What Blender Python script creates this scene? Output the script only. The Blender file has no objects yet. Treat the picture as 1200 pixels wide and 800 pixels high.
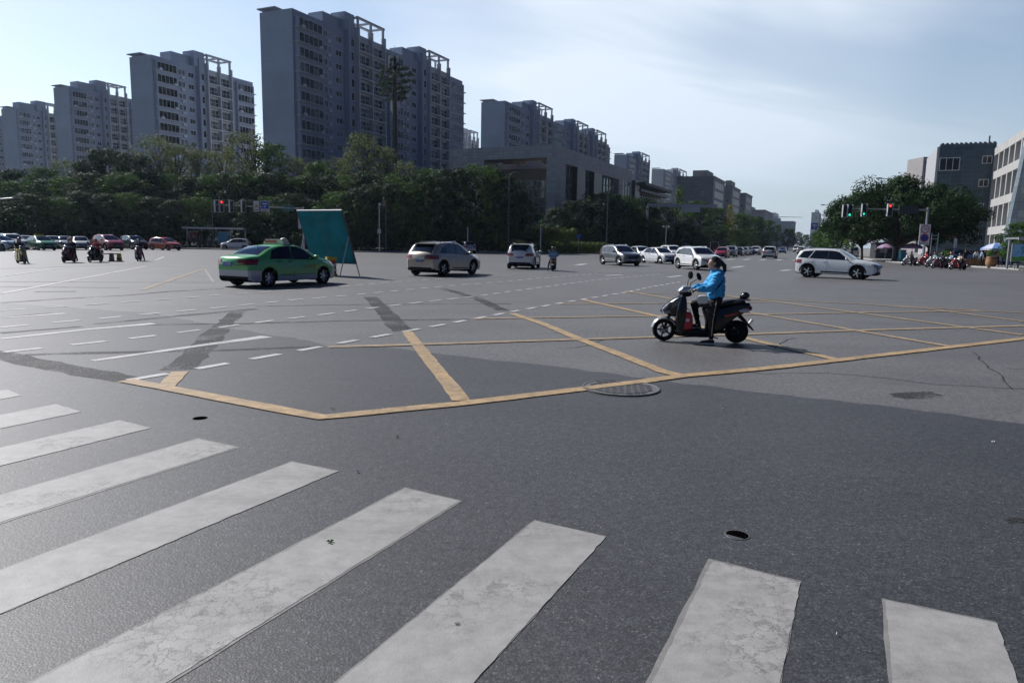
import bpy, bmesh, math, random
import numpy as np
from mathutils import Vector, Matrix, Euler, Quaternion
from mathutils.bvhtree import BVHTree
R = math.radians
S = bpy.context.scene
COL = S.collection
# ------------------------------------------------------------ camera
F, HC, SL, HCAM = 830.0, 282.5, 0.018, 1.8
ROLL = math.atan(SL)
PITCH = math.atan((400 - HC) * math.cos(ROLL) / F)
cd = bpy.data.cameras.new("camera"); cam = bpy.data.objects.new("camera", cd); COL.objects.link(cam)
cd.sensor_width = 36; cd.lens = F / 1200 * 36; cd.clip_start = .1; cd.clip_end = 6000
cam.matrix_world = Matrix.Translation((0, 0, HCAM)) @ Euler((R(90) - PITCH, 0, 0)).to_matrix().to_4x4() @ Euler((0, 0, ROLL)).to_matrix().to_4x4()
S.camera = cam
# ------------------------------------------------------------ sky, sun, exposure
SUN_EL, SUN_AZ = R(40), R(-52)      # azimuth measured from +Y towards +X
sdir = Vector((math.sin(SUN_AZ) * math.cos(SUN_EL), math.cos(SUN_AZ) * math.cos(SUN_EL), math.sin(SUN_EL)))
W = bpy.data.worlds.new("World"); S.world = W; W.use_nodes = True
nt = W.node_tree; N = nt.nodes; Lk = nt.links
N.clear()
def wn(t, **k):
    n = N.new(t)
    for a, b in k.items(): setattr(n, a, b)
    return n
sky = wn('ShaderNodeTexSky', sky_type='NISHITA', sun_disc=False, sun_elevation=SUN_EL, sun_rotation=SUN_AZ, air_density=1.0, dust_density=.7, ozone_density=2.0)
tc = wn('ShaderNodeTexCoord')
sep = wn('ShaderNodeSeparateXYZ'); Lk.new(tc.outputs['Generated'], sep.inputs[0])
def m(op, a, b=None, c=None):
    n = wn('ShaderNodeMath', operation=op)
    for i, v in enumerate((a, b, c)):
        if v is None: continue
        if isinstance(v, (int, float)): n.inputs[i].default_value = v
        else: Lk.new(v, n.inputs[i])
    return n.outputs[0]
zc = m('ADD', m('MAXIMUM', sep.outputs[2], 0.0), 0.22)
cx = m('DIVIDE', sep.outputs[0], zc); cy = m('DIVIDE', sep.outputs[1], zc)
cv = wn('ShaderNodeCombineXYZ'); Lk.new(cx, cv.inputs[0]); Lk.new(cy, cv.inputs[1])
mp = wn('ShaderNodeMapping'); Lk.new(cv.outputs[0], mp.inputs[0]); mp.inputs['Rotation'].default_value = (0, 0, R(-38)); mp.inputs['Scale'].default_value = (.42, 1.0, 1); mp.inputs['Location'].default_value = (1.3, .4, 0)
nz = wn('ShaderNodeTexNoise'); Lk.new(mp.outputs[0], nz.inputs['Vector'])
nz.inputs['Scale'].default_value = 1.0; nz.inputs['Detail'].default_value = 5; nz.inputs['Roughness'].default_value = .52; nz.inputs['Distortion'].default_value = .5
rmp = wn('ShaderNodeMapRange'); Lk.new(nz.outputs[0], rmp.inputs[0])
rmp.inputs[1].default_value = .38; rmp.inputs[2].default_value = .62; rmp.interpolation_type = 'SMOOTHSTEP'
def blob(px, py, r0, r1):
    u_, v_ = px - 600, 400 - py; a_ = math.atan(SL); u_, v_ = u_ * math.cos(a_) - v_ * math.sin(a_), u_ * math.sin(a_) + v_ * math.cos(a_)
    d_ = Vector((u_, F * math.cos(PITCH) + v_ * math.sin(PITCH), v_ * math.cos(PITCH) - F * math.sin(PITCH))).normalized()
    n_ = wn('ShaderNodeVectorMath', operation='DOT_PRODUCT'); Lk.new(tc.outputs['Generated'], n_.inputs[0]); n_.inputs[1].default_value = d_
    r_ = wn('ShaderNodeMapRange'); Lk.new(n_.outputs['Value'], r_.inputs[0]); r_.interpolation_type = 'SMOOTHSTEP'; r_.inputs[1].default_value = math.cos(R(r0)); r_.inputs[2].default_value = math.cos(R(r1)); return r_.outputs[0]
wisp = m('ADD', m('ADD', blob(830, 10, 17, 3), m('MULTIPLY', blob(640, -20, 15, 2), .8)), m('ADD', m('MULTIPLY', blob(1110, 110, 8, 1), .30), m('MULTIPLY', blob(930, 150, 10, 1), .2)))
fade = m('MINIMUM', m('MULTIPLY', m('ADD', m('MULTIPLY', rmp.outputs[0], .16), m('MULTIPLY', m('MULTIPLY', wisp, .75), m('ADD', .42, m('MULTIPLY', rmp.outputs[0], 1.0)))), 1.0), .95)
tint = wn('ShaderNodeMixRGB', blend_type='MIX'); Lk.new(sky.outputs[0], tint.inputs[1])
tint.inputs[2].default_value = (7.1, 7.8, 8.8, 1); Lk.new(fade, tint.inputs[0])
hzm = m('POWER', m('SUBTRACT', 1.0, m('MINIMUM', m('MAXIMUM', sep.outputs[2], 0.0), 1.0)), 5.0)
hmix = wn('ShaderNodeMixRGB', blend_type='MIX'); Lk.new(m('MULTIPLY', hzm, .93), hmix.inputs[0]); Lk.new(tint.outputs[0], hmix.inputs[1])
# humid air low over the city, brighter towards the sun
sd = wn('ShaderNodeVectorMath', operation='DOT_PRODUCT'); Lk.new(tc.outputs['Generated'], sd.inputs[0]); sd.inputs[1].default_value = tuple(sdir)
glow = m('POWER', m('MAXIMUM', m('ADD', m('MULTIPLY', sd.outputs['Value'], .5), .5), 0.0), 3.2)
hc = wn('ShaderNodeMixRGB', blend_type='MIX'); Lk.new(glow, hc.inputs[0]); hc.inputs[1].default_value = (2.9, 3.5, 4.3, 1); hc.inputs[2].default_value = (9.9, 11.6, 13.0, 1)
Lk.new(hc.outputs[0], hmix.inputs[2])
bg = wn('ShaderNodeBackground'); bg.inputs[1].default_value = .104
# clearer, deeper blue overhead and away from the sun
def sstep(v, a, b, c, d):
    n_ = wn('ShaderNodeMapRange'); Lk.new(v, n_.inputs[0]); n_.interpolation_type = 'SMOOTHSTEP'
    for i_, x_ in enumerate((a, b, c, d)): n_.inputs[i_ + 1].default_value = x_
    return n_.outputs[0]
sh_ = wn('ShaderNodeVectorMath', operation='DOT_PRODUCT'); Lk.new(tc.outputs['Generated'], sh_.inputs[0]); sh_.inputs[1].default_value = (math.sin(SUN_AZ), math.cos(SUN_AZ), 0)
dim = m('MULTIPLY', sstep(sep.outputs[2], .30, .52, 1.0, .11), sstep(sh_.outputs['Value'], -.45, .08, .16, 1.0))
dv = wn('ShaderNodeCombineXYZ'); Lk.new(m('POWER', dim, 1.35), dv.inputs[0]); Lk.new(dim, dv.inputs[1]); Lk.new(m('POWER', dim, .62), dv.inputs[2])
fin = wn('ShaderNodeVectorMath', operation='MULTIPLY'); Lk.new(hmix.outputs[0], fin.inputs[0]); Lk.new(dv.outputs[0], fin.inputs[1])
Lk.new(fin.outputs[0], bg.inputs[0])
wo = wn('ShaderNodeOutputWorld'); Lk.new(bg.outputs[0], wo.inputs[0])
sl = bpy.data.lights.new("sun", 'SUN'); sun = bpy.data.objects.new("sun", sl); COL.objects.link(sun)
sl.energy = 5.0; sl.angle = R(.55); sl.color = (1, .975, .96)
sun.rotation_euler = (-sdir).to_track_quat('-Z', 'Y').to_euler(); sun.location = (0, 0, 60)
S.view_settings.view_transform = 'Standard'; S.view_settings.look = 'None'
S.view_settings.exposure = 0.22; S.view_settings.gamma = 1; S.view_settings.use_curve_mapping = False
S.cycles.max_bounces = 6; S.cycles.volume_bounces = 0; S.cycles.transparent_max_bounces = 8
# ------------------------------------------------------------ helpers
_c = math.cos(ROLL); _s = math.sin(ROLL)
def ray(px, py):
    u = px - 600; v = 400 - py
    u, v = u * _c - v * _s, u * _s + v * _c
    return Vector((u, F * math.cos(PITCH) + v * math.sin(PITCH), v * math.cos(PITCH) - F * math.sin(PITCH)))
def at(px, py, z=0.0):
    r = ray(px, py); t = (z - HCAM) / r.z
    return Vector((r.x * t, r.y * t, z))
def hz(px): return HC + (px - 600) * SL
def kx(px, py=None):
    """sideways slope X/Y of the sight line through a pixel"""
    r = ray(px, hz(px) if py is None else py); return r.x / r.y
def pos(px, D, py=None):
    """ground point under what is seen at px (row py, else the horizon) at depth D"""
    return Vector((kx(px, py) * D, D, 0))
def hgt(px, py, D):
    """height of the point seen at px,py standing at depth D"""
    r = ray(px, py); return HCAM + r.z / r.y * D
A = R(25)
D1 = Vector((math.sin(A), math.cos(A), 0)); D2 = Vector((-math.cos(A), math.sin(A), 0))
MATS = {}
def mat(name, col, rough=.6, metal=0, noise=0, nscale=8, emit=None, estr=1, spec=None, coat=0, bump=0, alpha=None):
    if name in MATS: return MATS[name]
    M_ = bpy.data.materials.new(name); M_.use_nodes = True; t = M_.node_tree; p = t.nodes['Principled BSDF']
    p.inputs['Base Color'].default_value = (*col, 1); p.inputs['Roughness'].default_value = rough; p.inputs['Metallic'].default_value = metal
    if spec is not None: p.inputs['Specular IOR Level'].default_value = spec
    if coat: p.inputs['Coat Weight'].default_value = coat; p.inputs['Coat Roughness'].default_value = .06
    if emit: p.inputs['Emission Color'].default_value = (*emit, 1); p.inputs['Emission Strength'].default_value = estr
    if alpha is not None: p.inputs['Alpha'].default_value = alpha
    if noise or bump:
        tcn = t.nodes.new('ShaderNodeTexCoord'); nn = t.nodes.new('ShaderNodeTexNoise'); t.links.new(tcn.outputs['Object'], nn.inputs['Vector'])
        nn.inputs['Scale'].default_value = nscale; nn.inputs['Detail'].default_value = 6; nn.inputs['Roughness'].default_value = .65
        if noise:
            mr = t.nodes.new('ShaderNodeMapRange'); t.links.new(nn.outputs[0], mr.inputs[0]); mr.inputs[1].default_value = .3; mr.inputs[2].default_value = .7
            mr.inputs[3].default_value = 1 - noise; mr.inputs[4].default_value = 1 + noise
            vm = t.nodes.new('ShaderNodeVectorMath'); vm.operation = 'SCALE'; vm.inputs[0].default_value = col; t.links.new(mr.outputs[0], vm.inputs['Scale'])
            t.links.new(vm.outputs[0], p.inputs['Base Color'])
        if bump:
            b = t.nodes.new('ShaderNodeBump'); b.inputs['Strength'].default_value = bump; b.inputs['Distance'].default_value = .02
            t.links.new(nn.outputs[0], b.inputs['Height']); t.links.new(b.outputs[0], p.inputs['Normal'])
    MATS[name] = M_; return M_

class MB:
    def __init__(s): s.v = []; s.f = []; s.m = []; s.ml = []
    def mi(s, mt):
        if mt not in s.ml: s.ml.append(mt)
        return s.ml.index(mt)
    def add(s, vs, fs, mt):
        o = len(s.v); k = s.mi(mt); s.v += [tuple(v) for v in vs]
        s.f += [tuple(i + o for i in f) for f in fs]; s.m += [k] * len(fs); return s
    def box(s, c, d, mt, rz=0, rot=None, top=1.0):
        x, y, z = d[0] / 2, d[1] / 2, d[2] / 2
        vs = [Vector((a * x * (top if e > 0 else 1), b * y * (top if e > 0 else 1), e * z)) for e in (-1, 1) for b in (-1, 1) for a in (-1, 1)]
        Mx = rot.to_matrix() if rot is not None else Matrix.Rotation(rz, 3, 'Z')
        vs = [Mx @ v + Vector(c) for v in vs]
        return s.add(vs, [(0, 2, 3, 1), (4, 5, 7, 6), (0, 1, 5, 4), (2, 6, 7, 3), (0, 4, 6, 2), (1, 3, 7, 5)], mt)
    def prism(s, poly, z0, z1, mt, T=None):
        n = len(poly); vs = [Vector((p[0], p[1], z0)) for p in poly] + [Vector((p[0], p[1], z1)) for p in poly]
        if T is not None: vs = [T @ v for v in vs]
        fs = [tuple(reversed(range(n))), tuple(range(n, 2 * n))] + [(i, (i + 1) % n, n + (i + 1) % n, n + i) for i in range(n)]
        return s.add(vs, fs, mt)
    def tube(s, pts, r, mt, n=8, caps=True):
        pts = [Vector(p) for p in pts]; k = len(pts)
        rr = r if isinstance(r, (list, tuple)) else [r] * k
        vs = []; up = None
        for i, p in enumerate(pts):
            d = (pts[min(i + 1, k - 1)] - pts[max(i - 1, 0)]).normalized()
            if up is None: up = Vector((0, 0, 1)) if abs(d.z) < .9 else Vector((1, 0, 0))
            a = d.cross(up).normalized(); b = a.cross(d).normalized(); up = b
            for j in range(n):
                t = 2 * math.pi * j / n; vs.append(p + (a * math.cos(t) + b * math.sin(t)) * rr[i])
        fs = [(i * n + j, i * n + (j + 1) % n, (i + 1) * n + (j + 1) % n, (i + 1) * n + j) for i in range(k - 1) for j in range(n)]
        if caps: fs += [tuple(reversed(range(n))), tuple((k - 1) * n + j for j in range(n))]
        return s.add(vs, fs, mt)
    def lathe(s, prof, mt, n=24, T=None, caps=False):
        """prof: (r, h) about local Z"""
        vs = []
        for r_, h_ in prof:
            for j in range(n):
                t = 2 * math.pi * j / n; vs.append(Vector((r_ * math.cos(t), r_ * math.sin(t), h_)))
        if T is not None: vs = [T @ v for v in vs]
        k = len(prof)
        fs = [(i * n + j, i * n + (j + 1) % n, (i + 1) * n + (j + 1) % n, (i + 1) * n + j) for i in range(k - 1) for j in range(n)]
        if caps: fs += [tuple(reversed(range(n))), tuple((k - 1) * n + j for j in range(n))]
        return s.add(vs, fs, mt)
    def ball(s, c, r, mt, n=12, sq=(1, 1, 1), rot=None):
        pr = [(max(1e-4, math.sin(math.pi * i / n)) * r, -math.cos(math.pi * i / n) * r) for i in range(n + 1)]
        T = Matrix.Translation(c) @ (rot.to_matrix().to_4x4() if rot is not None else Matrix()) @ Matrix.Diagonal((*sq, 1))
        return s.lathe(pr, mt, n * 2 - 4, T)
    def loft(s, rings, mt, caps=True, mts=None):
        n = len(rings[0]); vs = [p for r_ in rings for p in r_]; o = len(s.v)
        for i in range(len(rings) - 1): pass
        fs = [(i * n + j, i * n + (j + 1) % n, (i + 1) * n + (j + 1) % n, (i + 1) * n + j) for i in range(len(rings) - 1) for j in range(n)]
        if caps: fs += [tuple(reversed(range(n))), tuple((len(rings) - 1) * n + j for j in range(n))]
        return s.add(vs, fs, mt)
    def mesh(s, name, smooth=None, fix=False):
        me = bpy.data.meshes.new(name); me.from_pydata(s.v, [], s.f)
        for q in s.ml: me.materials.append(q)
        me.polygons.foreach_set('material_index', s.m)
        if fix:
            bm = bmesh.new(); bm.from_mesh(me); bmesh.ops.recalc_face_normals(bm, faces=bm.faces); bm.to_mesh(me); bm.free()
        if smooth is not None:
            me.polygons.foreach_set('use_smooth', [True] * len(s.f)); me.set_sharp_from_angle(angle=R(smooth))
        me.update(); return me
    def build(s, name, parent=None, smooth=None, fix=False, loc=None, rz=None):
        return link(name, s.mesh(name, smooth, fix), parent, loc, rz)
def link(name, me, parent=None, loc=None, rz=None):
    o = bpy.data.objects.new(name, me); COL.objects.link(o)
    if parent is not None: o.parent = parent
    if loc is not None: o.location = loc
    if rz is not None: o.rotation_euler = (0, 0, rz)
    return o
def tag(o, label, cat=None, group=None, kind=None):
    if label: o['label'] = label
    if cat: o['category'] = cat
    if group: o['group'] = group
    if kind: o['kind'] = kind
    return o
def empty(name, loc=(0, 0, 0), rz=0, label=None, cat=None, group=None):
    o = bpy.data.objects.new(name, None); COL.objects.link(o); o.location = loc; o.rotation_euler = (0, 0, rz)
    return tag(o, label, cat, group)
def kids(o): return [c for c in KIDS.get(o.name, [])]
def copy_tree(o, parent=None):
    c = o.copy(); COL.objects.link(c)
    if parent is not None: c.parent = parent
    for ch in [q for q in bpy.data.objects if q.parent == o]: copy_tree(ch, c)
    return c
def struct(o): o['kind'] = 'structure'; return o
# ------------------------------------------------------------ node material shorthand
def newmat(name):
    M_ = bpy.data.materials.new(name); M_.use_nodes = True; t = M_.node_tree
    return M_, t, t.nodes['Principled BSDF']
def nd(t, ty, ins=None, **k):
    n = t.nodes.new(ty)
    for a, b in k.items(): setattr(n, a, b)
    for a, b in (ins or {}).items():
        if hasattr(b, 'is_output') or isinstance(b, bpy.types.NodeSocket): t.links.new(b, n.inputs[a])
        else: n.inputs[a].default_value = b
    return n
def mth(t, op, a, b=0.0, c=None, clamp=False):
    n = t.nodes.new('ShaderNodeMath'); n.operation = op; n.use_clamp = clamp
    for i, v in enumerate((a, b) if c is None else (a, b, c)):
        if isinstance(v, (int, float)): n.inputs[i].default_value = v
        else: t.links.new(v, n.inputs[i])
    return n.outputs[0]
def mix(t, fac, a, b):
    n = t.nodes.new('ShaderNodeMixRGB')
    for i, v in enumerate((fac, a, b)):
        if isinstance(v, (int, float)): n.inputs[i].default_value = v
        elif isinstance(v, tuple): n.inputs[i].default_value = (*v, 1)
        else: t.links.new(v, n.inputs[i])
    return n.outputs[0]
def rng(t, v, a, b, c=0.0, d=1.0, smooth=False):
    n = t.nodes.new('ShaderNodeMapRange'); t.links.new(v, n.inputs[0])
    if smooth: n.interpolation_type = 'SMOOTHSTEP'
    for i, x in enumerate((a, b, c, d)): n.inputs[i + 1].default_value = x
    return n.outputs[0]

# ------------------------------------------------------------ asphalt
def asphalt(name, dark, light, grain=.9, crack=0.0, rough=.59, warm=1.0):
    M_, t, p = newmat(name)
    g = nd(t, 'ShaderNodeNewGeometry').outputs['Position']
    n1 = nd(t, 'ShaderNodeTexVoronoi', {'Vector': g, 'Scale': 85.0}, feature='F1')       # stones ~12 mm
    n2 = nd(t, 'ShaderNodeTexNoise', {'Vector': g, 'Scale': 45.0, 'Detail': 4.0, 'Roughness': .8})
    n3 = nd(t, 'ShaderNodeTexNoise', {'Vector': g, 'Scale': .55, 'Detail': 6.0, 'Roughness': .6})
    n4 = nd(t, 'ShaderNodeTexNoise', {'Vector': g, 'Scale': .09, 'Detail': 3.0})
    sepc = nd(t, 'ShaderNodeSeparateColor', {0: n1.outputs['Color']})
    st = rng(t, sepc.outputs[0], .0, 1.0, .55, 1.5)
    hole = rng(t, n1.outputs['Distance'], .25, .75, 1.1, .55)
    gr = mth(t, 'MULTIPLY', st, hole)
    gr = mth(t, 'MULTIPLY', gr, rng(t, n2.outputs[0], .3, .7, .62, 1.4))
    gr = mth(t, 'ADD', mth(t, 'MULTIPLY', gr, grain), 1 - grain)
    n7 = nd(t, 'ShaderNodeTexNoise', {'Vector': g, 'Scale': 14.0, 'Detail': 3.0, 'Roughness': .7}); gr = mth(t, 'MULTIPLY', gr, rng(t, n7.outputs[0], .25, .75, .60, 1.40))
    big = mth(t, 'ADD', mth(t, 'MULTIPLY', n3.outputs[0], .65), mth(t, 'MULTIPLY', n4.outputs[0], .35))
    base = mix(t, rng(t, big, .35, .65), dark, light)
    pm = nd(t, 'ShaderNodeMapping', {'Vector': g}); pm.inputs['Rotation'].default_value = (0, 0, R(-62)); pm.inputs['Scale'].default_value = (.10, .75, 1)
    pn = nd(t, 'ShaderNodeTexNoise', {'Vector': pm.outputs[0], 'Scale': 1.0, 'Detail': 4.0, 'Roughness': .55})
    base = mix(t, mth(t, 'MULTIPLY', rng(t, pn.outputs[0], .42, .68), .32), base, tuple(v * .72 for v in dark))
    on = nd(t, 'ShaderNodeTexNoise', {'Vector': g, 'Scale': 2.3, 'Detail': 2.0}); base = mix(t, mth(t, 'MULTIPLY', rng(t, on.outputs[0], .70, .76), .45), base, tuple(v * .5 for v in dark))
    # pale aggregate flecks
    fl = rng(t, sepc.outputs[1], .95, .98)
    base2 = mix(t, mth(t, 'MULTIPLY', fl, .2), base, (.30, .29, .27))
    vm = nd(t, 'ShaderNodeVectorMath', {0: base2, 'Scale': gr}, operation='SCALE')
    col = vm.outputs[0]
    if crack:
        wv = nd(t, 'ShaderNodeTexNoise', {'Vector': g, 'Scale': .8, 'Detail': 5.0})
        wx = nd(t, 'ShaderNodeVectorMath', {0: wv.outputs['Color'], 'Scale': 1.6}, operation='SCALE')
        wa = nd(t, 'ShaderNodeVectorMath', {0: g, 1: wx.outputs[0]}, operation='ADD')
        vc = nd(t, 'ShaderNodeTexVoronoi', {'Vector': wa.outputs[0], 'Scale': .22}, feature='DISTANCE_TO_EDGE')
        ck = rng(t, vc.outputs['Distance'], .002, .006, 1, 0)
        ck = mth(t, 'MULTIPLY', ck, rng(t, n3.outputs[0], .5, .62))
        col = mix(t, mth(t, 'MULTIPLY', ck, crack), col, (.02, .02, .02))
    t.links.new(col, p.inputs['Base Color'])
    p.inputs['Roughness'].default_value = rough; p.inputs['Specular IOR Level'].default_value = .65
    b = nd(t, 'ShaderNodeBump', {'Strength': .35, 'Distance': .003, 'Height': gr})
    t.links.new(b.outputs[0], p.inputs['Normal'])
    return M_
ASPH_OLD = asphalt('asphalt_old', (.102, .100, .099), (.138, .135, .132), grain=.7, crack=.5)
ASPH_NEW = asphalt('asphalt_new', (.036, .037, .041), (.052, .053, .058), grain=.85)
def paint(name, col, wear=.5, crackamt=.8, patchy=.25):
    M_, t, p = newmat(name)
    g = nd(t, 'ShaderNodeNewGeometry').outputs['Position']
    wv = nd(t, 'ShaderNodeTexNoise', {'Vector': g, 'Scale': 7.0, 'Detail': 6.0, 'Roughness': .7})
    wx = nd(t, 'ShaderNodeVectorMath', {0: wv.outputs['Color'], 'Scale': .28}, operation='SCALE')
    wa = nd(t, 'ShaderNodeVectorMath', {0: g, 1: wx.outputs[0]}, operation='ADD')
    vc = nd(t, 'ShaderNodeTexVoronoi', {'Vector': wa.outputs[0], 'Scale': 9.0}, feature='DISTANCE_TO_EDGE')
    n0 = nd(t, 'ShaderNodeTexNoise', {'Vector': g, 'Scale': 1.1, 'Detail': 3.0})
    n5 = nd(t, 'ShaderNodeTexNoise', {'Vector': g, 'Scale': 90.0, 'Detail': 3.0, 'Roughness': .8})
    n6 = nd(t, 'ShaderNodeTexNoise', {'Vector': g, 'Scale': 9.0, 'Detail': 7.0, 'Roughness': .7})
    cz = rng(t, n0.outputs[0], .49, .60)                       # where the paint is crazed
    ck = mth(t, 'MULTIPLY', rng(t, vc.outputs['Distance'], .008, .040, 1, 0), cz)
    ck = mth(t, 'MULTIPLY', ck, crackamt)
    chip = mth(t, 'MULTIPLY', rng(t, n6.outputs[0], .64 - .08 * wear, .70 - .08 * wear), mth(t, 'ADD', mth(t, 'MULTIPLY', cz, .8), .1))
    pit = mth(t, 'MULTIPLY', rng(t, n5.outputs[0], .60, .72), .30 * wear + .12)
    tone = rng(t, wv.outputs[0], .3, .7, 1 - patchy, 1 + patchy * .4)
    vm = nd(t, 'ShaderNodeVectorMath', {0: (*col,), 'Scale': tone}, operation='SCALE')
    c = mix(t, chip, vm.outputs[0], tuple(v * .62 for v in col))
    gm = nd(t, 'ShaderNodeMapping', {'Vector': g}); gm.inputs['Rotation'].default_value = (0, 0, R(-62)); gm.inputs['Scale'].default_value = (.35, 2.6, 1)
    gn = nd(t, 'ShaderNodeTexNoise', {'Vector': gm.outputs[0], 'Scale': 1.0, 'Detail': 5.0, 'Roughness': .65})
    c = mix(t, mth(t, 'MULTIPLY', rng(t, gn.outputs[0], .50, .72), .42), c, (.12, .118, .115))
    c = mix(t, pit, c, (.11, .11, .11)); c = mix(t, ck, c, (.08, .08, .08))
    t.links.new(c, p.inputs['Base Color']); p.inputs['Roughness'].default_value = .62
    hgt_ = mth(t, 'SUBTRACT', mth(t, 'SUBTRACT', n5.outputs[0], mth(t, 'MULTIPLY', ck, 1.0)), mth(t, 'MULTIPLY', chip, .6))
    b = nd(t, 'ShaderNodeBump', {'Strength': .5, 'Distance': .003, 'Height': hgt_})
    t.links.new(b.outputs[0], p.inputs['Normal'])
    return M_
P_WHITE = paint('paint_white', (.31, .303, .293), wear=1.2, crackamt=.62)
P_UNDER = paint('paint_white_old', (.21, .205, .195), wear=1.2)
P_WHITE2 = paint('paint_white_thin', (.50, .49, .48), wear=.9)
P_FAINT = paint('paint_faint', (.27, .265, .26), wear=1.2)
P_YEL = paint('paint_yellow', (.42, .29, .15), wear=1.7, crackamt=.6, patchy=.45)
P_YELF = paint('paint_yellow_faint', (.36, .265, .16), wear=2.0, crackamt=.4, patchy=.5)
P_BLACK = asphalt('asphalt_scraped', (.026, .026, .028), (.050, .050, .053), grain=1.0, rough=.74)
P_BLACK.node_tree.nodes['Principled BSDF'].inputs['Specular IOR Level'].default_value = .35
def ragged(M_):
    t = M_.node_tree; p = t.nodes['Principled BSDF']; g = nd(t, 'ShaderNodeNewGeometry').outputs['Position']
    a = nd(t, 'ShaderNodeTexNoise', {'Vector': g, 'Scale': 26.0, 'Detail': 5.0, 'Roughness': .8}); b = nd(t, 'ShaderNodeTexNoise', {'Vector': g, 'Scale': 1.4, 'Detail': 3.0})
    t.links.new(rng(t, mth(t, 'ADD', a.outputs[0], mth(t, 'MULTIPLY', b.outputs[0], .55)), .64, .86, 0, .85), p.inputs['Alpha'])
ragged(P_BLACK)
P_TAR = mat('tar_crack', (.018, .018, .018), .7)

def sheet(name, pts, z, mt, rough_edge=0, seed=0, label=None):
    pts = [Vector((p[0], p[1], z)) for p in pts]
    if rough_edge:
        rd = random.Random(seed); out = []
        for i, a in enumerate(pts):
            b = pts[(i + 1) % len(pts)]; L_ = (b - a).length; k = max(1, min(60, int(L_ / (rough_edge * 3)))); nrm = Vector((-(b - a).y, (b - a).x, 0)).normalized()
            for j in range(k): out.append(a.lerp(b, j / k) + (nrm * rd.uniform(-rough_edge, rough_edge) if j else Vector()))
        pts = out
    me = bpy.data.meshes.new(name); bm = bmesh.new(); vs = [bm.verts.new(p) for p in pts]; f = bm.faces.new(vs)
    f.normal_update()
    if f.normal.z < 0: f.normal_flip()
    bmesh.ops.triangulate(bm, faces=[f]); bm.to_mesh(me); bm.free(); me.materials.append(mt)
    o = link(name, me); struct(o)
    if label: o['label'] = label
    return o
def ribbon_pts(line, w):
    line = [Vector((p[0], p[1], 0)) for p in line]; Lf = []; Rt = []
    for i, p in enumerate(line):
        d = (line[min(i + 1, len(line) - 1)] - line[max(i - 1, 0)]).normalized(); n = Vector((-d.y, d.x, 0))
        ww = w[i] if isinstance(w, (list, tuple)) else w
        Lf.append(p + n * ww / 2); Rt.append(p - n * ww / 2)
    return Lf, Rt
def sub(line, step):
    out = []
    for a, b in zip(line[:-1], line[1:]):
        k = max(1, int((b - a).length / step)); out += [a.lerp(b, j / k) for j in range(k)]
    return out + [line[-1]]
def ribbon(name, pix, w, z, mt, label, jitter=0, seed=1, world=False):
    line = [Vector(p) for p in pix] if world else [at(*p) for p in pix]
    if jitter:
        l0 = line; line = sub(line, max(.25, jitter * 6))
        if isinstance(w, (list, tuple)):
            T_ = (l0[-1] - l0[0]).length; cum = [(p - l0[0]).length / T_ for p in l0]
            w = [float(np.interp((p - l0[0]).length / T_, cum, w)) for p in line]
    rd = random.Random(seed)
    if jitter and isinstance(w, float) and w < .03: line = [p + Vector((rd.uniform(-1, 1), rd.uniform(-1, 1), 0)) * jitter for p in line]; jitter = 0
    Lf, Rt = ribbon_pts(line, w)
    if jitter:
        j = lambda p: p + Vector((rd.uniform(-1, 1), rd.uniform(-1, 1), 0)) * jitter
        Lf = [j(p) for p in Lf]; Rt = [j(p) for p in Rt]
    n = len(Lf); mb = MB(); mb.add([Vector((p.x, p.y, z)) for p in Lf + Rt], [(n + i, n + i + 1, i + 1, i) for i in range(n - 1)], mt)
    o = mb.build(name); struct(o); o['label'] = label; return o
def dashes(name, pix, w, on, off, z, mt, label):
    line = [at(*p) for p in pix]; L_ = [0]
    for a, b in zip(line[:-1], line[1:]): L_.append(L_[-1] + (b - a).length)
    def P(s):
        s = max(0, min(L_[-1] - 1e-4, s))
        for i in range(len(line) - 1):
            if s <= L_[i + 1]: return line[i].lerp(line[i + 1], (s - L_[i]) / (L_[i + 1] - L_[i]))
    mb = MB(); s = 0; rd = random.Random(len(pix))
    while s < L_[-1]:
        e = min(s + on * rd.uniform(.92, 1.05), L_[-1]); a, b = P(s), P(e); d = (b - a)
        if d.length > .1:
            n = Vector((-d.y, d.x, 0)).normalized() * w / 2; q = d.normalized() * rd.uniform(-.03, .03)
            mb.add([Vector((v.x, v.y, z)) for v in (a - n, b - n + q, b + n, a + n - q)], [(0, 1, 2, 3)], mt)
        s += on + off
    o = mb.build(name); struct(o); o['label'] = label; return o

# ------------------------------------------------------------ ground
def grid_sheet(name, x0, x1, y0, y1, z, mt):
    mb = MB(); mb.add([(x0, y0, z), (x1, y0, z), (x1, y1, z), (x0, y1, z)], [(0, 1, 2, 3)], mt); return struct(mb.build(name))
g = grid_sheet('road', -900, 900, -60, 1500, 0, ASPH_OLD)
g['label'] = 'grey asphalt surface of the wide intersection and roads'
Z1, Z2, Z3 = .004, .008, .015
bd = [(-60, 350), (0, 355), (90, 361), (175, 367), (300, 390), (362, 399), (385, 407), (460, 408), (510, 414), (600, 424), (675, 432), (740, 442), (800, 450), (900, 461), (1000, 472), (1200, 497), (1500, 535)]
pts = [at(*p) for p in bd] + [Vector((12, -20, 0)), Vector((-60, -20, 0))]
sheet('road_patch', pts, Z1, ASPH_NEW, rough_edge=.07, label='newer darker asphalt in the foreground')
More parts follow.
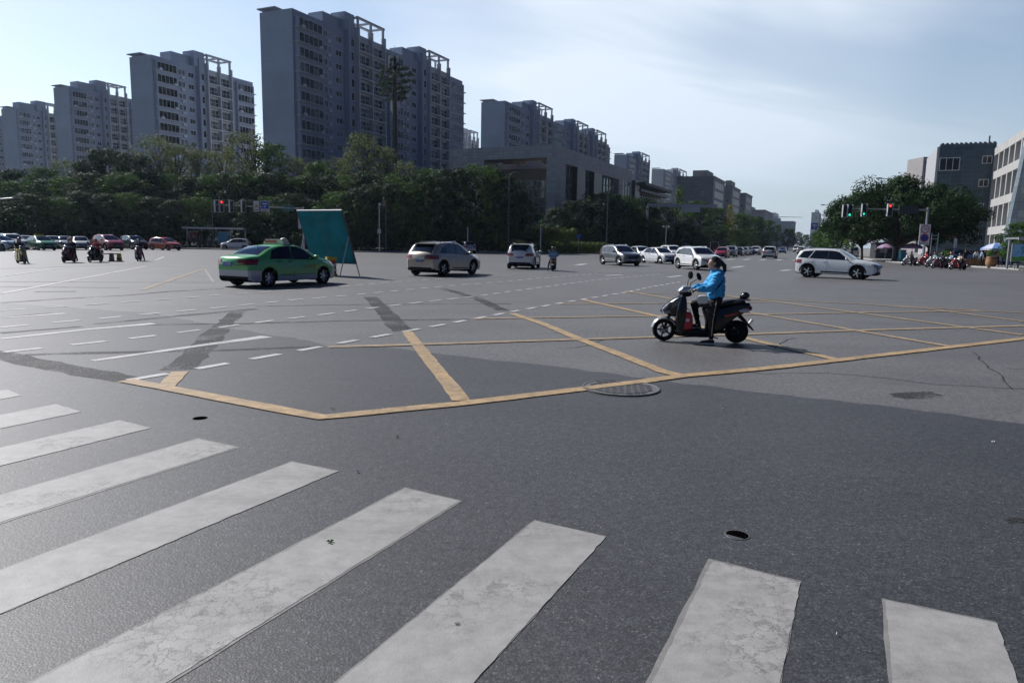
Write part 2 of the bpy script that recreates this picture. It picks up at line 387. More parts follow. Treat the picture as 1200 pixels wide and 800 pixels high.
# crosswalk
STR = [((8, 457), (25, 464)), ((66, 474), (95, 483)), ((140, 493), (177, 502)), ((232, 515), (277, 525)), ((342, 542), (396, 553)), ((475, 573), (538, 588)), ((627, 611), (710, 630)), ((835, 658), (938, 684)), ((1037, 704), (1167, 731))]
cdir = (at(1008, 300) - at(850, 700)); cdir = Vector(((1012 - 600) / F, 1, 0)).normalized()
rd = random.Random(5)
for i, (a, b) in enumerate(STR):
    a, b = at(*a), at(*b); L_ = 6.2
    ca = cdir
    if i == 8: ca = (at(1037, 704) - at(1046, 800)).normalized()
    pl = []
    def side(p, q, k):
        return [p.lerp(q, j / k) + Vector((rd.uniform(-1, 1), rd.uniform(-1, 1), 0)) * .0045 for j in range(k)]
    c, d = b - ca * L_, a - ca * L_
    if i in (3, 4, 5, 6, 7, 8):
        n2 = Vector((-ca.y, ca.x, 0)); e_ = rd.uniform(.012, .028); uo = sheet('crosswalk_stripe', side(a + n2 * e_ + ca * e_, b - n2 * e_ * rd.uniform(-.5, 1) + ca * e_, 8) + side(b - n2 * e_ * rd.uniform(-.5, 1) + ca * e_, c - n2 * e_, 60) + side(c - n2 * e_, d + n2 * e_, 4) + side(d + n2 * e_, a + n2 * e_ + ca * e_, 60), Z2 - .0018, P_UNDER, label='older paint edge showing round a foreground zebra stripe'); uo['group'] = 'zebra stripes in the foreground'
    pl = side(a, b, 8) + side(b, c, 110) + side(c, d, 8) + side(d, a, 110)
    o = sheet('crosswalk_stripe', pl, Z2, P_WHITE, label='thick cracked white zebra stripe of the foreground crosswalk'); o['group'] = 'zebra stripes in the foreground'
# yellow box
YB = [([(147, 446.5), (175, 451.5), (300, 475.5), (376, 490), (537, 474), (600, 466.5), (687, 456), (755, 447.5), (800, 441), (900, 432), (982, 422.5), (1115, 407), (1200, 397), (1500, 363)], .20)]
YI = [([(193, 455), (211, 436)], .21), ([(477, 389), (541, 470)], .21), ([(600, 367.5), (637, 380), (675, 396), (725, 415), (775, 435), (798, 441)], .21), ([(681, 351), (785, 374), (900, 403), (981, 422)], .20),
      ([(732, 341), (785, 350), (900, 370), (1115, 406.5)], .20), ([(820, 343), (900, 352.5), (1200, 393)], .20), ([(737, 343), (820, 346), (900, 351), (1012, 356.5), (1087, 362), (1200, 377)], .18), ([(1030, 358), (1200, 367), (1400, 378)], .18),
      ([(385, 407), (480, 404.5), (600, 400.5), (762, 395.5), (900, 391), (1000, 387.5), (1200, 382), (1400, 377)], .19), ([(555, 374), (600, 373), (762, 370.5), (900, 368.5), (1000, 366.5), (1150, 364.5)], .17), ([(657, 356.5), (720, 356), (820, 355), (900, 354)], .16)]
for i, (ln, w) in enumerate(YB): ribbon('yellow_line', ln, w, Z3, P_YEL, 'thick yellow outline of the no-stopping box on the near side', jitter=.008, seed=i)
for i, (ln, w) in enumerate(YI): ribbon('yellow_line', ln, w, Z2 + .0032 + .0003 * i, P_YEL if i < 4 else P_YELF, 'yellow crossing line inside the no-stopping box', jitter=.008, seed=20 + i)
# white dashed guide lines
DL = [([(150, 446), (234, 432), (346, 412), (431, 396.5), (528, 379), (605, 364.5), (682, 351), (732, 343), (765, 336), (800, 330)], .16),
      ([(5, 413), (107, 402), (170, 395), (225, 388), (311, 377), (385, 368), (444, 360), (504, 353), (560, 347), (602, 341), (640, 336), (700, 328), (775, 321)], .15),
      ([(0, 384), (53, 379), (112, 374), (163, 369), (210, 365), (264, 360), (345, 351.5), (412, 346), (504, 337), (600, 329), (700, 320.5)], .15),
      ([(0, 364), (63, 360), (116, 356.5), (162, 353), (208, 350), (265, 345), (315, 342), (400, 336), (460, 330.5), (600, 322)], .14)]
for ln, w in DL: dashes('dashed_line', ln, w * .9, .54, .42, Z2 + .0022, P_WHITE2, 'white dashed turning guide line curving across the intersection')
WL = [([(109, 423), (236, 405), (313, 394.5)], [.14, .17, .30], P_WHITE2), ([(0, 397.5), (105, 386), (180, 379.5)], [.14, .18, .26], P_WHITE2), ([(-20, 375), (0, 373), (77, 367.5)], [.14, .14, .2], P_WHITE2),
      ([(2, 344), (172, 312)], .16, P_WHITE2), ([(167, 339.5), (240, 315)], .16, P_YELF), ([(175, 311), (247, 314)], .15, P_WHITE2), ([(0, 315), (175, 309)], .15, P_FAINT), ([(0, 330), (250, 331)], .15, P_FAINT),
      ([(0, 324), (75, 314)], .15, P_WHITE2), ([(182, 305), (192, 301)], .15, P_WHITE2), ([(0, 336), (140, 337)], .14, P_FAINT), ([(640, 320), (740, 319.5), (830, 320)], .2, P_FAINT), ([(710, 323), (729, 322)], .3, P_WHITE2), ([(783, 325), (799, 323)], .3, P_WHITE2),
      ([(676, 310.7), (686, 309.3)], .6, P_WHITE2), ([(858, 313.8), (871, 312)], .5, P_WHITE2), ([(915, 317.4), (926, 316.2)], .5, P_WHITE2), ([(880, 321), (915, 321.5)], .2, P_FAINT), ([(560, 316), (600, 316), (650, 313)], .2, P_FAINT),
      ([(1090, 328), (1200, 334)], .25, P_FAINT), ([(1160, 320), (1200, 322.5)], .4, P_FAINT), ([(250, 331), (240, 315)], .1, P_FAINT)]
for i, (ln, w, mt_) in enumerate(WL): ribbon('white_line', ln, w, Z2 + .0008 * (i % 3) + (.0004 if i > 3 else 0), mt_, 'worn white road line on the old asphalt', jitter=.01, seed=60 + i)
# far zebra across the street
for i in range(13):
    x = 700 + 232 * i / 12 if i > 4 else 0
    if not x: continue
    a = at(x, 304.0 + (x - 860) * .012); d = D1
    o = ribbon('crosswalk_stripe', [a - d * 2.5, a + d * 4.5], .5, Z2, P_WHITE2, 'short white zebra stripe across the far street', world=True); o['group'] = 'zebra stripes across the far street'
# milled strips and tyre streaks
BL = [([(-20, 412), (0, 416), (60, 429), (150, 445)], .42), ([(32, 416), (90, 414), (162, 412.5), (230, 411.5), (300, 409.5), (370, 406.5)], .2), ([(206, 434), (225, 419), (246, 399)], .42), ([(242, 401), (258, 385)], .42), ([(258, 384), (279, 365)], .34),
      ([(471, 388), (450, 364), (434, 348)], .42), ([(590, 364), (560, 350), (519, 338)], .34), ([(0, 355), (75, 350), (150, 346), (200, 341.5), (260, 338.5)], .22), ([(0, 390.5), (95, 383)], .2), ([(112, 380), (217, 369.5), (300, 362)], .22),
      ([(160, 381), (300, 379), (400, 376), (550, 374)], .16), ([(300, 359), (450, 356.5), (600, 356)], .13), ([(-10, 373.5), (0, 372.5), (60, 367)], .16), ([(40, 342), (90, 341.5)], .3)]
for i, (ln, w) in enumerate(BL): ribbon('scraped_strip', ln, w, Z1 + .002 + .0003 * i / 14, P_BLACK, 'dark scraped strip where an old line was removed', jitter=.035, seed=90 + i)
CR = [[(970, 437), (1040, 443), (1095, 450), (1180, 456), (1200, 455)], [(1137, 412), (1152, 424), (1165, 436), (1180, 447), (1187, 456)], [(907, 409), (920, 400), (930, 396)], [(850, 434), (900, 438), (970, 437)], [(1180, 432), (1200, 433)], [(650, 409), (690, 405), (705, 398)]]
for i, c in enumerate(CR): ribbon('road_crack', c, .018, Z1 + .003, P_TAR, 'thin crack in the old asphalt', jitter=.05, seed=140 + i)
rd = random.Random(9)
def blot(cx_, cy_, rx, ry, z, mt_, name, label, n=22, ex=.35, seed=3):
    r2 = random.Random(seed); pl = [at(cx_ + rx * math.cos(2 * math.pi * i / n) * (1 - ex * r2.random()), cy_ + ry * math.sin(2 * math.pi * i / n) * (1 - ex * r2.random())) for i in range(n)]
    o = sheet(name, pl, z, mt_, label=label); return o
blot(1072, 463, 36, 5, Z1 + .003, P_BLACK, 'road_stain', 'dark rough stain on the old asphalt')
blot(1190, 610, 16, 4, Z1 + .004, P_BLACK, 'road_stain', 'dark smudge on the new asphalt at the right edge', seed=8)
# ============================================================ SETTING
CP = {}
def paving(name, c, ln=(.12, .12, .12)):
    M_, t, p = newmat(name); g_ = nd(t, 'ShaderNodeNewGeometry').outputs['Position']
    br = nd(t, 'ShaderNodeTexBrick', {'Vector': g_, 'Color1': (*c, 1), 'Color2': (*[v * .8 for v in c], 1), 'Mortar': (*ln, 1), 'Scale': 1.0, 'Mortar Size': .01, 'Brick Width': .4, 'Row Height': .2})
    t.links.new(br.outputs[0], p.inputs['Base Color']); p.inputs['Roughness'].default_value = .8; return M_
PAVE = paving('pavement', (.26, .25, .24)); KERB = mat('kerb_stone', (.34, .33, .32), .8, noise=.2, nscale=3); SOIL = mat('soil', (.05, .045, .03), .95, noise=.4, nscale=2)
lk = [at(*p) for p in [(-330, 293), (-200, 292), (0, 290.6), (120, 290.9), (240, 292.3), (340, 294.5), (440, 295.8), (550, 296.1), (650, 296.4), (690, 296.8), (707, 296.6), (716, 296.0)]]
lk.append(lk[-1] + D1 * 900)
rk = [at(*p) for p in [(1700, 345), (1200, 316.8), (1140, 313), (1043, 307.5), (1018, 304.6), (1003, 302.2)]]
rk.append(rk[-1] + D1 * 900)
def slab_block(name, line, extra, label):
    pl = line + extra
    o = sheet(name, pl, .13, PAVE, label=label)
    Lf, Rt = ribbon_pts(line, .3); mb = MB(); n = len(line)
    for i in range(n - 1):
        a, b, c, d = Lf[i], Lf[i + 1], Rt[i + 1], Rt[i]
        vs = [Vector((q.x, q.y, z)) for z in (-.01, .145) for q in (a, b, c, d)]
        mb.add(vs, [(0, 1, 5, 4), (2, 3, 7, 6), (4, 5, 6, 7), (1, 2, 6, 5), (3, 0, 4, 7)], KERB)
    k = mb.build('kerb', fix=True); struct(k); k['label'] = 'pale stone kerb along ' + label
slab_block('pavement', lk, [Vector((-300, 1100, 0)), Vector((-880, 800, 0)), Vector((-880, 20, 0)), Vector((-300, 20, 0))], 'pavement in front of the trees on the left')
slab_block('pavement', rk, [Vector((880, 900, 0)), Vector((880, 0, 0))], 'pavement on the right corner of the crossing')
def off(line, d):
    L2, R2 = ribbon_pts(line, 2 * abs(d)); return L2 if d > 0 else R2
bed = off(lk[1:], 5.5)
sheet('planting_bed', bed + [Vector((-200, 900, 0)), Vector((-500, 600, 0)), Vector((-500, 60, 0))], .14, SOIL, label='dark soil of the planted strip behind the left pavement')

# haze
hb = MB(); hb.box((0, 715, 31.5), (1860, 1640, 65), None) if False else None
hm = bpy.data.materials.new('haze_air'); hm.use_nodes = True; t = hm.node_tree; t.nodes.clear()
pv = nd(t, 'ShaderNodeVolumePrincipled', {'Color': (.66, .82, 1.0, 1), 'Density': .00011, 'Anisotropy': .45}); ou = nd(t, 'ShaderNodeOutputMaterial'); t.links.new(pv.outputs[0], ou.inputs['Volume'])
hb = MB(); hb.box((0, 715, 32), (1860, 1640, 66), hm); ho = hb.build('haze'); ho['kind'] = 'stuff'; ho['label'] = 'pale blue haze in the air over the city'

# ------------------------------------------------------------ building materials
def tile(name, c, sx, sz, ln=.6, lw=.03, rough=.6, var=.08, ox=0.0):
    M_, t, p = newmat(name); oc = nd(t, 'ShaderNodeTexCoord').outputs['Object']; sp = nd(t, 'ShaderNodeSeparateXYZ', {0: oc})
    h_ = mth(t, 'ADD', mth(t, 'ADD', sp.outputs[0], sp.outputs[1]), ox + 1000.0)
    fx = mth(t, 'FRACT', mth(t, 'DIVIDE', h_, sx)); fz = mth(t, 'FRACT', mth(t, 'DIVIDE', mth(t, 'ADD', sp.outputs[2], 100.0), sz))
    lx = mth(t, 'LESS_THAN', fx, lw / sx); lz = mth(t, 'LESS_THAN', fz, lw / sz); l_ = mth(t, 'MAXIMUM', lx, lz)
    cid = nd(t, 'ShaderNodeCombineXYZ', {0: mth(t, 'FLOOR', mth(t, 'DIVIDE', h_, sx)), 1: mth(t, 'FLOOR', mth(t, 'DIVIDE', mth(t, 'ADD', sp.outputs[2], 100.0), sz))})
    wn_ = nd(t, 'ShaderNodeTexWhiteNoise', {'Vector': cid.outputs[0]})
    nn = nd(t, 'ShaderNodeTexNoise', {'Vector': oc, 'Scale': .15, 'Detail': 6.0})
    sc = mth(t, 'ADD', rng(t, wn_.outputs[0], 0, 1, 1 - var, 1 + var), rng(t, nn.outputs[0], .3, .7, -.1, .1))
    vm = nd(t, 'ShaderNodeVectorMath', {0: c, 'Scale': sc}, operation='SCALE')
    t.links.new(mix(t, l_, vm.outputs[0], tuple(v * ln for v in c)), p.inputs['Base Color']); p.inputs['Roughness'].default_value = rough; return M_
RENDER = tile('render_wall', (.33, .375, .46), 60, 2.95, ln=.85, lw=.08, rough=.85, var=.02)
RENDER2 = mat('render_brownish', (.27, .25, .25), .85, noise=.1, nscale=.3)
BALC = mat('balcony_white', (.50, .51, .52), .7); FRAMEM = mat('frame_white', (.62, .63, .65), .6)
def glassmat(name, c, rough=.08, spec=.8, var=.5):
    M_, t, p = newmat(name); oi = nd(t, 'ShaderNodeObjectInfo'); gp = nd(t, 'ShaderNodeNewGeometry').outputs['Position']
    fl = nd(t, 'ShaderNodeVectorMath', {0: gp, 1: (.7, .7, .45)}, operation='MULTIPLY'); f2 = nd(t, 'ShaderNodeVectorMath', {0: fl.outputs[0]}, operation='FLOOR')
    w_ = nd(t, 'ShaderNodeTexWhiteNoise', {'Vector': f2.outputs[0]}); vm = nd(t, 'ShaderNodeVectorMath', {0: c, 'Scale': rng(t, w_.outputs[0], 0, 1, 1 - var, 1 + var * 1.6)}, operation='SCALE')
    cur = nd(t, 'ShaderNodeSeparateColor', {0: w_.outputs['Color']}); t.links.new(mix(t, rng(t, cur.outputs[1], .80, .82, 0, .8), vm.outputs[0], (.26, .25, .24)), p.inputs['Base Color']); p.inputs['Roughness'].default_value = rough; p.inputs['Specular IOR Level'].default_value = spec; return M_
GLASS = glassmat('window_glass', (.012, .015, .019), spec=.35); GLASSD = glassmat('window_dark', (.012, .014, .017), spec=.35); GLASSB = glassmat('curtain_wall_glass', (.06, .085, .09), .05, 1.0, .4)
LOCAL_RZ = math.atan2(D1.y, D1.x)
def solve_r(px, r, py=235):
    k = kx(px, py); D = r / (k * math.cos(A) - math.sin(A)); return Vector((k * D, D, 0))
def win_mesh(w, h, nx, ny=1, fr=.10, dep=.12, gm=GLASS, fm=FRAMEM, sash=True):
    """centred on origin, facing -Y"""
    mb = MB(); mb.box((0, .05, 0), (w - .02, .04, h - .02), gm)
    mb.box((0, 0, h / 2 - fr / 2), (w, dep, fr), fm); mb.box((0, 0, -h / 2 + fr / 2), (w, dep, fr), fm)
    for i in range(nx + 1):
        x = -w / 2 + fr / 2 + (w - fr) * i / nx; mb.box((x, .001, 0), (fr * (1 if i in (0, nx) else .8), dep - .01, h - 2 * fr), fm)
    for j in range(1, ny): mb.box((0, .002, -h / 2 + h * j / ny), (w - 2 * fr, dep - .02, fr * .7), fm)
    return mb
def place_parts(root, name, items, limit=100):
    """items: (MB template, Matrix, key) -> individual parts sharing meshes, the rest one part of kind stuff"""
    items = sorted(items, key=lambda q: q[2]); cache = {}
    for tpl, T, _ in items[:limit]:
        if id(tpl) not in cache: cache[id(tpl)] = tpl.mesh(name)
        o = link(name, cache[id(tpl)], root); o.matrix_local = T
    rest = items[limit:]
    if rest:
        mb = MB()
        for tpl, T, _ in rest:
            o_ = len(mb.v); mb.v += [tuple(T @ Vector(v)) for v in tpl.v]; mb.f += [tuple(i + o_ for i in f) for f in tpl.f]
            mb.m += [mb.mi(tpl.ml[k]) for k in tpl.m]
        o = mb.build(name, root); o['kind'] = 'stuff'
WB = win_mesh(7.6, 2.0, 5, 1, gm=GLASS); WB2 = win_mesh(5.8, 2.0, 4, 1, gm=GLASS); WP = win_mesh(1.2, 1.5, 2, gm=GLASS); WS = win_mesh(2.3, 1.35, 2, gm=GLASSD); WN = win_mesh(1.3, 1.9, 1, gm=GLASSD); WK = win_mesh(4.7, 2.15, 3, 2, gm=GLASS, fr=.1)
def tower(P, L, Dp, H, pat, label, group, floors0=3, rooftop=True, wall=RENDER, name='apartment_tower', nlim=100):
    root = empty(name, P, LOCAL_RZ, label, 'apartment building', group)
    fh = 2.95; nf = int((H - 1.5) / fh); base = H - 1.2 - nf * fh
    body = MB(); body.box((L / 2, Dp / 2, (H - .9) / 2), (L, Dp, H - .9), wall)
    for (x0, y0, x1, y1) in ((0, 0, L, .25), (0, Dp - .25, L, Dp), (0, .25, .25, Dp - .25), (L - .25, .25, L, Dp - .25)):
        body.box(((x0 + x1) / 2, (y0 + y1) / 2, H - .45), (x1 - x0, y1 - y0, .9), wall)
    W_ = {'B': 9.6, 'C': 7.6, 'P': 3.6, 'S': 4.2, 'N': 2.6, 'K': 10.6, 'Q': 2.5}; tot = sum(W_[c] for c in pat); k = L / tot
    x = 0; items = []; led = MB(); bal = MB()
    cpos = Vector((0, 0, 0))
    for c in pat:
        w = W_[c] * k; xc = x + w / 2
        if c in 'BC': body.box((xc, -.45, (H - 1.3) / 2), (w * .86, .9, H - 1.3), wall)
        if c in 'NK': body.box((xc, -.7, (H + (2.2 if c == 'N' else 0) - .2) / 2), (w, 1.4 if c == 'N' else 1.39, H + (2.2 if c == 'N' else 0) - .2), wall if c == 'N' else BALC)
        for f in range(nf):
            z = base + f * fh
            if z < 1: continue
            def put(tp, dx, y, dz, sx=1): items.append((tp, Matrix.Translation((xc + dx, y, z + dz)) @ Matrix.Diagonal((sx * k, 1, 1, 1)), ((root.matrix_world @ Vector((0, 0, 0))).length * 0 + (xc) * .6 - z * .9) if z > 9 else 1e5))
            if c in 'BC':
                put(WB if c == 'B' else WB2, 0, -.93, 1.75)
                led.box((xc, -.75, z + .62), (w * .95, 1.5, .13), BALC)
                if (f * 7 + int(x)) % 3: led.box((xc + w * (.30 if f % 2 else -.28), -1.25, z + .95), (.85, .35, .55), FRAMEM)
            elif c == 'P': put(WP, -.7 * k, -.03, 1.7); put(WP, .8 * k, -.03, 1.7); led.box((xc + .2, -.25, z + .35), (1.1, .5, .5), FRAMEM)
            elif c == 'Q': put(WP, 0, -.03, 1.7)
            elif c == 'S': put(WS, 0, -.03, 1.6)
            elif c == 'N': put(WN, 0, -1.43, 1.6)
            elif c == 'K':
                put(WK, -w / 4 / 1, -1.62, 1.45, (w / 2 - .5) / 4.7 / k); put(WK, w / 4, -1.62, 1.45, (w / 2 - .5) / 4.7 / k)
                bal.box((xc, -1.95, z + .18), (w + .1, 1.1, .32), BALC)
                bal.box((xc, -1.62, z + .62), (w - .2, .1, .55), GLASSD)
        if c == 'K':
            for q in (-w / 2, 0, w / 2): bal.box((xc + q, -1.96, H / 2 + .6), (.38, 1.12, H + 1), BALC)
            if rooftop:
                hh = 3.0; fr = MB()
                for qx in (-w / 2 + .2, 0, w / 2 - .2):
                    for qy in (-1.9, 2.2): fr.box((xc + qx, qy, H + hh / 2), (.45, .45, hh), BALC)
                for qy in (-1.9, 2.2): fr.box((xc, qy, H + hh + .25), (w + .5, .5, .5), BALC)
                for qx in (-w / 2 + .2, 0, w / 2 - .2): fr.box((xc + qx, .15, H + hh + .24), (.4, 3.5, .42), BALC)
                fr.build('roof_pergola', root)
                fr = MB(); fr.box((xc - w / 2 - 1.6, 1.0, H + 1.9), (3.4, 4.0, 3.8), wall); fr.box((xc - w / 2 - 6.0, 2.6, H + 1.2), (6.0, 4.0, 2.4), wall); fr.build('stair_room', root)
        x += w
    body.build('wall', root)
    if led.v: led.build('ledge', root)['kind'] = 'stuff'
    if bal.v: bal.build('balcony_frame', root)['kind'] = 'stuff'
    rf = MB(); rf.box((1.4, Dp - 2.2, H + .62), (3.8, 5.0, .22), wall); rf.box((.6, Dp - .6, H + .25), (.4, .4, .6), wall); rf.box((3.0, Dp - 1, H + .25), (.3, .3, .6), wall)
    rf.build('roof_canopy', root)
    place_parts(root, 'window', items, nlim)
    return root
bpy.context.view_layer.update()
# corner pixel, depth, gable depth, length, height
G_T = 'grey apartment towers behind the trees'
def T2(pxc, D, pxl, pxr, yc, yl, yr):
    """near corner, gable width and facade length from the pixel columns of the three vertical edges"""
    P = pos(pxc, D, yc); kl = kx(pxl, yl); kr = kx(pxr, yr)
    gw = (P.x - kl * P.y) / (math.cos(A) + kl * math.sin(A)); fl = (kr * P.y - P.x) / (math.sin(A) - kr * math.cos(A)); return P, gw, fl
P_, gw, fl = T2(342, 154, 304, 542, 9, 11, 92); tower(P_, fl, gw, hgt(341, 9.5, 154), 'BPSNKPCPSNKQB', 'tallest looking grey apartment block left of the tree shaped mast', G_T)
P_, gw, fl = T2(177, 184, 151, 296, 64, 59, 92); tower(P_, fl, gw, hgt(177, 64, 184), 'BPSNKPB', 'grey apartment block directly left of the tallest looking block', G_T)
P_, gw, fl = T2(80, 244, 62, 168, 101, 98, 125); tower(P_, fl, gw, hgt(80, 101, 244), 'BPSNKPB', 'hazy apartment block third from the left edge, before the larger ones', G_T)
P_, gw, fl = T2(18, 277, 1, 75, 126, 125, 140); tower(P_, fl, gw, hgt(18, 126, 277), 'BPSNKP', 'hazy grey apartment block at the far left edge', G_T, nlim=60)
P_, gw, fl = T2(592, 242, 564, 714, 118, 117, 162); tower(P_, fl, gw, hgt(592, 118, 242), 'BPSNKPBPSNKPSNKB', 'long apartment block rising behind the granite hall', G_T)
P_, gw, fl = T2(735, 380, 720, 757, 180, 179, 184); tower(P_, fl, gw, hgt(735, 181, 380), 'BPNK', 'small distant apartment block between the long block and the white one', G_T, nlim=30)
P_, gw, fl = T2(778, 440, 764, 801, 198, 197, 206); tower(P_, fl, gw, hgt(778, 198, 440), 'CSPNK', 'pale distant apartment block above the granite office row', G_T, wall=BALC, nlim=30)
P_, gw, fl = T2(540, 300, 525, 558, 161, 161, 165); tower(P_, fl, gw, hgt(540, 161, 300), 'SNKP', 'sliver of white apartment block right behind the tallest block', G_T, wall=BALC, nlim=30)
P_ = pos(-35, 310); tower(P_, 30, 14, 49, 'BPSNK', 'faint apartment block cut by the left edge', G_T, nlim=20)

# ------------------------------------------------------------ granite hall
GRAN = tile('granite_tile', (.33, .325, .335), 1.2, .6, ln=.55, lw=.045, var=.14); GRAN2 = tile('granite_tile_fine', (.23, .23, .225), 1.6, .8, ln=.6, lw=.06, var=.1)
BLACKP = mat('black_pier', (.012, .013, .017), .35); MULL = mat('mullion', (.18, .17, .16), .5, metal=.4); REDB = mat('red_brown_frame', (.14, .085, .06), .6)
def curtain(mb, x0, x1, z0, z1, y, nx, nz, gm=GLASSB, ax='x'):
    def bx(cx_, cz_, w, h, d, mt_, yo=0):
        if ax == 'x': mb.box((cx_, y + yo, cz_), (w, d, h), mt_)
        else: mb.box((y + yo, cx_, cz_), (d, w, h), mt_)
    bx((x0 + x1) / 2, (z0 + z1) / 2, x1 - x0, z1 - z0, .1, gm)
    for i in range(nx + 1): bx(x0 + (x1 - x0) * i / nx, (z0 + z1) / 2, .14, z1 - z0 - .02, .3, MULL, -.1)
    for j in range(nz + 1): bx((x0 + x1) / 2, z0 + (z1 - z0) * j / nz, x1 - x0 - .02, .14, .26, MULL, -.1)
PM = pos(651, 145, 200); Hm = hgt(651, 169.5, 145)
mu = empty('exhibition_hall', PM, LOCAL_RZ, 'low granite clad hall with tall glass bays and black piers', 'building')
def fxr(px): k = kx(px, 210); return (k * PM.y - PM.x) / (math.sin(A) - k * math.cos(A))
def fyl(px): k = kx(px, 200); return (PM.x - k * PM.y) / (math.cos(A) + k * math.sin(A))
X = {n: fxr(p) for n, p in dict(p0=662.5, g1=675.5, b1=685, g2=695.5, b2=704.5, g3=725.5, w=741, b3=746.5, e=779).items()}
Yl = {n: fyl(p) for n, p in dict(c=640.5, o=567, e=527).items()}
zo = hgt(664, 190, 147)
mb = MB()
mb.box((X['p0'] / 2, Yl['c'] / 2, (Hm) / 2), (X['p0'], Yl['c'], Hm), GRAN)                                  # corner pier
mb.box((X['p0'] / 2 + X['w'] / 2, 2.5, (zo + Hm) / 2), (X['w'] - X['p0'], 5, Hm - zo), GRAN)                    # fascia, street side
mb.box(((X['g3'] + X['w']) / 2, 2.5, zo / 2), (X['w'] - X['g3'], 5, zo), GRAN)
for i in range(3): mb.box((X['g3'] + (X['w'] - X['g3']) * (.3 + .22 * i), -.02, zo - 4.6), ((X['w'] - X['g3']) * .08, .1, 9), GLASSD)
mb.box((X['p0'] / 2, (Yl['c'] + Yl['o']) / 2, (Hm + hgt(600, 187, 150)) / 2), (X['p0'], Yl['o'] - Yl['c'], Hm - hgt(600, 187, 150)), GRAN)
mb.box((X['p0'] / 2 + 8, (Yl['o'] + Yl['e']) / 2, Hm / 2), (X['p0'] + 16, Yl['e'] - Yl['o'], Hm), GRAN)
mb.box((X['w'] / 2 + 8, 14 + 2, Hm / 2 - .7), (X['w'] - 18, 18, Hm - 1.4), GRAN)
mb.build('wall', mu)
for a, b in (('g1', 'b1'), ('g2', 'b2')): mb = MB(); mb.box(((X[a] + X[b]) / 2, 1.0, zo / 2), (X[b] - X[a], 2.4, zo - .01), BLACKP); mb.build('pier', mu)
mb = MB(); mb.box(((X['w'] + X['b3']) / 2, .3, zo / 2 + .4), (X['b3'] - X['w'], 2.4, zo + .8), BLACKP); mb.build('pier', mu)
for a, b, nx in (('p0', 'g1', 3), ('b1', 'g2', 3), ('b2', 'g3', 6)):
    mb = MB(); curtain(mb, X[a] + .02, X[b] - .02, 0.2, zo - .02, 1.2, nx, 9); mb.box(((X[a] + X[b]) / 2, .7, zo * .56), (X[b] - X[a] - .05, .5, 1.4), MULL); mb.build('glass_bay', mu)
mb = MB(); zz = zo + .2
mb.box(((X['b3'] + X['e']) / 2, 8, zz / 2 - .4), (X['e'] - X['b3'], 14, zz - .8), GRAN2); mb.build('wing', mu)
mb = MB(); mb.box(((X['b3'] + X['e']) / 2, 6, zz + .1), (X['e'] - X['b3'] + .6, 17, .8), mat('eave_dark', (.03, .03, .035), .6)); mb.box(((X['b3'] + X['e']) / 2, -.5, zz - 1.6), (X['e'] - X['b3'], 1.6, .7), GRAN2); mb.build('eave', mu)
for j in range(3):
    mb = MB(); curtain(mb, X['b3'] + .5, X['e'] - .5, zz - 6.6 - j * 5, zz - 2.2 - j * 5, .85, 12, 2, GLASS); mb.build('window_band', mu)
# set back glass box seen through the portal
mb = MB(); zb = hgt(600, 204, 150); y0, y1 = Yl['c'] + .05, Yl['o'] - .05
mb2 = MB(); curtain(mb2, y0, y1 - 3, .2, zb - 1, 5.5, 9, 8, GLASSB, 'y'); mb2.build('glass_bay', mu)
mb.box((10, (y0 + y1) / 2, zb + .2), (9.2, y1 - y0 - .4, 2.4), REDB); mb.box((6.6, (y0 + y1) / 2 + 3, zb + 3), (.6, (y1 - y0) * .4, .7), REDB); mb.box((6.6, y1 - 5, zb + 3.9), (.5, .5, 3.4), REDB); mb.build('red_frame', mu)
# ------------------------------------------------------------ office row
def office(P, gw, fl, H, label, group, wall=GRAN2, rows=7, cols=5, name='office_block', rt=True):
    root = empty(name, P, LOCAL_RZ, label, 'office building', group); mb = MB()
    mb.box((fl / 2, gw / 2, H / 2), (fl, gw, H), wall); mb.box((fl / 2, gw / 2, H + .35), (fl + .5, gw + .5, .7), wall)
    mb.build('wall', root)
    if rt:
        mb = MB(); mb.box((fl * .45, gw * .45, H + 2.2), (fl * .5, gw * .4, 3), wall); mb.box((fl * .7, gw * .75, H + 1.6), (2.5, 2.5, 1.8), wall); mb.build('plant_room', root)
    fh = (H - 2) / rows; items = []; w = (fl * .76) / cols; tp = win_mesh(w * .86, fh * .72, 2, 2, gm=GLASSB)
    for j in range(rows):
        for i in range(cols): items.append((tp, Matrix.Translation((fl * .12 + w * (i + .5), -.05, 1.5 + fh * (j + .45))), -j))
    tg = win_mesh(1.6, 1.4, 2, gm=GLASSD)
    for j in range(rows):
        if j % 2: items.append((tg, Matrix.Translation((-.05, gw * .3, 1.5 + fh * (j + .5))) @ Matrix.Rotation(-math.pi / 2, 4, 'Z'), -j))
    place_parts(root, 'window', items); return root
G_O = 'granite office blocks along the far left side of the street'
H1 = hgt(836, 212, 321)
for i, (pc, pl, lab) in enumerate([(836, 793, 'nearest and widest granite office block beyond the hall'), (858, 842, 'second granite office block along the far street'), (874.4, 862, 'third granite office block, smallest of the row')]):
    P = solve_r(pc, -53, 220); kl = kx(pl, 215); gwid = (P.x - kl * P.y) / (math.cos(A) + kl * math.sin(A))
    office(P, gwid, 30, H1, lab, G_O, rows=7, rt=(i != 2))
BEI = mat('beige_render', (.36, .355, .345), .8, noise=.12, nscale=.3); GREYB = tile('blue_grey_panel', (.25, .28, .32), 3, 3.3, ln=.8, lw=.2, var=.05)
P = solve_r(897, -53); office(P, 42, 55, hgt(897, 247, P.y), 'beige office building with rooftop garden further down the street', None, wall=BEI, rows=6, cols=8)
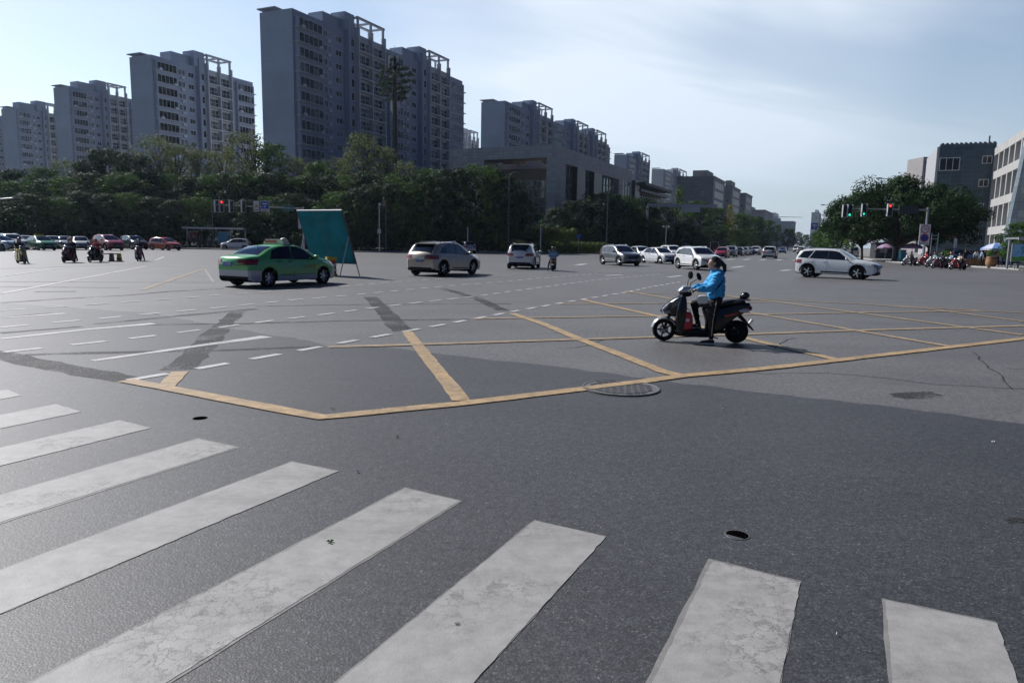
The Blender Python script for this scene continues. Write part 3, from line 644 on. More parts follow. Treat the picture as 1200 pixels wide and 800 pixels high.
P = solve_r(941, -46) if False else pos(928, 640); office(P, 50, 30, hgt(928, 260, 640), 'flat blue grey building near the end of the street', None, wall=GREYB, rows=6, cols=6)
P = pos(906, 760); office(P, 45, 40, hgt(906, 250, 760), 'distant pale block just over the beige building', None, wall=BALC, rows=8, cols=5)
P = pos(957, 720); tb = office(P, 7, 60, hgt(957, 249.5, 720), 'slim pale high rise closing the street view', None, wall=BALC, rows=11, cols=8)
sg = MB(); Q = pos(953, 640)
# right side
DKT = tile('dark_blue_tile', (.032, .055, .075), 1.9, .95, ln=1.9, lw=.07, rough=.35, var=.35); LITE = mat('white_and_sunlit_wall', (.36, .36, .37), .5)
PR = pos(1102, 150, 170); rw = (pos(1168.5, 143.5, 167) - PR).length
root = empty('tiled_tower', PR, LOCAL_RZ, 'dark blue tiled block with scalloped roof edge on the right', 'building')
Hr = hgt(1102, 170, 150)
mb = MB(); mb.box((11, -rw / 2, Hr / 2), (22, rw, Hr), DKT); mb.build('wall', root)
mb = MB()
for i in range(12): mb.ball((.3, -rw * (i + .5) / 12, Hr), .42, DKT, 6)
mb.box((1, -rw + 1.2, Hr + .8), (.3, .25, 1.6), MULL); mb.build('roof_edge', root, smooth=40)
wr = win_mesh(1.7, 1.5, 2, gm=GLASSD)
for (yy, zz_) in [(-.86, .86), (-.84, .66), (-.80, .45), (-.76, .24)]:
    o = wr.build('window', root); o.matrix_local = Matrix.Translation((-.06, rw * yy, Hr * zz_)) @ Matrix.Rotation(-math.pi / 2, 4, 'Z')
o = win_mesh(3.6, 2.6, 3, 1, gm=GLASSD).build('window', root); o.matrix_local = Matrix.Translation((-.06, -rw * .2, Hr * .83)) @ Matrix.Rotation(-math.pi / 2, 4, 'Z')
mb = MB(); mb.box((11, .2, Hr / 2), (21.6, .5, Hr * .97), LITE); mb.build('sunlit_side_tone', root)  # street side of the block; its sunlight is put into this paler colour
# beige framed mall
PF = PR + (Matrix.Rotation(0, 3, 'Z') @ Vector((math.cos(A), -math.sin(A), 0))) * rw
root = empty('shopping_block', PF - D1 * 46, LOCAL_RZ, 'beige framed shopping block with deep window bays at the right edge', 'building'); HB = hgt(1171, 172, 143)
mb = MB(); mb.box((23, -12, HB / 2), (46, 22, HB - .2), GRAN2); mb.build('wall', root)
mb = MB(); nfl = 4; fhh = HB / nfl
for j in range(nfl + 1): mb.box((23, -.35, min(HB - .7, max(.5, j * fhh)) ), (46, 1.3, 1.5), BEI)
for i in range(10): mb.box((.4 + 45.2 * i / 9, -.36, HB / 2), (.8, 1.25, HB - .3), BEI)
mb.build('facade_grid', root)
items = []
tw = win_mesh(3.6, 3.6, 2, 2, gm=GLASSD)
for j in range(nfl):
    for i in range(9): items.append((tw, Matrix.Translation((.4 + 45.2 * (i + .5) / 9, -.99 + .05, fhh * (j + .5))) @ Matrix.Rotation(math.pi, 4, 'Z'), -i))
place_parts(root, 'window', items)
# leaning glass corner
GL3 = tile('grey_glass_panel', (.22, .27, .31), 1.8, 1.2, ln=.5, lw=.06, rough=.15, var=.15)
PG = pos(1195, 112); root = empty('leaning_glass_building', PG, LOCAL_RZ, 'pale glass building with leaning edge and sign boards at the right frame edge', 'building'); Hg = hgt(1197, 118, 112)
mb = MB(); dx = 2.2
vs = [(0, 2.2, 0), (3, 2.2, 0), (3, -20, 0), (0, -20, 0), (0, .6 - dx * .2, Hg), (3, .6 - dx * .2, Hg), (3, -20, Hg), (0, -20, Hg)]
mb.add(vs, [(3, 2, 1, 0), (4, 5, 6, 7), (0, 1, 5, 4), (1, 2, 6, 5), (2, 3, 7, 6), (3, 0, 4, 7)], GL3); mb.build('wall', root, fix=True)
for (yy, z_, w_, h_, c_) in [(-1.5, 9.2, 1.1, 1.3, (.6, .6, .6)), (-1.6, 12.0, 1.2, 1.2, (.12, .14, .18)), (-1.9, 14.6, 1.2, 1.2, (.12, .14, .18)), (-3.2, 12.4, 1.2, 1.2, (.10, .12, .15)), (-3.2, 15.3, 1.6, 1.2, (.65, .62, .62)), (-3.2, 9.6, 1.2, 1.2, (.12, .14, .18))]:
    mb = MB(); mb.box((-.15, yy, z_), (.2, w_, h_), mat('sign%.2f' % c_[0], c_, .5)); mb.box((-.27, yy, z_), (.04, w_ * .6, h_ * .15), mat('sign_red', (.5, .05, .05), .5)); mb.build('sign_board', root)
# brown distant towers on the right
G_R = 'brown towers beyond the dark tiled block'
for (pl, pr, yt, D, lab) in [(1071.5, 1077, 207, 330, 'lowest brown tower step at the left of its group'), (1076.5, 1084, 200, 325, 'middle brown tower step'), (1082.5, 1098, 184, 300, 'tallest brown tower touching the dark tiled block')]:
    a, b = pos(pl, D, yt), pos(pr, D, yt); w = (b - a).length; H_ = hgt((pl + pr) / 2, yt, D)
    root = empty('brown_tower', a, 0, lab, 'apartment building', G_R); mb = MB(); mb.box((w / 2, 6, H_ / 2), (w, 12, H_), RENDER2); mb.build('wall', root)
    items = []; tp = win_mesh(1.5, 1.7, 2, gm=GLASSD); n_ = max(1, int(w / 2.4))
    for j in range(3, int(H_ / 3)):
        for i in range(n_): items.append((tp, Matrix.Translation((w * (i + .5) / n_, -.05, j * 3 + 1)), -j))
    place_parts(root, 'window', items, 40)
a = pos(1056, 470, 215); root = empty('blue_tower', a, 0, 'distant blue grey tower top showing over the right trees', 'apartment building'); H_ = hgt(1060, 215, 470)
mb = MB(); mb.box((4, 6, H_ / 2), (8, 12, H_), GREYB); mb.build('wall', root)
mb = MB(); mb.box((4, 6, H_ + .8), (5, 6, 1.6), GREYB); mb.build('plant_room', root)
# white podium wedges
a = pos(1094, 230, 212); root = empty('white_podium', a, LOCAL_RZ, 'white stepped podium wall between brown towers and tiled block', 'building'); mb = MB()
H_ = hgt(1092, 212, 230); mb.box((6, -10, H_ / 2), (12, 20, H_), LITE); mb.build('wall', root); mb = MB(); curtain(mb, 1, 11, H_ - 3, H_ - 1.2, .1, 12, 1, GLASSD); mb.build('window_band', root)

# ============================================================ TREES
def leafmat(name, c, c2, trans=.35):
    M_, t, p = newmat(name); oi = nd(t, 'ShaderNodeObjectInfo'); g_ = nd(t, 'ShaderNodeNewGeometry').outputs['Position']
    n_ = nd(t, 'ShaderNodeTexNoise', {'Vector': g_, 'Scale': .55, 'Detail': 4.0}); n2 = nd(t, 'ShaderNodeTexNoise', {'Vector': g_, 'Scale': 6.0})
    f = mth(t, 'ADD', mth(t, 'MULTIPLY', rng(t, n_.outputs[0], .3, .7), .55), mth(t, 'ADD', mth(t, 'MULTIPLY', oi.outputs['Random'], .3), mth(t, 'MULTIPLY', rng(t, n2.outputs[0], .3, .7), .25)), clamp=True)
    col = mix(t, f, c, c2); t.links.new(col, p.inputs['Base Color']); p.inputs['Roughness'].default_value = .65; p.inputs['Specular IOR Level'].default_value = .12
    tr = nd(t, 'ShaderNodeBsdfTranslucent', {'Color': mix(t, .5, col, c2)}); ms = nd(t, 'ShaderNodeMixShader', {0: trans, 1: p.outputs[0], 2: tr.outputs[0]})
    t.links.new(ms.outputs[0], t.nodes['Material Output'].inputs['Surface']); return M_
L_DARK = leafmat('leaf_dark', (.005, .014, .009), (.030, .066, .022), .25); L_MID = leafmat('leaf_mid', (.014, .040, .011), (.065, .135, .028)); L_LOOSE = leafmat('leaf_loose', (.05, .065, .025), (.12, .145, .05), .45)
L_YEL = leafmat('leaf_yellow', (.12, .13, .03), (.25, .22, .04), .45); L_LITE = leafmat('leaf_light', (.07, .12, .03), (.11, .18, .05), .45); L_HEDGE = leafmat('leaf_hedge', (.05, .08, .02), (.13, .17, .035), .2)
BARK = mat('bark', (.055, .045, .035), .9, noise=.4, nscale=6, bump=.6)
def leaves(clumps, per, size, mt_, seed, flat=.35, name='crown'):
    rs = np.random.RandomState(seed); C_ = []; Rr = []
    for (c, r_) in clumps:
        n_ = max(6, int(per * (r_[0] * r_[1] * r_[2]) ** (2 / 3.)))
        d = rs.normal(size=(n_, 3)); d /= np.linalg.norm(d, axis=1)[:, None]; rad = rs.uniform(.45, 1.05, n_) ** .6
        C_.append(np.array(c) + d * rad[:, None] * np.array(r_)); nr = d + rs.normal(scale=.30, size=(n_, 3)); nr[:, 2] += .2; Rr.append(nr / np.linalg.norm(nr, axis=1)[:, None])
    c = np.concatenate(C_); n_ = np.concatenate(Rr); k = len(c)
    a = np.cross(n_, rs.normal(size=(k, 3))); a /= np.linalg.norm(a, axis=1)[:, None]; b = np.cross(n_, a); s = (size * rs.uniform(.55, 1.3, k))[:, None]
    v = np.stack([c - a * s * .5, c + b * s * .32 + n_ * s * .08, c + a * s * .5, c - b * s * .32 + n_ * s * .08], 1).reshape(-1, 3)
    me = bpy.data.meshes.new(name); me.vertices.add(4 * k); me.vertices.foreach_set('co', v.ravel()); me.loops.add(4 * k); me.loops.foreach_set('vertex_index', np.arange(4 * k))
    me.polygons.add(k); me.polygons.foreach_set('loop_start', np.arange(0, 4 * k, 4)); me.update(calc_edges=True); me.materials.append(mt_); me.validate(); return me
def tree_mesh(kind, seed):
    """height ~1 unit = 10 m, returned in metres for a 10 m tree"""
    rd = random.Random(seed); H_ = 10.0; tm = MB(); cl = []
    P0 = dict(dark=(1.4, 3.6, 1.0, 60, .27, L_DARK, 48), mid=(1.6, 3.3, .95, 52, .26, L_MID, 44), loose=(2.4, 2.6, .8, 60, .21, L_LOOSE, 30), cone=(1.5, 1.9, .9, 36, .34, L_LITE, 26), yel=(1.5, 1.8, .9, 30, .34, L_YEL, 22), canopy=(2.0, 6.2, .95, 120, .25, L_DARK, 50), street=(1.8, 2.7, .95, 42, .32, L_MID, 36))[kind]
    base, rx, _, ncl, ls, lm, per = P0
    lean = Vector((rd.uniform(-.3, .3), rd.uniform(-.3, .3), 0)); tr = [Vector((0, 0, -.1)), Vector((0, 0, base * .6)) + lean * .3, Vector((0, 0, base + 1.5)) + lean, Vector((0, 0, H_ * .72)) + lean * 1.6]
    tm.tube(tr, [.24, .18, .13, .04], BARK, 8)
    cz0, cz1 = base, H_
    for i in range(ncl):
        f = (i + .5) / ncl; ph = i * 2.39996 + rd.uniform(-.4, .4)
        z = cz0 + (cz1 - cz0) * f
        if kind in ('cone', 'yel'): w = rx * (1 - f) ** .75 * (1 if f > .12 else .7)
        elif kind == 'canopy': w = rx * math.sqrt(max(.02, 1 - (2 * abs(f - .42)) ** 2.2)); z = cz0 + 4.6 * f + .5
        else: w = rx * math.sqrt(max(.03, 1 - (abs(f - .4) / .62) ** 2))
        rr = w * rd.uniform(.45, 1.0); r_ = rd.uniform(.55, 1.25) * (1.0 if kind not in ('cone', 'yel') else .62) * (.75 if kind == 'loose' else 1)
        if kind == 'canopy': r_ *= rd.uniform(.7, 1.5); rr = w * rd.uniform(.35, 1.22)
        c = Vector((math.cos(ph) * rr, math.sin(ph) * rr, min(z, H_ - r_ * .6)))
        cl.append((c, (r_, r_, r_ * rd.uniform(.6, .85))))
        if rd.random() < (.75 if kind in ('loose', 'canopy') else .35):
            s0 = tr[2].lerp(tr[3], max(0, min(1, f * .8))) if kind != 'canopy' else tr[1].lerp(tr[2], rd.random()); tm.tube([s0, s0.lerp(c, .5) + Vector((0, 0, .3)), c], [.07 if kind != 'canopy' else .12, .045, .015], BARK, 5)
    return tm.mesh('trunk', 60), leaves(cl, per * 5.0, ls, lm, seed)
TM = {}
def tree(kind, seed, P, H_, wx, label, group, name=None, rz=None):
    key = (kind, seed)
    if key not in TM: TM[key] = tree_mesh(*key)
    rd = random.Random(P.x * 7 + P.y); root = empty(name or dict(dark='camphor_tree', mid='leafy_tree', loose='tall_tree', cone='conical_tree', yel='yellow_tree', canopy='shade_tree', street='street_tree')[kind], P, rd.uniform(0, 6.28) if rz is None else rz, label, 'tree', group)
    zr = 7.4 if kind == 'canopy' else 10.0
    s = H_ / zr; root.scale = (s * wx, s * wx, s)
    link('trunk', TM[key][0], root); link('crown', TM[key][1], root); return root
G1 = 'dense dark trees behind the left kerb'; G2 = 'tall loose trees at the back of the left planting'; G3 = 'street trees along the far left side'
def tp(px, yt, D, kind, seed, wx, label, group): return tree(kind, seed, pos(px, D, (yt + 285) / 2) + Vector((0, 0, .13)), hgt(px, yt, D), wx, label, group)
front = [(-25, 232, 90), (8, 238, 92), (38, 229, 93), (68, 233, 94), (98, 226, 97), (125, 230, 98), (152, 227, 99), (180, 233, 100), (207, 236, 103), (236, 232, 104), (262, 240, 104), (290, 236, 103), (318, 232, 103), (345, 228, 102), (372, 236, 102), (398, 226, 101), (424, 222, 100), (452, 216, 101), (478, 214, 103), (505, 206, 106), (532, 199, 108), (560, 194, 112), (585, 204, 113), (607, 226, 115)]
for i, (px, yt, D) in enumerate(front):
    tp(px, yt, D, 'dark' if i % 3 else 'mid', 1 + i % 4, 1.25 if i < 18 else 1.05, 'dense dark green tree in the front row behind the left kerb' if i < 18 else 'tall dark green tree of the front row beside the granite hall', G1)
back = [(-10, 203, 118, 'mid'), (22, 200, 122, 'dark'), (52, 196, 120, 'mid'), (80, 188, 125, 'loose'), (104, 190, 116, 'dark'), (130, 176, 118, 'dark'), (158, 182, 114, 'dark'), (186, 160, 128, 'loose'), (212, 170, 126, 'loose'), (238, 176, 124, 'loose'), (262, 176, 122, 'loose'), (292, 156, 118, 'loose'), (318, 170, 122, 'mid'), (346, 184, 120, 'loose'), (372, 190, 118, 'mid'), (398, 186, 124, 'loose'), (424, 158, 128, 'loose'), (448, 172, 128, 'loose'), (476, 190, 122, 'loose'), (502, 198, 122, 'mid')]
fill = [(-20, 216, 112), (18, 214, 114), (58, 212, 114), (90, 208, 112), (118, 205, 110), (146, 204, 108), (176, 203, 116), (204, 206, 116), (230, 208, 114), (254, 206, 113), (278, 205, 112), (300, 204, 112), (324, 205, 112), (350, 208, 112), (376, 208, 112), (404, 207, 113), (432, 204, 114), (458, 206, 114), (484, 208, 115)]
for i, (px, yt, D) in enumerate(fill): tp(px, yt, D, 'mid' if i % 2 else 'dark', 1 + (i * 3) % 4, 1.2, 'mid sized tree filling the gap between front and back rows on the left', G2)
for i, (px, yt, D, kd) in enumerate(back):
    if kd == 'loose': lb = 'tall thin crowned tree with loose olive leaves in the back row'
    elif kd == 'dark': lb = 'tall dark rounded tree in the back row at left'
    else: lb = 'mid green tree in the back row of the planting'
    tp(px, yt, D, kd, 1 + (i * 3) % 4, .95 if kd == 'loose' else .85, lb, G2)
for i, (px, yt, D, kd, wx) in enumerate([(655, 244, 132, 'dark', 1.3), (678, 236, 138, 'dark', 1.3), (704, 226, 140, 'dark', 1.35), (730, 230, 148, 'mid', 1.3), (752, 233, 160, 'dark', 1.3), (774, 238, 172, 'dark', 1.2), (795, 218, 190, 'cone', 1.0), (818, 236, 200, 'street', 1.2), (838, 244, 215, 'street', 1.2), (855, 240, 232, 'yel', 1.1), (868, 250, 240, 'street', 1.4), (884, 254, 262, 'street', 1.3), (899, 258, 285, 'street', 1.3), (912, 263, 310, 'cone', 1.3), (924, 268, 350, 'street', 1.3), (935, 272, 400, 'street', 1.3), (944, 275, 450, 'street', 1.3), (765, 258, 150, 'dark', 1.8), (800, 262, 168, 'dark', 1.8), (835, 266, 190, 'dark', 1.8), (864, 270, 215, 'mid', 1.8), (890, 272, 250, 'dark', 1.8)]):
    lb = {'cone': 'light green conical tree rising over the street trees', 'yel': 'yellowing tree beside the granite office blocks'}.get(kd, 'green street tree on the far left side of the road' if i > 4 else 'broad dark tree in front of the granite hall')
    tp(px, yt, D, kd, 1 + i % 3, wx, lb, G3)
G4 = 'trees on the right corner'
for i, (px, yt, D, kd, wx) in enumerate([(1053, 213, 92, 'canopy', .86), (1014, 230, 98, 'canopy', .72), (1092, 224, 100, 'canopy', .74), (1001, 222, 120, 'cone', 1.1), (985, 250, 135, 'street', 1.5), (972, 262, 170, 'street', 1.5), (963, 268, 220, 'street', 1.4), (957, 272, 290, 'street', 1.4)]):
    tp(px, yt, D, kd, 1 + i % 3, wx, ['wide dark shade tree behind the red light', 'shade tree left of the wide one, over the white car', 'shade tree merging with the dark tiled block', 'pointed dark tree rising behind the green arrows', 'green tree further down the right side of the street', 'green tree further down the right side of the street', 'green tree further down the right side of the street', 'green tree further down the right side of the street'][i], G4)
tp(1196, 262, 66, 'street', 2, 1.5, 'small tree whose branches enter at the right edge', None)
# shrubs & hedges
def shrub_mesh(seed, mt_):
    rd = random.Random(seed); cl = [(Vector((rd.uniform(-1.4, 1.4), rd.uniform(-.8, .8), rd.uniform(.5, 1.7))), (rd.uniform(.5, .9),) * 3) for _ in range(12)]; return leaves(cl, 150, .28, mt_, seed, name='shrub')
SH = [shrub_mesh(i, L_DARK) for i in range(3)]
rd = random.Random(4); ln = off(lk[1:], 8.0)[:-1]
# continuous dark undergrowth
for row, (d, sc) in enumerate(((7.5, 1.25), (11, 1.9))):
    line = sub(off(lk[1:], d)[:-1] + [lk[-2] + D2 * d + D1 * 60], 2.9)
    for j, p in enumerate(line):
        if p.x < -75: continue
        o = link('shrub', SH[(j + row) % 3], None, p + Vector((0, rd.uniform(-.6, .6), .1)), rd.uniform(0, 6.28)); s = sc * rd.uniform(.85, 1.2); o.scale = (s, s, s)
        tag(o, 'dark leafy shrub in the undergrowth row behind the left kerb', 'shrub', 'shrubs along the kerb under the trees')
def hedge(P, L_, w, h, label, mt_, rz=0, seed=1, per=520, bumpy=.12):
    rs = np.random.RandomState(seed); rd = random.Random(seed); root = empty('trimmed_hedge', P, rz, label, 'hedge', None)
    cl = []; nx, ny = int(L_ / .8), max(2, int(w / .8))
    for i in range(nx):
        for j in range(ny):
            cl.append((((i + .5) * L_ / nx - L_ / 2, (j + .5) * w / ny - w / 2, h - .5 + rd.uniform(-1, 1) * bumpy), (.62, .62, .5)))
            if j in (0, ny - 1):
                for z in np.arange(.4, h - .5, .7): cl.append((((i + .5) * L_ / nx - L_ / 2, (j + .5) * w / ny - w / 2, z), (.6, .55, .5)))
    link('foliage', leaves(cl, per, .17, mt_, seed, name='foliage'), root); st = MB()
    for i in range(5): st.tube([(-L_ / 2 + L_ * (i + .5) / 5, 0, 0), (-L_ / 2 + L_ * (i + .5) / 5 + .1, 0, h * .6)], .05, BARK, 6)
    st.build('stems', root)
hedge(pos(645, 115), 18, 2.5, 1.9, 'long low trimmed hedge in front of the granite hall', L_HEDGE, rz=.03)
hedge(pos(636, 119.5), 11, 3.5, hgt(640, 268, 120), 'higher rounded hedge with sunlit top behind the low one', L_HEDGE, rz=0, seed=3, bumpy=.35)
# ============================================================ VEHICLES
def carpaint(name, c, metal=.0, rough=.28): return mat('paint_' + name, c, rough, metal, coat=.8)
RUB = mat('tyre_rubber', (.010, .010, .010), .85, spec=.15); BLK = mat('black_plastic', (.010, .010, .011), .6, spec=.25); RIM = mat('alloy', (.55, .56, .57), .3, metal=.9); CHR = mat('chrome', (.6, .6, .6), .15, metal=1)
CGL = mat('car_glass', (.008, .010, .012), .05, spec=.8, coat=.7); REDL = mat('tail_lens', (.20, .004, .008), .25, coat=.2); HEADL = mat('head_lens', (.20, .22, .24), .12, coat=.8); ORL = mat('amber_lens', (.6, .16, .02), .2)
PLB = mat('plate_blue', (.015, .06, .38), .4); PLW = mat('plate_white', (.8, .8, .8), .5); WELL = mat('wheel_well', (.005, .005, .005), .95, spec=.05); SEAM = mat('panel_gap', (.01, .01, .01), .9)
PWHITE = carpaint('white', (.62, .63, .64)); PSILV = carpaint('silver', (.46, .47, .48), .5); PCHAMP = carpaint('champagne', (.50, .43, .35), .45); PGREY = carpaint('grey', (.13, .14, .16), .5); PDARK = carpaint('dark', (.03, .035, .045), .3)
PRED = carpaint('red', (.30, .02, .03)); PORANGE = carpaint('orange_red', (.50, .07, .025)); PBLUE = carpaint('blue', (.10, .16, .32), .3); PPALE = carpaint('pale_blue', (.42, .48, .52), .4)
def taxi_paint():
    M_, t, p = newmat('paint_taxi'); oc = nd(t, 'ShaderNodeTexCoord').outputs['Object']; sp = nd(t, 'ShaderNodeSeparateXYZ', {0: oc})
    lim = mth(t, 'ADD', .385, mth(t, 'MULTIPLY', mth(t, 'GREATER_THAN', mth(t, 'ABSOLUTE', mth(t, 'ADD', sp.outputs[0], -.12)), 1.72), .20)); k = mth(t, 'LESS_THAN', sp.outputs[2], lim)
    t.links.new(mix(t, k, (.10, .45, .13), (.50, .51, .53)), p.inputs['Base Color']); p.inputs['Roughness'].default_value = .3; p.inputs['Coat Weight'].default_value = .8; p.inputs['Coat Roughness'].default_value = .05
    return M_
PTAXI = taxi_paint()
def itp(tab, x):
    return float(np.interp(x, [q[0] for q in tab], [q[1] for q in tab]))
CARS = dict(
 sedan=dict(L=4.47, W=1.72, rw=-1.24, fw=1.36, r=.315, clr=.20, tum=.42,
  top=[(-2.235, .80), (-2.21, .93), (-2.10, 1.045), (-1.9, 1.075), (-1.55, 1.10), (-1.18, 1.30), (-.85, 1.415), (-.45, 1.465), (.0, 1.475), (.35, 1.44), (.62, 1.34), (1.22, 1.00), (1.75, .93), (2.05, .82), (2.18, .72), (2.235, .62)],
  belt=[(-2.2, .86), (-1.6, .97), (0, .93), (1.2, .88), (2.2, .66)],
  side=[[(-1.16, .99), (-.93, .99), (-.87, 1.30), (-1.00, 1.22)], [(-.90, .985), (-.18, .965), (-.16, 1.385), (-.60, 1.385), (-.84, 1.31)], [(-.10, .96), (.98, .93), (.70, 1.12), (.36, 1.33), (.20, 1.385), (-.08, 1.395)]],
  ws=[(.42, 1.18), .56, .64], rear=[(-1.52, -.88), .60, .52], seams=[-.14, 1.04, -.88], suv=0),
 suv=dict(L=4.77, W=1.88, rw=-1.42, fw=1.32, r=.37, clr=.27, tum=.38,
  top=[(-2.385, .85), (-2.36, 1.03), (-2.27, 1.13), (-2.02, 1.34), (-1.80, 1.56), (-1.66, 1.64), (-1.0, 1.70), (-.2, 1.72), (.2, 1.67), (.5, 1.56), (1.22, 1.14), (1.75, 1.06), (2.1, .95), (2.3, .82), (2.385, .70)],
  belt=[(-2.3, 1.06), (-1.6, 1.14), (0, 1.07), (1.25, 1.00), (2.3, .76)],
  side=[[(-1.72, 1.16), (-1.28, 1.15), (-1.16, 1.46), (-1.38, 1.40)], [(-1.24, 1.14), (-.34, 1.11), (-.30, 1.56), (-.75, 1.57), (-1.10, 1.50)], [(-.26, 1.105), (.92, 1.06), (.66, 1.26), (.30, 1.50), (.1, 1.555), (-.22, 1.57)]],
  ws=[(.38, 1.18), .62, .70], rear=[(-2.16, -1.78), .66, .58], seams=[-.28, .96, -1.26], suv=1),
 compact=dict(L=4.42, W=1.84, rw=-1.32, fw=1.31, r=.36, clr=.26, tum=.36,
  top=[(-2.21, .85), (-2.19, 1.05), (-2.12, 1.18), (-1.92, 1.42), (-1.76, 1.55), (-1.60, 1.60), (-.9, 1.645), (-.2, 1.65), (.2, 1.61), (.48, 1.51), (1.12, 1.12), (1.6, 1.04), (1.95, .94), (2.13, .82), (2.21, .70)],
  belt=[(-2.15, 1.04), (-1.5, 1.08), (0, 1.04), (1.2, .98), (2.15, .76)],
  side=[[(-1.70, 1.11), (-1.22, 1.105), (-1.12, 1.42), (-1.42, 1.37)], [(-1.16, 1.10), (-.34, 1.08), (-.30, 1.50), (-.75, 1.505), (-1.04, 1.45)], [(-.26, 1.075), (.86, 1.04), (.60, 1.24), (.28, 1.45), (.1, 1.495), (-.22, 1.51)]],
  ws=[(.36, 1.08), .60, .68], rear=[(-2.08, -1.76), .66, .58], seams=[-.28, .90, -1.2], suv=1),
 longsuv=dict(L=4.69, W=1.84, rw=-1.42, fw=1.24, r=.37, clr=.25, tum=.36,
  top=[(-2.345, .85), (-2.33, 1.02), (-2.27, 1.15), (-2.10, 1.42), (-1.98, 1.58), (-1.82, 1.64), (-1.2, 1.69), (-.3, 1.70), (.05, 1.66), (.35, 1.56), (1.05, 1.12), (1.6, 1.05), (2.05, .94), (2.27, .82), (2.345, .70)],
  belt=[(-2.3, 1.08), (-1.6, 1.11), (0, 1.07), (1.1, 1.00), (2.3, .76)],
  side=[[(-2.02, 1.17), (-1.47, 1.145), (-1.20, 1.56), (-1.72, 1.50)], [(-1.36, 1.135), (-.40, 1.11), (-.40, 1.575), (-1.08, 1.565)], [(-.34, 1.105), (.76, 1.07), (.50, 1.27), (.2, 1.48), (-.02, 1.545), (-.34, 1.575)]],
  ws=[(.22, 1.01), .60, .68], rear=[(-2.22, -1.97), .64, .58], seams=[-.37, .82, -1.42], suv=1),
 hatch=dict(L=3.95, W=1.70, rw=-1.22, fw=1.26, r=.305, clr=.19, tum=.38,
  top=[(-1.975, .78), (-1.95, .98), (-1.87, 1.12), (-1.68, 1.34), (-1.52, 1.43), (-1.0, 1.50), (-.3, 1.515), (.1, 1.47), (.4, 1.37), (1.02, 1.0), (1.45, .92), (1.75, .82), (1.9, .72), (1.975, .6)],
  belt=[(-1.9, .96), (-1.2, 1.0), (0, .95), (1.0, .89), (1.9, .66)],
  side=[[(-1.50, 1.03), (-1.12, 1.02), (-1.02, 1.30), (-1.28, 1.25)], [(-1.06, 1.01), (-.30, .99), (-.28, 1.38), (-.70, 1.39), (-.96, 1.34)], [(-.22, .985), (.80, .94), (.5, 1.16), (.2, 1.34), (0, 1.375), (-.2, 1.39)]],
  ws=[(.28, .98), .56, .62], rear=[(-1.84, -1.54), .58, .52], seams=[-.25, .84, -1.1], suv=0),
 van=dict(L=4.9, W=1.78, rw=-1.45, fw=1.55, r=.33, clr=.24, tum=.22,
  top=[(-2.45, .9), (-2.44, 1.3), (-2.38, 1.75), (-2.28, 1.88), (-1.9, 1.93), (-.5, 1.95), (.9, 1.93), (1.25, 1.82), (1.95, 1.20), (2.25, 1.02), (2.4, .85), (2.45, .7)],
  belt=[(-2.4, 1.15), (1.5, 1.12), (2.3, .85)],
  side=[[(-2.2, 1.22), (-1.0, 1.22), (-1.0, 1.72), (-2.15, 1.72)], [(-.92, 1.22), (.45, 1.22), (.45, 1.74), (-.92, 1.74)], [(.55, 1.2), (1.62, 1.18), (1.3, 1.55), (1.1, 1.72), (.55, 1.74)]],
  ws=[(1.18, 1.92), .66, .74], rear=[(-2.43, -2.36), .66, .66], seams=[.5, 1.7, -.96], suv=0))
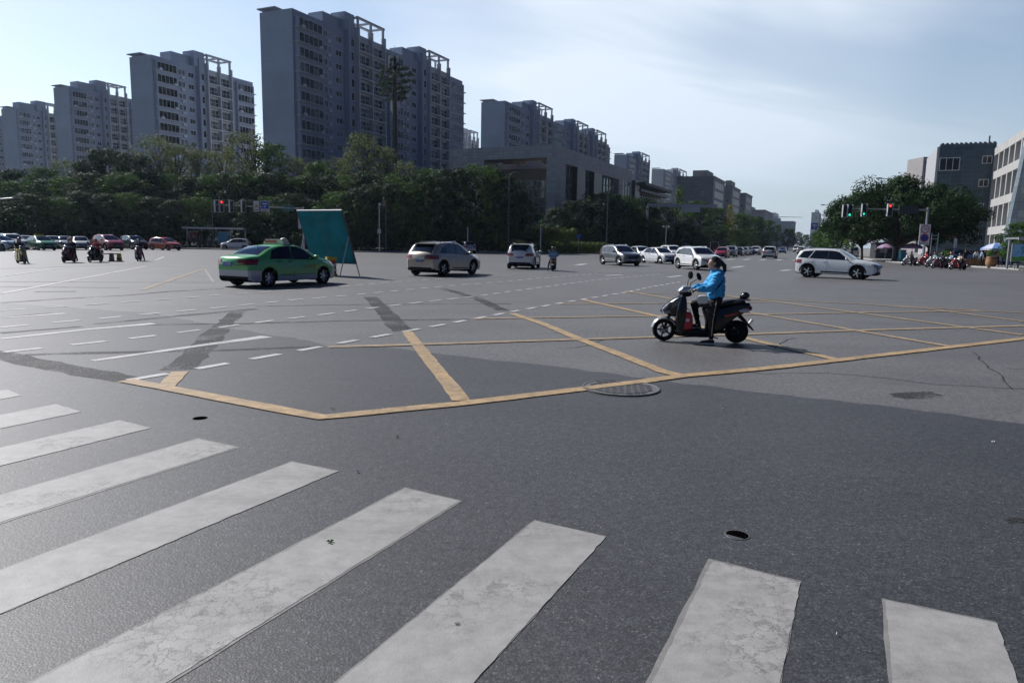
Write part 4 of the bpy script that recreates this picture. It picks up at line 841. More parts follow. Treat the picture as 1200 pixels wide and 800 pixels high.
def car_shell(T):
    L, Wd, rw, fw, r, clr = (T[k] for k in ('L', 'W', 'rw', 'fw', 'r', 'clr')); hl = L / 2; Ra = r + .055
    xs = set(np.linspace(-hl, hl, 46).round(4)) | {q[0] for q in T['top']}
    for c in (rw, fw): xs |= {round(c + Ra * math.cos(a), 4) for a in np.linspace(0, math.pi, 17)} | {round(c + Ra + .004, 4), round(c - Ra - .004, 4)}
    xs = sorted(xs); xs = [x for i, x in enumerate(xs) if i == 0 or x - xs[i - 1] > .003]
    def top(x): return sum(itp(T['top'], max(-hl, min(hl, x + d))) for d in (-.05, 0, .05)) / 3 if abs(x) < hl - .02 else itp(T['top'], x)
    rings = []; K = 6
    for x in xs:
        e = abs(x) / hl; w = Wd / 2 * (1 - .13 * max(0, (e - .45) / .55) ** 2.6 - (.05 if e > .985 else 0))
        zt = top(x); zs = min(itp(T['belt'], x), zt - .05); zl = clr
        for c in (rw, fw):
            if abs(x - c) < Ra: zl = max(zl, r + math.sqrt(max(0, Ra * Ra - (x - c) ** 2)))
        if e > .93: zl = max(zl, clr + .06)
        ws = w * (.955 if zt - zs > .12 else .955); zm = min(max(zl + .1, .62), zs - .06)
        cr = .085 if zt - zs > .2 else min(.05, (zt - zs) * .6)
        zr = zt - cr; yr = ws - max(0, zr - zs) * T['tum'] - (.0 if zt - zs > .2 else .03)
        hw = [(0, zl), (max(.1, w - .26), zl), (w - .03, zl), (w - .005, min(zl + .045, zm - .02)), (w, zm), (w * .988, (zm + zs) / 2 + .02), (ws, zs), (ws - (ws - yr) * .5 - .0, zs + (zr - zs) * .5), (yr, zr), (yr - .035, zr + cr * .42), (yr * .80, zt - cr * .28), (yr * .45, zt - cr * .07), (0, zt)]
        bow = (abs(x) / hl) ** 6
        def bend(y, z):
            xx = x - math.copysign(1, x) * bow * (.20 * (abs(y) / w) ** 2.4 + (.05 if x > 0 else .03) * max(0, (.48 - z) / .3))
            return Vector((xx, y, z))
        rings.append([bend(y, z) for y, z in hw] + [bend(-y, z) for y, z in reversed(hw[1:-1])])
    mb = MB(); n = len(rings[0]); vs = [p for q in rings for p in q]; m_ = len(rings); h = 13
    fp = []; fd = []
    for i in range(m_ - 1):
        for j in range(n):
            f = (i * n + j, i * n + (j + 1) % n, (i + 1) * n + (j + 1) % n, (i + 1) * n + j)
            jj = j if j < h - 1 else n - 1 - j
            (fd if jj < (3 if T['suv'] else 2) else fp).append(f)
    for i in (0, m_ - 1):
        o = i * n
        for j in range(1, h - 1):
            a = (o + j, o + j + 1, o + (n - j - 1) % n, o + (n - j) % n)
            if j + 1 == h - 1: a = (o + j, o + j + 1, o + n - j)
            if i: a = tuple(reversed(a))
            (fd if j < 3 else fp).append(a)
        a = (o, o + 1, o + n - 1); fd.append(a if not i else tuple(reversed(a)))
    return vs, fp, fd
def patcher(bvh):
    def patch(mb, poly, axis, sgn, mt_, off_=.006, step=.14, depth=.02):
        """poly in the plane across `axis`; projected on the shell from side sgn"""
        step = min(step, .055) if axis == 'x' or (axis == 'y' and mt_ is REDL) else step; bm = bmesh.new(); ax = 'xyz'.index(axis); oth = [i for i in range(3) if i != ax]
        def P3(a, b): v = [0, 0, 0]; v[oth[0]] = a; v[oth[1]] = b; v[ax] = sgn * 6.0; return Vector(v)
        bm.faces.new([bm.verts.new(P3(*q)) for q in poly])
        for k, o in enumerate(oth):
            lo = min(q[k] for q in poly); hi = max(q[k] for q in poly); c = lo + step
            while c < hi - .01:
                nn = Vector((0, 0, 0)); nn[o] = 1; cc = Vector((0, 0, 0)); cc[o] = c
                bmesh.ops.bisect_plane(bm, geom=bm.verts[:] + bm.edges[:] + bm.faces[:], plane_co=cc, plane_no=nn); c += step
        d = Vector((0, 0, 0)); d[ax] = -sgn
        for v in bm.verts:
            hit = bvh.ray_cast(v.co, d)
            if hit[0] is None:
                q = v.co.copy(); q[ax] = 0; hit = bvh.find_nearest(q)
            nn = hit[1]
            if nn[ax] * sgn < 0: nn = -nn
            v.co = hit[0] + nn * off_
        bmesh.ops.recalc_face_normals(bm, faces=bm.faces)
        if sum((f.normal[ax] * sgn for f in bm.faces)) < 0: bmesh.ops.reverse_faces(bm, faces=bm.faces)
        bm.verts.ensure_lookup_table(); bm.verts.index_update()
        vs = [v.co.copy() for v in bm.verts]; fs = [tuple(v.index for v in f.verts) for f in bm.faces]; nv = len(vs)
        rim = [e for e in bm.edges if e.is_boundary]; vs2 = [v - Vector([(sgn * depth if i == ax else 0) for i in range(3)]) for v in vs]
        for e in rim:
            a, b = [v.index for v in e.link_loops[0].edge.verts]; lo = e.link_loops[0]; a, b = lo.vert.index, lo.link_loop_next.vert.index; fs.append((b, a, a + nv, b + nv))
        mb.add(vs + vs2, fs, mt_); bm.free()
    return patch
def grow(poly, d):
    c = Vector((sum(p[0] for p in poly) / len(poly), sum(p[1] for p in poly) / len(poly)))
    return [tuple(Vector(p) + (Vector(p) - c).normalized() * d) for p in poly]
WHEELS = {}
def wheel_meshes(r, spokes=5):
    k = (round(r, 2), spokes)
    if k in WHEELS: return WHEELS[k]
    T = Matrix.Rotation(math.pi / 2, 4, 'X'); ty = MB(); w = .105
    ty.lathe([(r * .66, -w), (r * .90, -w * 1.02), (r * .98, -w * .82), (r, -w * .5), (r, w * .5), (r * .98, w * .82), (r * .90, w * 1.02), (r * .66, w), (r * .64, 0), (r * .66, -w)], RUB, 28, T)
    ri = MB(); ri.lathe([(r * .67, -.09), (r * .67, .085), (r * .62, .095), (r * .59, .06), (r * .58, -.05)], RIM, 28, T)
    ri.lathe([(.001, .015), (r * .6, .012), (r * .6, .0), (.001, .0)], WELL, 20, T)
    for s in range(spokes):
        a = 2 * math.pi * s / spokes
        for q in (-.10, .10):
            aa = a + q; p0 = Vector((math.cos(a) * r * .12, -.075, math.sin(a) * r * .12)); p1 = Vector((math.cos(aa) * r * .6, -.082, math.sin(aa) * r * .6)); ri.tube([p0, p1], [r * .085, r * .06], RIM, 5)
    ri.lathe([(.001, .098), (r * .13, .094), (r * .15, .05)], RIM, 12, T)
    WHEELS[k] = (ty.mesh('wheel', 40), ri.mesh('rim', 40)); return WHEELS[k]
def glyphs(mb, text, w, h, T, mt_):
    """thick little characters, drawn from a font outline"""
    cu = bpy.data.curves.new('txt', 'FONT'); cu.body = text; cu.size = h * 1.35; cu.extrude = .002; cu.align_x = 'CENTER'; cu.align_y = 'CENTER'; cu.resolution_u = 2
    o = bpy.data.objects.new('txt', cu); COL.objects.link(o); bpy.context.view_layer.update(); me = bpy.data.meshes.new_from_object(o.evaluated_get(bpy.context.evaluated_depsgraph_get()))
    xs = [v.co.x for v in me.vertices]; sx = w / (max(xs) - min(xs)) if xs else 1
    vs = [T @ Vector((v.co.x * sx, v.co.y, v.co.z)) for v in me.vertices]; mb.add(vs, [tuple(p.vertices) for p in me.polygons], mt_)
    bpy.data.objects.remove(o); bpy.data.meshes.remove(me)
def text_T(c, facing):
    """matrix placing xy-text upright, readable when looked at against `facing`"""
    z = Vector(facing).normalized(); y = Vector((0, 0, 1)); x = y.cross(z).normalized(); y = z.cross(x)
    return Matrix.Translation(c) @ Matrix((x, y, z)).transposed().to_4x4()
def make_car(kind, paint_, plate=('A', '8U302'), label='', cat='car', group=None, fine=True, name='parked_car', spokes=5):
    T = CARS[kind]; vs, fp, fd = car_shell(T); hl = T['L'] / 2; W2 = T['W'] / 2; suv = T['suv']
    bvh = BVHTree.FromPolygons(vs, fp + fd); patch = patcher(bvh)
    root = empty(name, (0, 0, 0), 0, label, cat, group)
    body = MB(); body.add(vs, fp, paint_); body.add(vs, fd, BLK if suv else WELL)
    body.box((0, 0, T['clr'] + .12), (T['L'] * .9, T['W'] - .62, .26), WELL)
    for c in (T['rw'], T['fw']): body.box((c, 0, T['r'] + .08), (T['r'] * 2 + .12, T['W'] - .46, T['r'] * 1.5), WELL)
    if fine:
        for x in T['seams']:
            for s in (-1, 1):
                z1 = itp(T['belt'], x) + .01; z0 = T['clr'] + .10
                if abs(x - T['fw']) < T['r'] + .06: z0 = T['r'] * 2 + .1
                if abs(x - T['rw']) < T['r'] + .06: z0 = T['r'] * 2 + .1
                patch(body, [(x - .007, z0), (x + .007, z0), (x + .007, z1), (x - .007, z1)], 'y', s, SEAM, .002, .2, .005)
        for s in (-1, 1):
            if not suv: patch(body, [(T['rw'] + .45, .40), (T['fw'] - .45, .40), (T['fw'] - .45, .415), (T['rw'] + .45, .415)], 'y', s, SEAM, .003, .3, .005)
            else:   # cladding round the arches
                for c in (T['rw'], T['fw']):
                    n_ = 14
                    for i in range(n_):
                        a0, a1 = math.pi * i / n_, math.pi * (i + 1) / n_; r0, r1 = T['r'] + .05, T['r'] + .12
                        q = [(c + r0 * math.cos(a0), T['r'] + r0 * math.sin(a0)), (c + r1 * math.cos(a0), T['r'] + r1 * math.sin(a0)), (c + r1 * math.cos(a1), T['r'] + r1 * math.sin(a1)), (c + r0 * math.cos(a1), T['r'] + r0 * math.sin(a1))]
                        patch(body, q, 'y', s, BLK, .012, .5, .02)
                patch(body, [(T['rw'] + .42, .27), (T['fw'] - .42, .27), (T['fw'] - .42, .40), (T['rw'] + .42, .42)], 'y', s, BLK, .008, .3, .02)
    # body colour is the first slot
    bo = body.build('body', root, smooth=35)
    def P(name_, fn, parent=root, smooth=30):
        mb = MB(); fn(mb); return mb.build(name_, parent, smooth)
    for poly in T['side']:
        for s in (-1, 1):
            def f(mb, poly=poly, s=s): patch(mb, grow(poly, .03), 'y', s, BLK, .004, .3, .01); patch(mb, poly, 'y', s, CGL, .009, .3, .01)
            P('side_window', f)
    (x0, x1), wr, wb = T['ws']; x0r, x1r = T['rear'][0]; wrb, wrt = T['rear'][1], T['rear'][2]
    ws = [(x1, -wb), (x1 + .03, 0), (x1, wb), (x0, wr), (x0 - .02, 0), (x0, -wr)]
    P('windshield', lambda mb: (patch(mb, grow(ws, .035), 'z', 1, BLK, .004, .2, .01), patch(mb, ws, 'z', 1, CGL, .010, .2, .01)))
    if kind == 'van': rp = None; P('rear_window', lambda mb: patch(mb, [(-.62, 1.25), (.62, 1.25), (.56, 1.72), (-.56, 1.72)], 'x', -1, CGL, .012, .2, .01))
    else:
        rp = [(x0r, -wrb), (x0r, wrb), (x1r, wrt), (x1r, -wrt)]
        P('rear_window', lambda mb: (patch(mb, grow(rp, .035), 'z', 1, BLK, .004, .15, .01), patch(mb, rp, 'z', 1, CGL, .010, .15, .01)))
    zt_ = itp(T['top'], -hl) ; zf = itp(T['top'], hl)
    zh = zf + .02 if not suv else zf + .03; zr_ = (.92 if suv else .80) if kind != 'sedan' else .84
    for s in (-1, 1):
        def fh(mb, s=s):
            q = [(s * .44, zh - .10), (s * (W2 - .13), zh - .03), (s * (W2 - .14), zh + .13), (s * .50, zh + .03)]; q = q if s > 0 else q[::-1]
            patch(mb, grow(q, .012), 'x', 1, BLK, .006, .1, .05); patch(mb, q, 'x', 1, HEADL, .014, .1, .05)
        P('headlight', fh)
        def ft(mb, s=s):
            q = [(s * (.36 if suv or kind == 'sedan' else .55), zr_ - .06), (s * (W2 - .05), zr_ - .07), (s * (W2 - .07), zr_ + .12), (s * (.40 if suv or kind == 'sedan' else .56), zr_ + .08)]
            if kind in ('hatch', 'van'): q = [(s * .56, zr_ - .08), (s * (W2 - .12), zr_ - .08), (s * (W2 - .16), zr_ + .34), (s * .62, zr_ + .3)]
            q = q if s < 0 else q[::-1]; patch(mb, q, 'x', -1, REDL, .014, .1, .05)
            q2 = [(-hl + .10, zr_ - .07), (-hl + .34, zr_ - .02), (-hl + .40, zr_ + .09), (-hl + .10, zr_ + .12)]; patch(mb, q2, 'y', s, REDL, .012, .1, .03)
        P('taillight', ft)
        P('mirror', lambda mb, s=s: (mb.ball(Vector((T['ws'][0][1] - .33, s * (W2 + .09), itp(T['belt'], .7) + .12)), .13, paint_, 8, (.55, 1.0, .62)), mb.tube([(T['ws'][0][1] - .30, s * (W2 - .10), itp(T['belt'], .7) + .04), (T['ws'][0][1] - .33, s * (W2 + .05), itp(T['belt'], .7) + .08)], .025, BLK, 6)))
        for x in T['seams'][:1] + [T['seams'][2]]:
            pass
        for x in (T['seams'][0] - .16, T['seams'][1] - 1.12 + .08 if False else T['side'][1][0][0] + .10):
            P('door_handle', lambda mb, s=s, x=x: patch(mb, [(x - .09, .86 + .1 * suv), (x + .09, .86 + .1 * suv), (x + .09, .885 + .1 * suv), (x - .09, .885 + .1 * suv)], 'y', s, BLK if kind == 'sedan' else CHR, .03, .3, .03))
        if suv: P('roof_rail', lambda mb, s=s: mb.tube([(-1.35, s * .60, itp(T['top'], -1.35) - .03), (-1.25, s * .60, itp(T['top'], -1.25) + .035), (.0, s * .61, itp(T['top'], 0) + .03), (.12, s * .61, itp(T['top'], .12) - .04)], .02, CHR, 6))
    P('grille', lambda mb: (patch(mb, [(-.42, zh - .16), (.42, zh - .16), (.40, zh + .02), (-.40, zh + .02)], 'x', 1, BLK, .010, .2, .03), patch(mb, [(-.35, zh - .08), (.35, zh - .08), (.35, zh - .065), (-.35, zh - .065)], 'x', 1, CHR, .018, .2, .02)))
    P('air_intake', lambda mb: patch(mb, [(-.62, .30), (.62, .30), (.55, .42), (-.55, .42)], 'x', 1, BLK, .010, .2, .03)); P('bumper', lambda mb: patch(mb, [(-.72, .30 + .04 * suv), (.72, .30 + .04 * suv), (.68, .38 + .06 * suv), (-.68, .38 + .06 * suv)], 'x', -1, BLK if suv else SEAM, .008, .2, .03))
    for sx, zc_ in ((1, .47), (-1, (.80 if kind == 'sedan' else .78 if suv else .62))):
        def fpz(mb, sx=sx, zc_=zc_):
            hit = bvh.ray_cast(Vector((sx * 6, 0, zc_)), Vector((-sx, 0, 0))); xx = hit[0].x + sx * .022
            mb.box((xx, 0, zc_), (.02, .44, .14), PLB); T_ = text_T(Vector((xx + sx * .012, 0, zc_)), (sx, 0, 0))
            glyphs(mb, plate[0] + ' ' + plate[1], .36, .075, T_, PLW)
        P('number_plate', fpz)
    if suv: P('spoiler', lambda mb: mb.box((T['rear'][0][1] - .03, 0, itp(T['top'], T['rear'][0][1]) + .02), (.26, 1.15, .035), BLK, rot=Euler((0, R(-8), 0))))
    ty, ri = wheel_meshes(T['r'], spokes)
    for x in (T['rw'], T['fw']):
        for s in (-1, 1):
            w_ = link('wheel', ty, root, (x, s * (W2 - .125), T['r'])); rr = link('rim', ri, w_)
            if s > 0: rr.rotation_euler = (0, 0, math.pi)
    return root
PROTO = {}
def slot_color(root, old, new):
    for o in [root] + [q for q in bpy.data.objects if q.parent == root]:
        if o.type == 'MESH':
            for sl_ in o.material_slots:
                if sl_.material == old: sl_.link = 'OBJECT'; sl_.material = new
def car(kind, paint_, P, head, label, group=None, name='car', plate=('A', '8U302')):
    """head: direction vector the car faces"""
    if kind not in PROTO:
        PROTO[kind] = make_car(kind, PWHITE, plate, label, 'car', group, name=name); root = PROTO[kind]; base_new = False
        PROTO[kind]['_p'] = 1
    root = PROTO[kind]
    if root.get('_p') == 1: root['_p'] = 2
    else: root = copy_tree(root)
    root.name = name
    if '_p' in root and root is not PROTO[kind]: del root['_p']
    if 'group' in root: del root['group']
    tag(root, label, 'car', group); root.location = (P.x, P.y, 0.001); root.rotation_euler = (0, 0, math.atan2(head.y, head.x))
    for o in [root] + [q for q in bpy.data.objects if q.parent == root]:
        if o.type == 'MESH' and len(o.material_slots):
            for s_ in o.material_slots:
                if s_.material in PAINTS: s_.link = 'OBJECT'; s_.material = paint_
    return root
PAINTS = {PWHITE, PSILV, PCHAMP, PGREY, PDARK, PRED, PORANGE, PBLUE, PPALE}
def pose(pr, pf, kind, side):
    """car position from near side rear and front wheel contact pixels; side=+1: the wheels seen are the car's left ones"""
    a, b = at(*pr), at(*pf); h = (b - a).normalized(); T = CARS[kind]; left = Vector((-h.y, h.x, 0))
    mid = (a + b) / 2; xc = (T['rw'] + T['fw']) / 2
    return mid - h * xc - left * side * (T['W'] / 2 - .12), h
# hero cars
P_, h_ = pose((313, 336.4), (377, 332.4), 'sedan', -1)
taxi = make_car('sedan', PTAXI, ('A', '3U302'), 'green and silver taxi with roof sign crossing in front of the teal board', 'taxi', name='taxi', spokes=7)
taxi.location = (P_.x, P_.y, .001); taxi.rotation_euler = (0, 0, math.atan2(h_.y, h_.x)); taxi.scale = (1.07, 1.05, 1.04)
tp_ = CARS['sedan']['top']
mb = MB(); mb.box((-.12, 0, 1.56), (.30, 1.0, .17), mat('sign_cream', (.62, .58, .48), .5), top=.82); mb.box((-.275, .12, 1.56), (.02, .56, .09), mat('sign_red_panel', (.42, .06, .03), .4)); rs_ = mb.build('roof_sign', taxi)
mb = MB(); mb.ball(Vector((-.12, -.35, 1.60)), .13, mat('sign_cream', (0, 0, 0)), 8, (1, 1, .8)); mb.build('beacon', rs_, smooth=50)
mb = MB(); mb.tube([(-.95, 0, 1.38), (-1.12, 0, 1.62)], .008, BLK, 5); mb.build('antenna', taxi)
YLW = mat('taxi_yellow', (.62, .42, .03), .5); GRW = mat('taxi_grey_text', (.40, .52, .55), .5)
mb = MB(); yy = -(CARS['sedan']['W'] / 2 + .012)
glyphs(mb, '96 \u51fa\u79df', .50, .10, text_T(Vector((.55, yy, .68)), (0, -1, 0)), YLW); mb.ball(Vector((.93, yy + .004, .68)), .08, YLW, 6, (1, .08, 1)); mb.build('door_lettering', taxi)
mb = MB(); glyphs(mb, 'TAXI', .42, .12, text_T(Vector((-.5, yy, .76)), (0, -1, 0)), GRW); mb.build('door_logo', taxi)
P_, h_ = pose((519, 323.6), (552.5, 321.6), 'suv', -1)
car('suv', PCHAMP, P_, h_, 'champagne coloured SUV seen from behind, right of the teal board', plate=('A', 'M95Z1'))
P_, h_ = pose((623.5, 315.6), (631.8, 313.4), 'compact', -1)
h_ = (h_ + D1 * .6).normalized() if False else h_
car('compact', PWHITE, P_, h_, 'white compact SUV seen from behind beside the rider with a blue box')
P_, h_ = pose((943, 325.0), (1007, 327.8), 'longsuv', -1)
car('longsuv', PWHITE, P_, h_, 'big white SUV seen from its side, crossing at the right')
P_, h_ = pose((794, 314.6), (817, 316.6), 'compact', -1)
car('compact', PWHITE, P_, h_, 'white SUV turning towards us behind the scooter rider')
P_, h_ = pose((711.5, 309.8), (717.5, 311.4), 'compact', -1)
car('compact', PGREY, P_, Vector((.38, -.925, 0)), 'dark grey SUV driving towards us at the centre')
toward = -D1
GQ = 'cars coming down the far street'
for kind, pc, px, py, dv, lab in [('hatch', PSILV, 751, 304.5, (.2, -.98), 'silver car right behind the dark grey SUV'), ('sedan', PWHITE, 771, 308.5, (.42, -.9), 'white sedan facing us between the grey and white SUVs'), ('compact', PWHITE, 787, 304.4, (.2, -.98), 'white SUV half hidden behind the white sedan'),
  ('hatch', PRED, 846, 302.0, None, 'dark red car just right of the black board'), ('compact', PGREY, 855.5, 300.9, None, 'grey SUV right of the dark red car in the queue'), ('sedan', PDARK, 865, 299.8, None, 'black sedan in the far queue'), ('sedan', PSILV, 871.5, 299.2, None, 'silver sedan behind the black one in the far queue'), ('sedan', PPALE, 877, 298.6, None, 'pale blue sedan in the far queue'), ('compact', PWHITE, 885, 298.6, None, 'white SUV at the right end of the far queue')]:
    d = toward if dv is None else Vector((*dv, 0)); car(kind, pc, at(px, py), d, lab, GQ)
for kind, pc, px, py, lab, d in [('suv', PSILV, 902, 302.6, 'silver SUV driving away up the middle of the far street', D1), ('sedan', PBLUE, 917, 296.6, 'small blue car far up the street', -D1), ('van', PWHITE, 933, 295.4, 'white van far up the street', -D1), ('compact', PWHITE, 938.5, 297.4, 'white car driving away near the white van', D1)]:
    car(kind, pc, at(px, py), d, lab, None)
# left queue
GL = 'cars waiting and passing on the far left'
for kind, pc, px, py, dv, lab in [('sedan', PPALE, -2, 293.6, (.98, -.2), 'pale blue sedan cut by the left edge'), ('compact', PWHITE, 14, 292.8, (.8, -.6), 'white SUV at the far left, behind the yellow scooter rider'), ('sedan', PWHITE, 31, 292.0, (.5, -.85), 'white sedan half hidden by the green taxi at left'), ('sedan', PWHITE, 62, 291.5, (.55, -.83), 'white sedan behind the green taxi and the maroon scooter'), ('sedan', PPALE, 77, 291.6, (.6, -.8), 'pale sedan mostly hidden behind the riders'), ('sedan', PWHITE, 94, 292.6, (.62, -.78), 'white sedan between the maroon scooter and the red clad rider'),
  ('suv', PRED, 127, 293.2, (.80, -.60), 'dark red SUV behind the red clad rider'), ('compact', PDARK, 157, 292.2, (.80, -.6), 'black SUV behind the rider in dark clothes'), ('hatch', PORANGE, 194, 293.2, (.93, -.36), 'orange red hatchback standing by the left trees')]:
    car(kind, pc, at(px, py), Vector((*dv, 0)).normalized(), lab, GL)
P_ = at(48, 293.0); tx = car('sedan', mat('paint_taxi_plain', (.05, .25, .12), .3, coat=.8), P_, Vector((.8, -.6, 0)), 'green taxi with yellow roof sign at the far left', GL, name='taxi'); tx['category'] = 'taxi'
mb = MB(); mb.box((-.12, 0, 1.56), (.26, .9, .15), YLW, top=.85); mb.build('roof_sign', tx)
P_ = at(276, 292.6); car('hatch', PWHITE, P_, Vector((-.96, -.28, 0)), 'white hatchback driving left past the bus shelter')
P_ = at(546, 296.8); car('compact', PSILV, P_ + Vector((0, 0, 0)), Vector((-.35, .94, 0)), 'silver car mostly hidden behind the champagne SUV')
P_ = at(1001, 299.0); car('van', PSILV, pos(1001, 126), D1, 'silver van parked behind the big white SUV')
for px, D, pc, d, lab, kd in [(1127, 88, PPALE, (1, .1), 'pale SUV parked in front of the tiled block', 'compact'), (1138, 92, PRED, (1, -.1), 'dark red car parked beside the pale SUV', 'hatch'), (1172, 84, PWHITE, (1, 0), 'white car parked behind the right shelter', 'compact'), (1160, 92, PSILV, (.9, .4), 'silver car parked behind the barrel planter', 'sedan')]:
    c_ = car(kd, pc, pos(px, D), Vector((*d, 0)).normalized(), lab, 'cars parked on the right pavement'); c_.location.z = .132
# ============================================================ PEOPLE
SKIN = mat('skin', (.42, .25, .18), .5, spec=.3); HAIR = mat('hair_black', (.008, .007, .007), .4); EYE = mat('eye_dark', (.02, .015, .015), .3)
def cloth(name, c, rough=.85): return mat('cloth_' + name, c, rough, noise=.15, nscale=12, bump=.25)
C_BLUE = cloth('bright_blue', (.04, .34, .66), .8); C_BLK = cloth('black', (.006, .006, .008)); C_RED = cloth('red', (.45, .02, .02)); C_NAVY = cloth('navy', (.02, .03, .07)); C_GREY = cloth('grey', (.15, .16, .18)); C_WHITE = cloth('white', (.6, .6, .6)); C_BEIGE = cloth('beige', (.45, .38, .28)); C_LBLUE = cloth('pale_blue', (.25, .36, .46)); C_SHOE = mat('shoe_canvas', (.015, .016, .022), .8); C_SOLE = mat('shoe_sole', (.55, .55, .53), .7); C_DENIM = cloth('denim', (.05, .08, .14)); C_YEL = cloth('ochre', (.42, .32, .06)); C_MAR = cloth('maroon', (.12, .02, .03)); C_PURP = cloth('plum', (.16, .05, .08))
def remesh(mb, vox, smooth_it=4, name='person'):
    me = mb.mesh('tmp'); o = bpy.data.objects.new('tmp', me); COL.objects.link(o)
    r_ = o.modifiers.new('r', 'REMESH'); r_.mode = 'VOXEL'; r_.voxel_size = vox; r_.use_smooth_shade = True
    if smooth_it: s_ = o.modifiers.new('s', 'SMOOTH'); s_.iterations = smooth_it; s_.factor = .5
    bpy.context.view_layer.update(); m2 = bpy.data.meshes.new_from_object(o.evaluated_get(bpy.context.evaluated_depsgraph_get()))
    bpy.data.objects.remove(o); m2.name = name; m2.materials.clear(); return m2
def body_mesh(segs, vox, mats, smooth_it=3):
    """segs: (p0, p1, r0, r1, region); one continuous skin grown round tapered capsules"""
    mb = MB()
    for p0, p1, r0, r1, rg in segs:
        p0, p1 = Vector(p0), Vector(p1)
        k = max(2, int((p1 - p0).length / (min(r0, r1) * .6))) if (p1 - p0).length > 1e-4 else 1
        k = min(k, 14)
        mb.ball(p0, r0, BLK, 8); mb.ball(p1, r1, BLK, 8)
        if (p1 - p0).length > 1e-3: mb.tube([p0, p1], [r0, r1], BLK, 12)
    me = remesh(mb, vox, smooth_it)
    keys = list(mats); 
    for k in keys: me.materials.append(mats[k])
    n = len(me.polygons); c = np.empty(n * 3); me.polygons.foreach_get('center', c); c = c.reshape(-1, 3); best = np.full(n, 1e9); idx = np.zeros(n, int)
    for p0, p1, r0, r1, rg in segs:
        a = np.array(p0, float); b = np.array(p1, float); ab = b - a; L2 = max(1e-9, ab @ ab); tt = np.clip(((c - a) @ ab) / L2, 0, 1); d = np.linalg.norm(c - (a + tt[:, None] * ab), axis=1) - (r0 + (r1 - r0) * tt)
        mk = d < best; best[mk] = d[mk]; idx[mk] = keys.index(rg)
    me.polygons.foreach_set('material_index', idx); me.update(); return me
def limb(a, b, r0, r1, rg): return (tuple(a), tuple(b), r0, r1, rg)
def hand(w, f, side_v, rg='skin', s=1.0, curl=1.0, grip=True):
    """w wrist, f direction the palm points, side_v direction towards the thumb"""
    w, f, t_ = Vector(w), Vector(f).normalized(), Vector(side_v).normalized(); dn = f.cross(t_).normalized()
    if dn.z > 0: dn = -dn
    out = [limb(w, w + f * .045 * s, .026 * s, .030 * s, rg), limb(w + f * .05 * s - t_ * .018 * s, w + f * .05 * s + t_ * .018 * s, .022 * s, .022 * s, rg)]
    for k, (o, L_) in enumerate(((-.032, .055), (-.011, .068), (.011, .072), (.032, .064))):
        p = w + f * .078 * s + t_ * o * s; q = p + (f * .55 + dn * .8 * curl).normalized() * L_ * .5 * s; r_ = q + (dn * 1.0 - f * .5 * curl).normalized() * L_ * .5 * s
        out += [limb(p, q, .0095 * s, .009 * s, rg), limb(q, r_, .009 * s, .0078 * s, rg)]
    tb = w + f * .03 * s + t_ * .025 * s; q = tb + (t_ * .7 + f * .6 + dn * .2).normalized() * .035 * s; out += [limb(tb, q, .012 * s, .0105 * s, rg), limb(q, q + (f * .6 + dn * .7).normalized() * .028 * s, .0105 * s, .009 * s, rg)]
    return out
def head(c, fwd, s=1.0):
    c, f = Vector(c), Vector(fwd).normalized(); up = Vector((0, 0, 1)); l = up.cross(f).normalized()
    P = lambda a, b, u: tuple(c + f * a * s + l * b * s + up * u * s)
    return [limb(P(-.015, 0, .03), P(.02, 0, .025), .088 * s, .080 * s, 'skin'), limb(P(.035, 0, -.03), P(.052, 0, -.075), .058 * s, .032 * s, 'skin'), limb(P(.03, .028, -.045), P(.03, -.028, -.045), .042 * s, .042 * s, 'skin'),
            limb(P(.092, 0, .01), P(.108, 0, -.018), .011 * s, .014 * s, 'skin'), limb(P(.084, .018, -.052), P(.084, -.018, -.052), .012 * s, .012 * s, 'skin'), limb(P(.078, .03, .022), P(.078, -.03, .022), .018 * s, .018 * s, 'skin'),
            limb(P(-.002, .084, .0), P(-.012, .086, .025), .013 * s, .016 * s, 'skin'), limb(P(-.002, -.084, .0), P(-.012, -.086, .025), .013 * s, .016 * s, 'skin')]
def face_bits(root, c, fwd, s=1.0):
    c, f = Vector(c), Vector(fwd).normalized(); up = Vector((0, 0, 1)); l = up.cross(f).normalized(); mb = MB()
    for q in (-.032, .032): mb.ball(c + f * .088 * s + l * q * s + up * .004 * s, .010 * s, EYE, 6)
    mb.build('eyes', root, 40); mb = MB(); mb.tube([c + f * .093 * s + l * .022 * s - up * .052 * s, c + f * .098 * s - up * .051 * s, c + f * .093 * s - l * .022 * s - up * .052 * s], .0055 * s, mat('lips', (.35, .10, .09), .5), 6); mb.build('lips', root, 40)
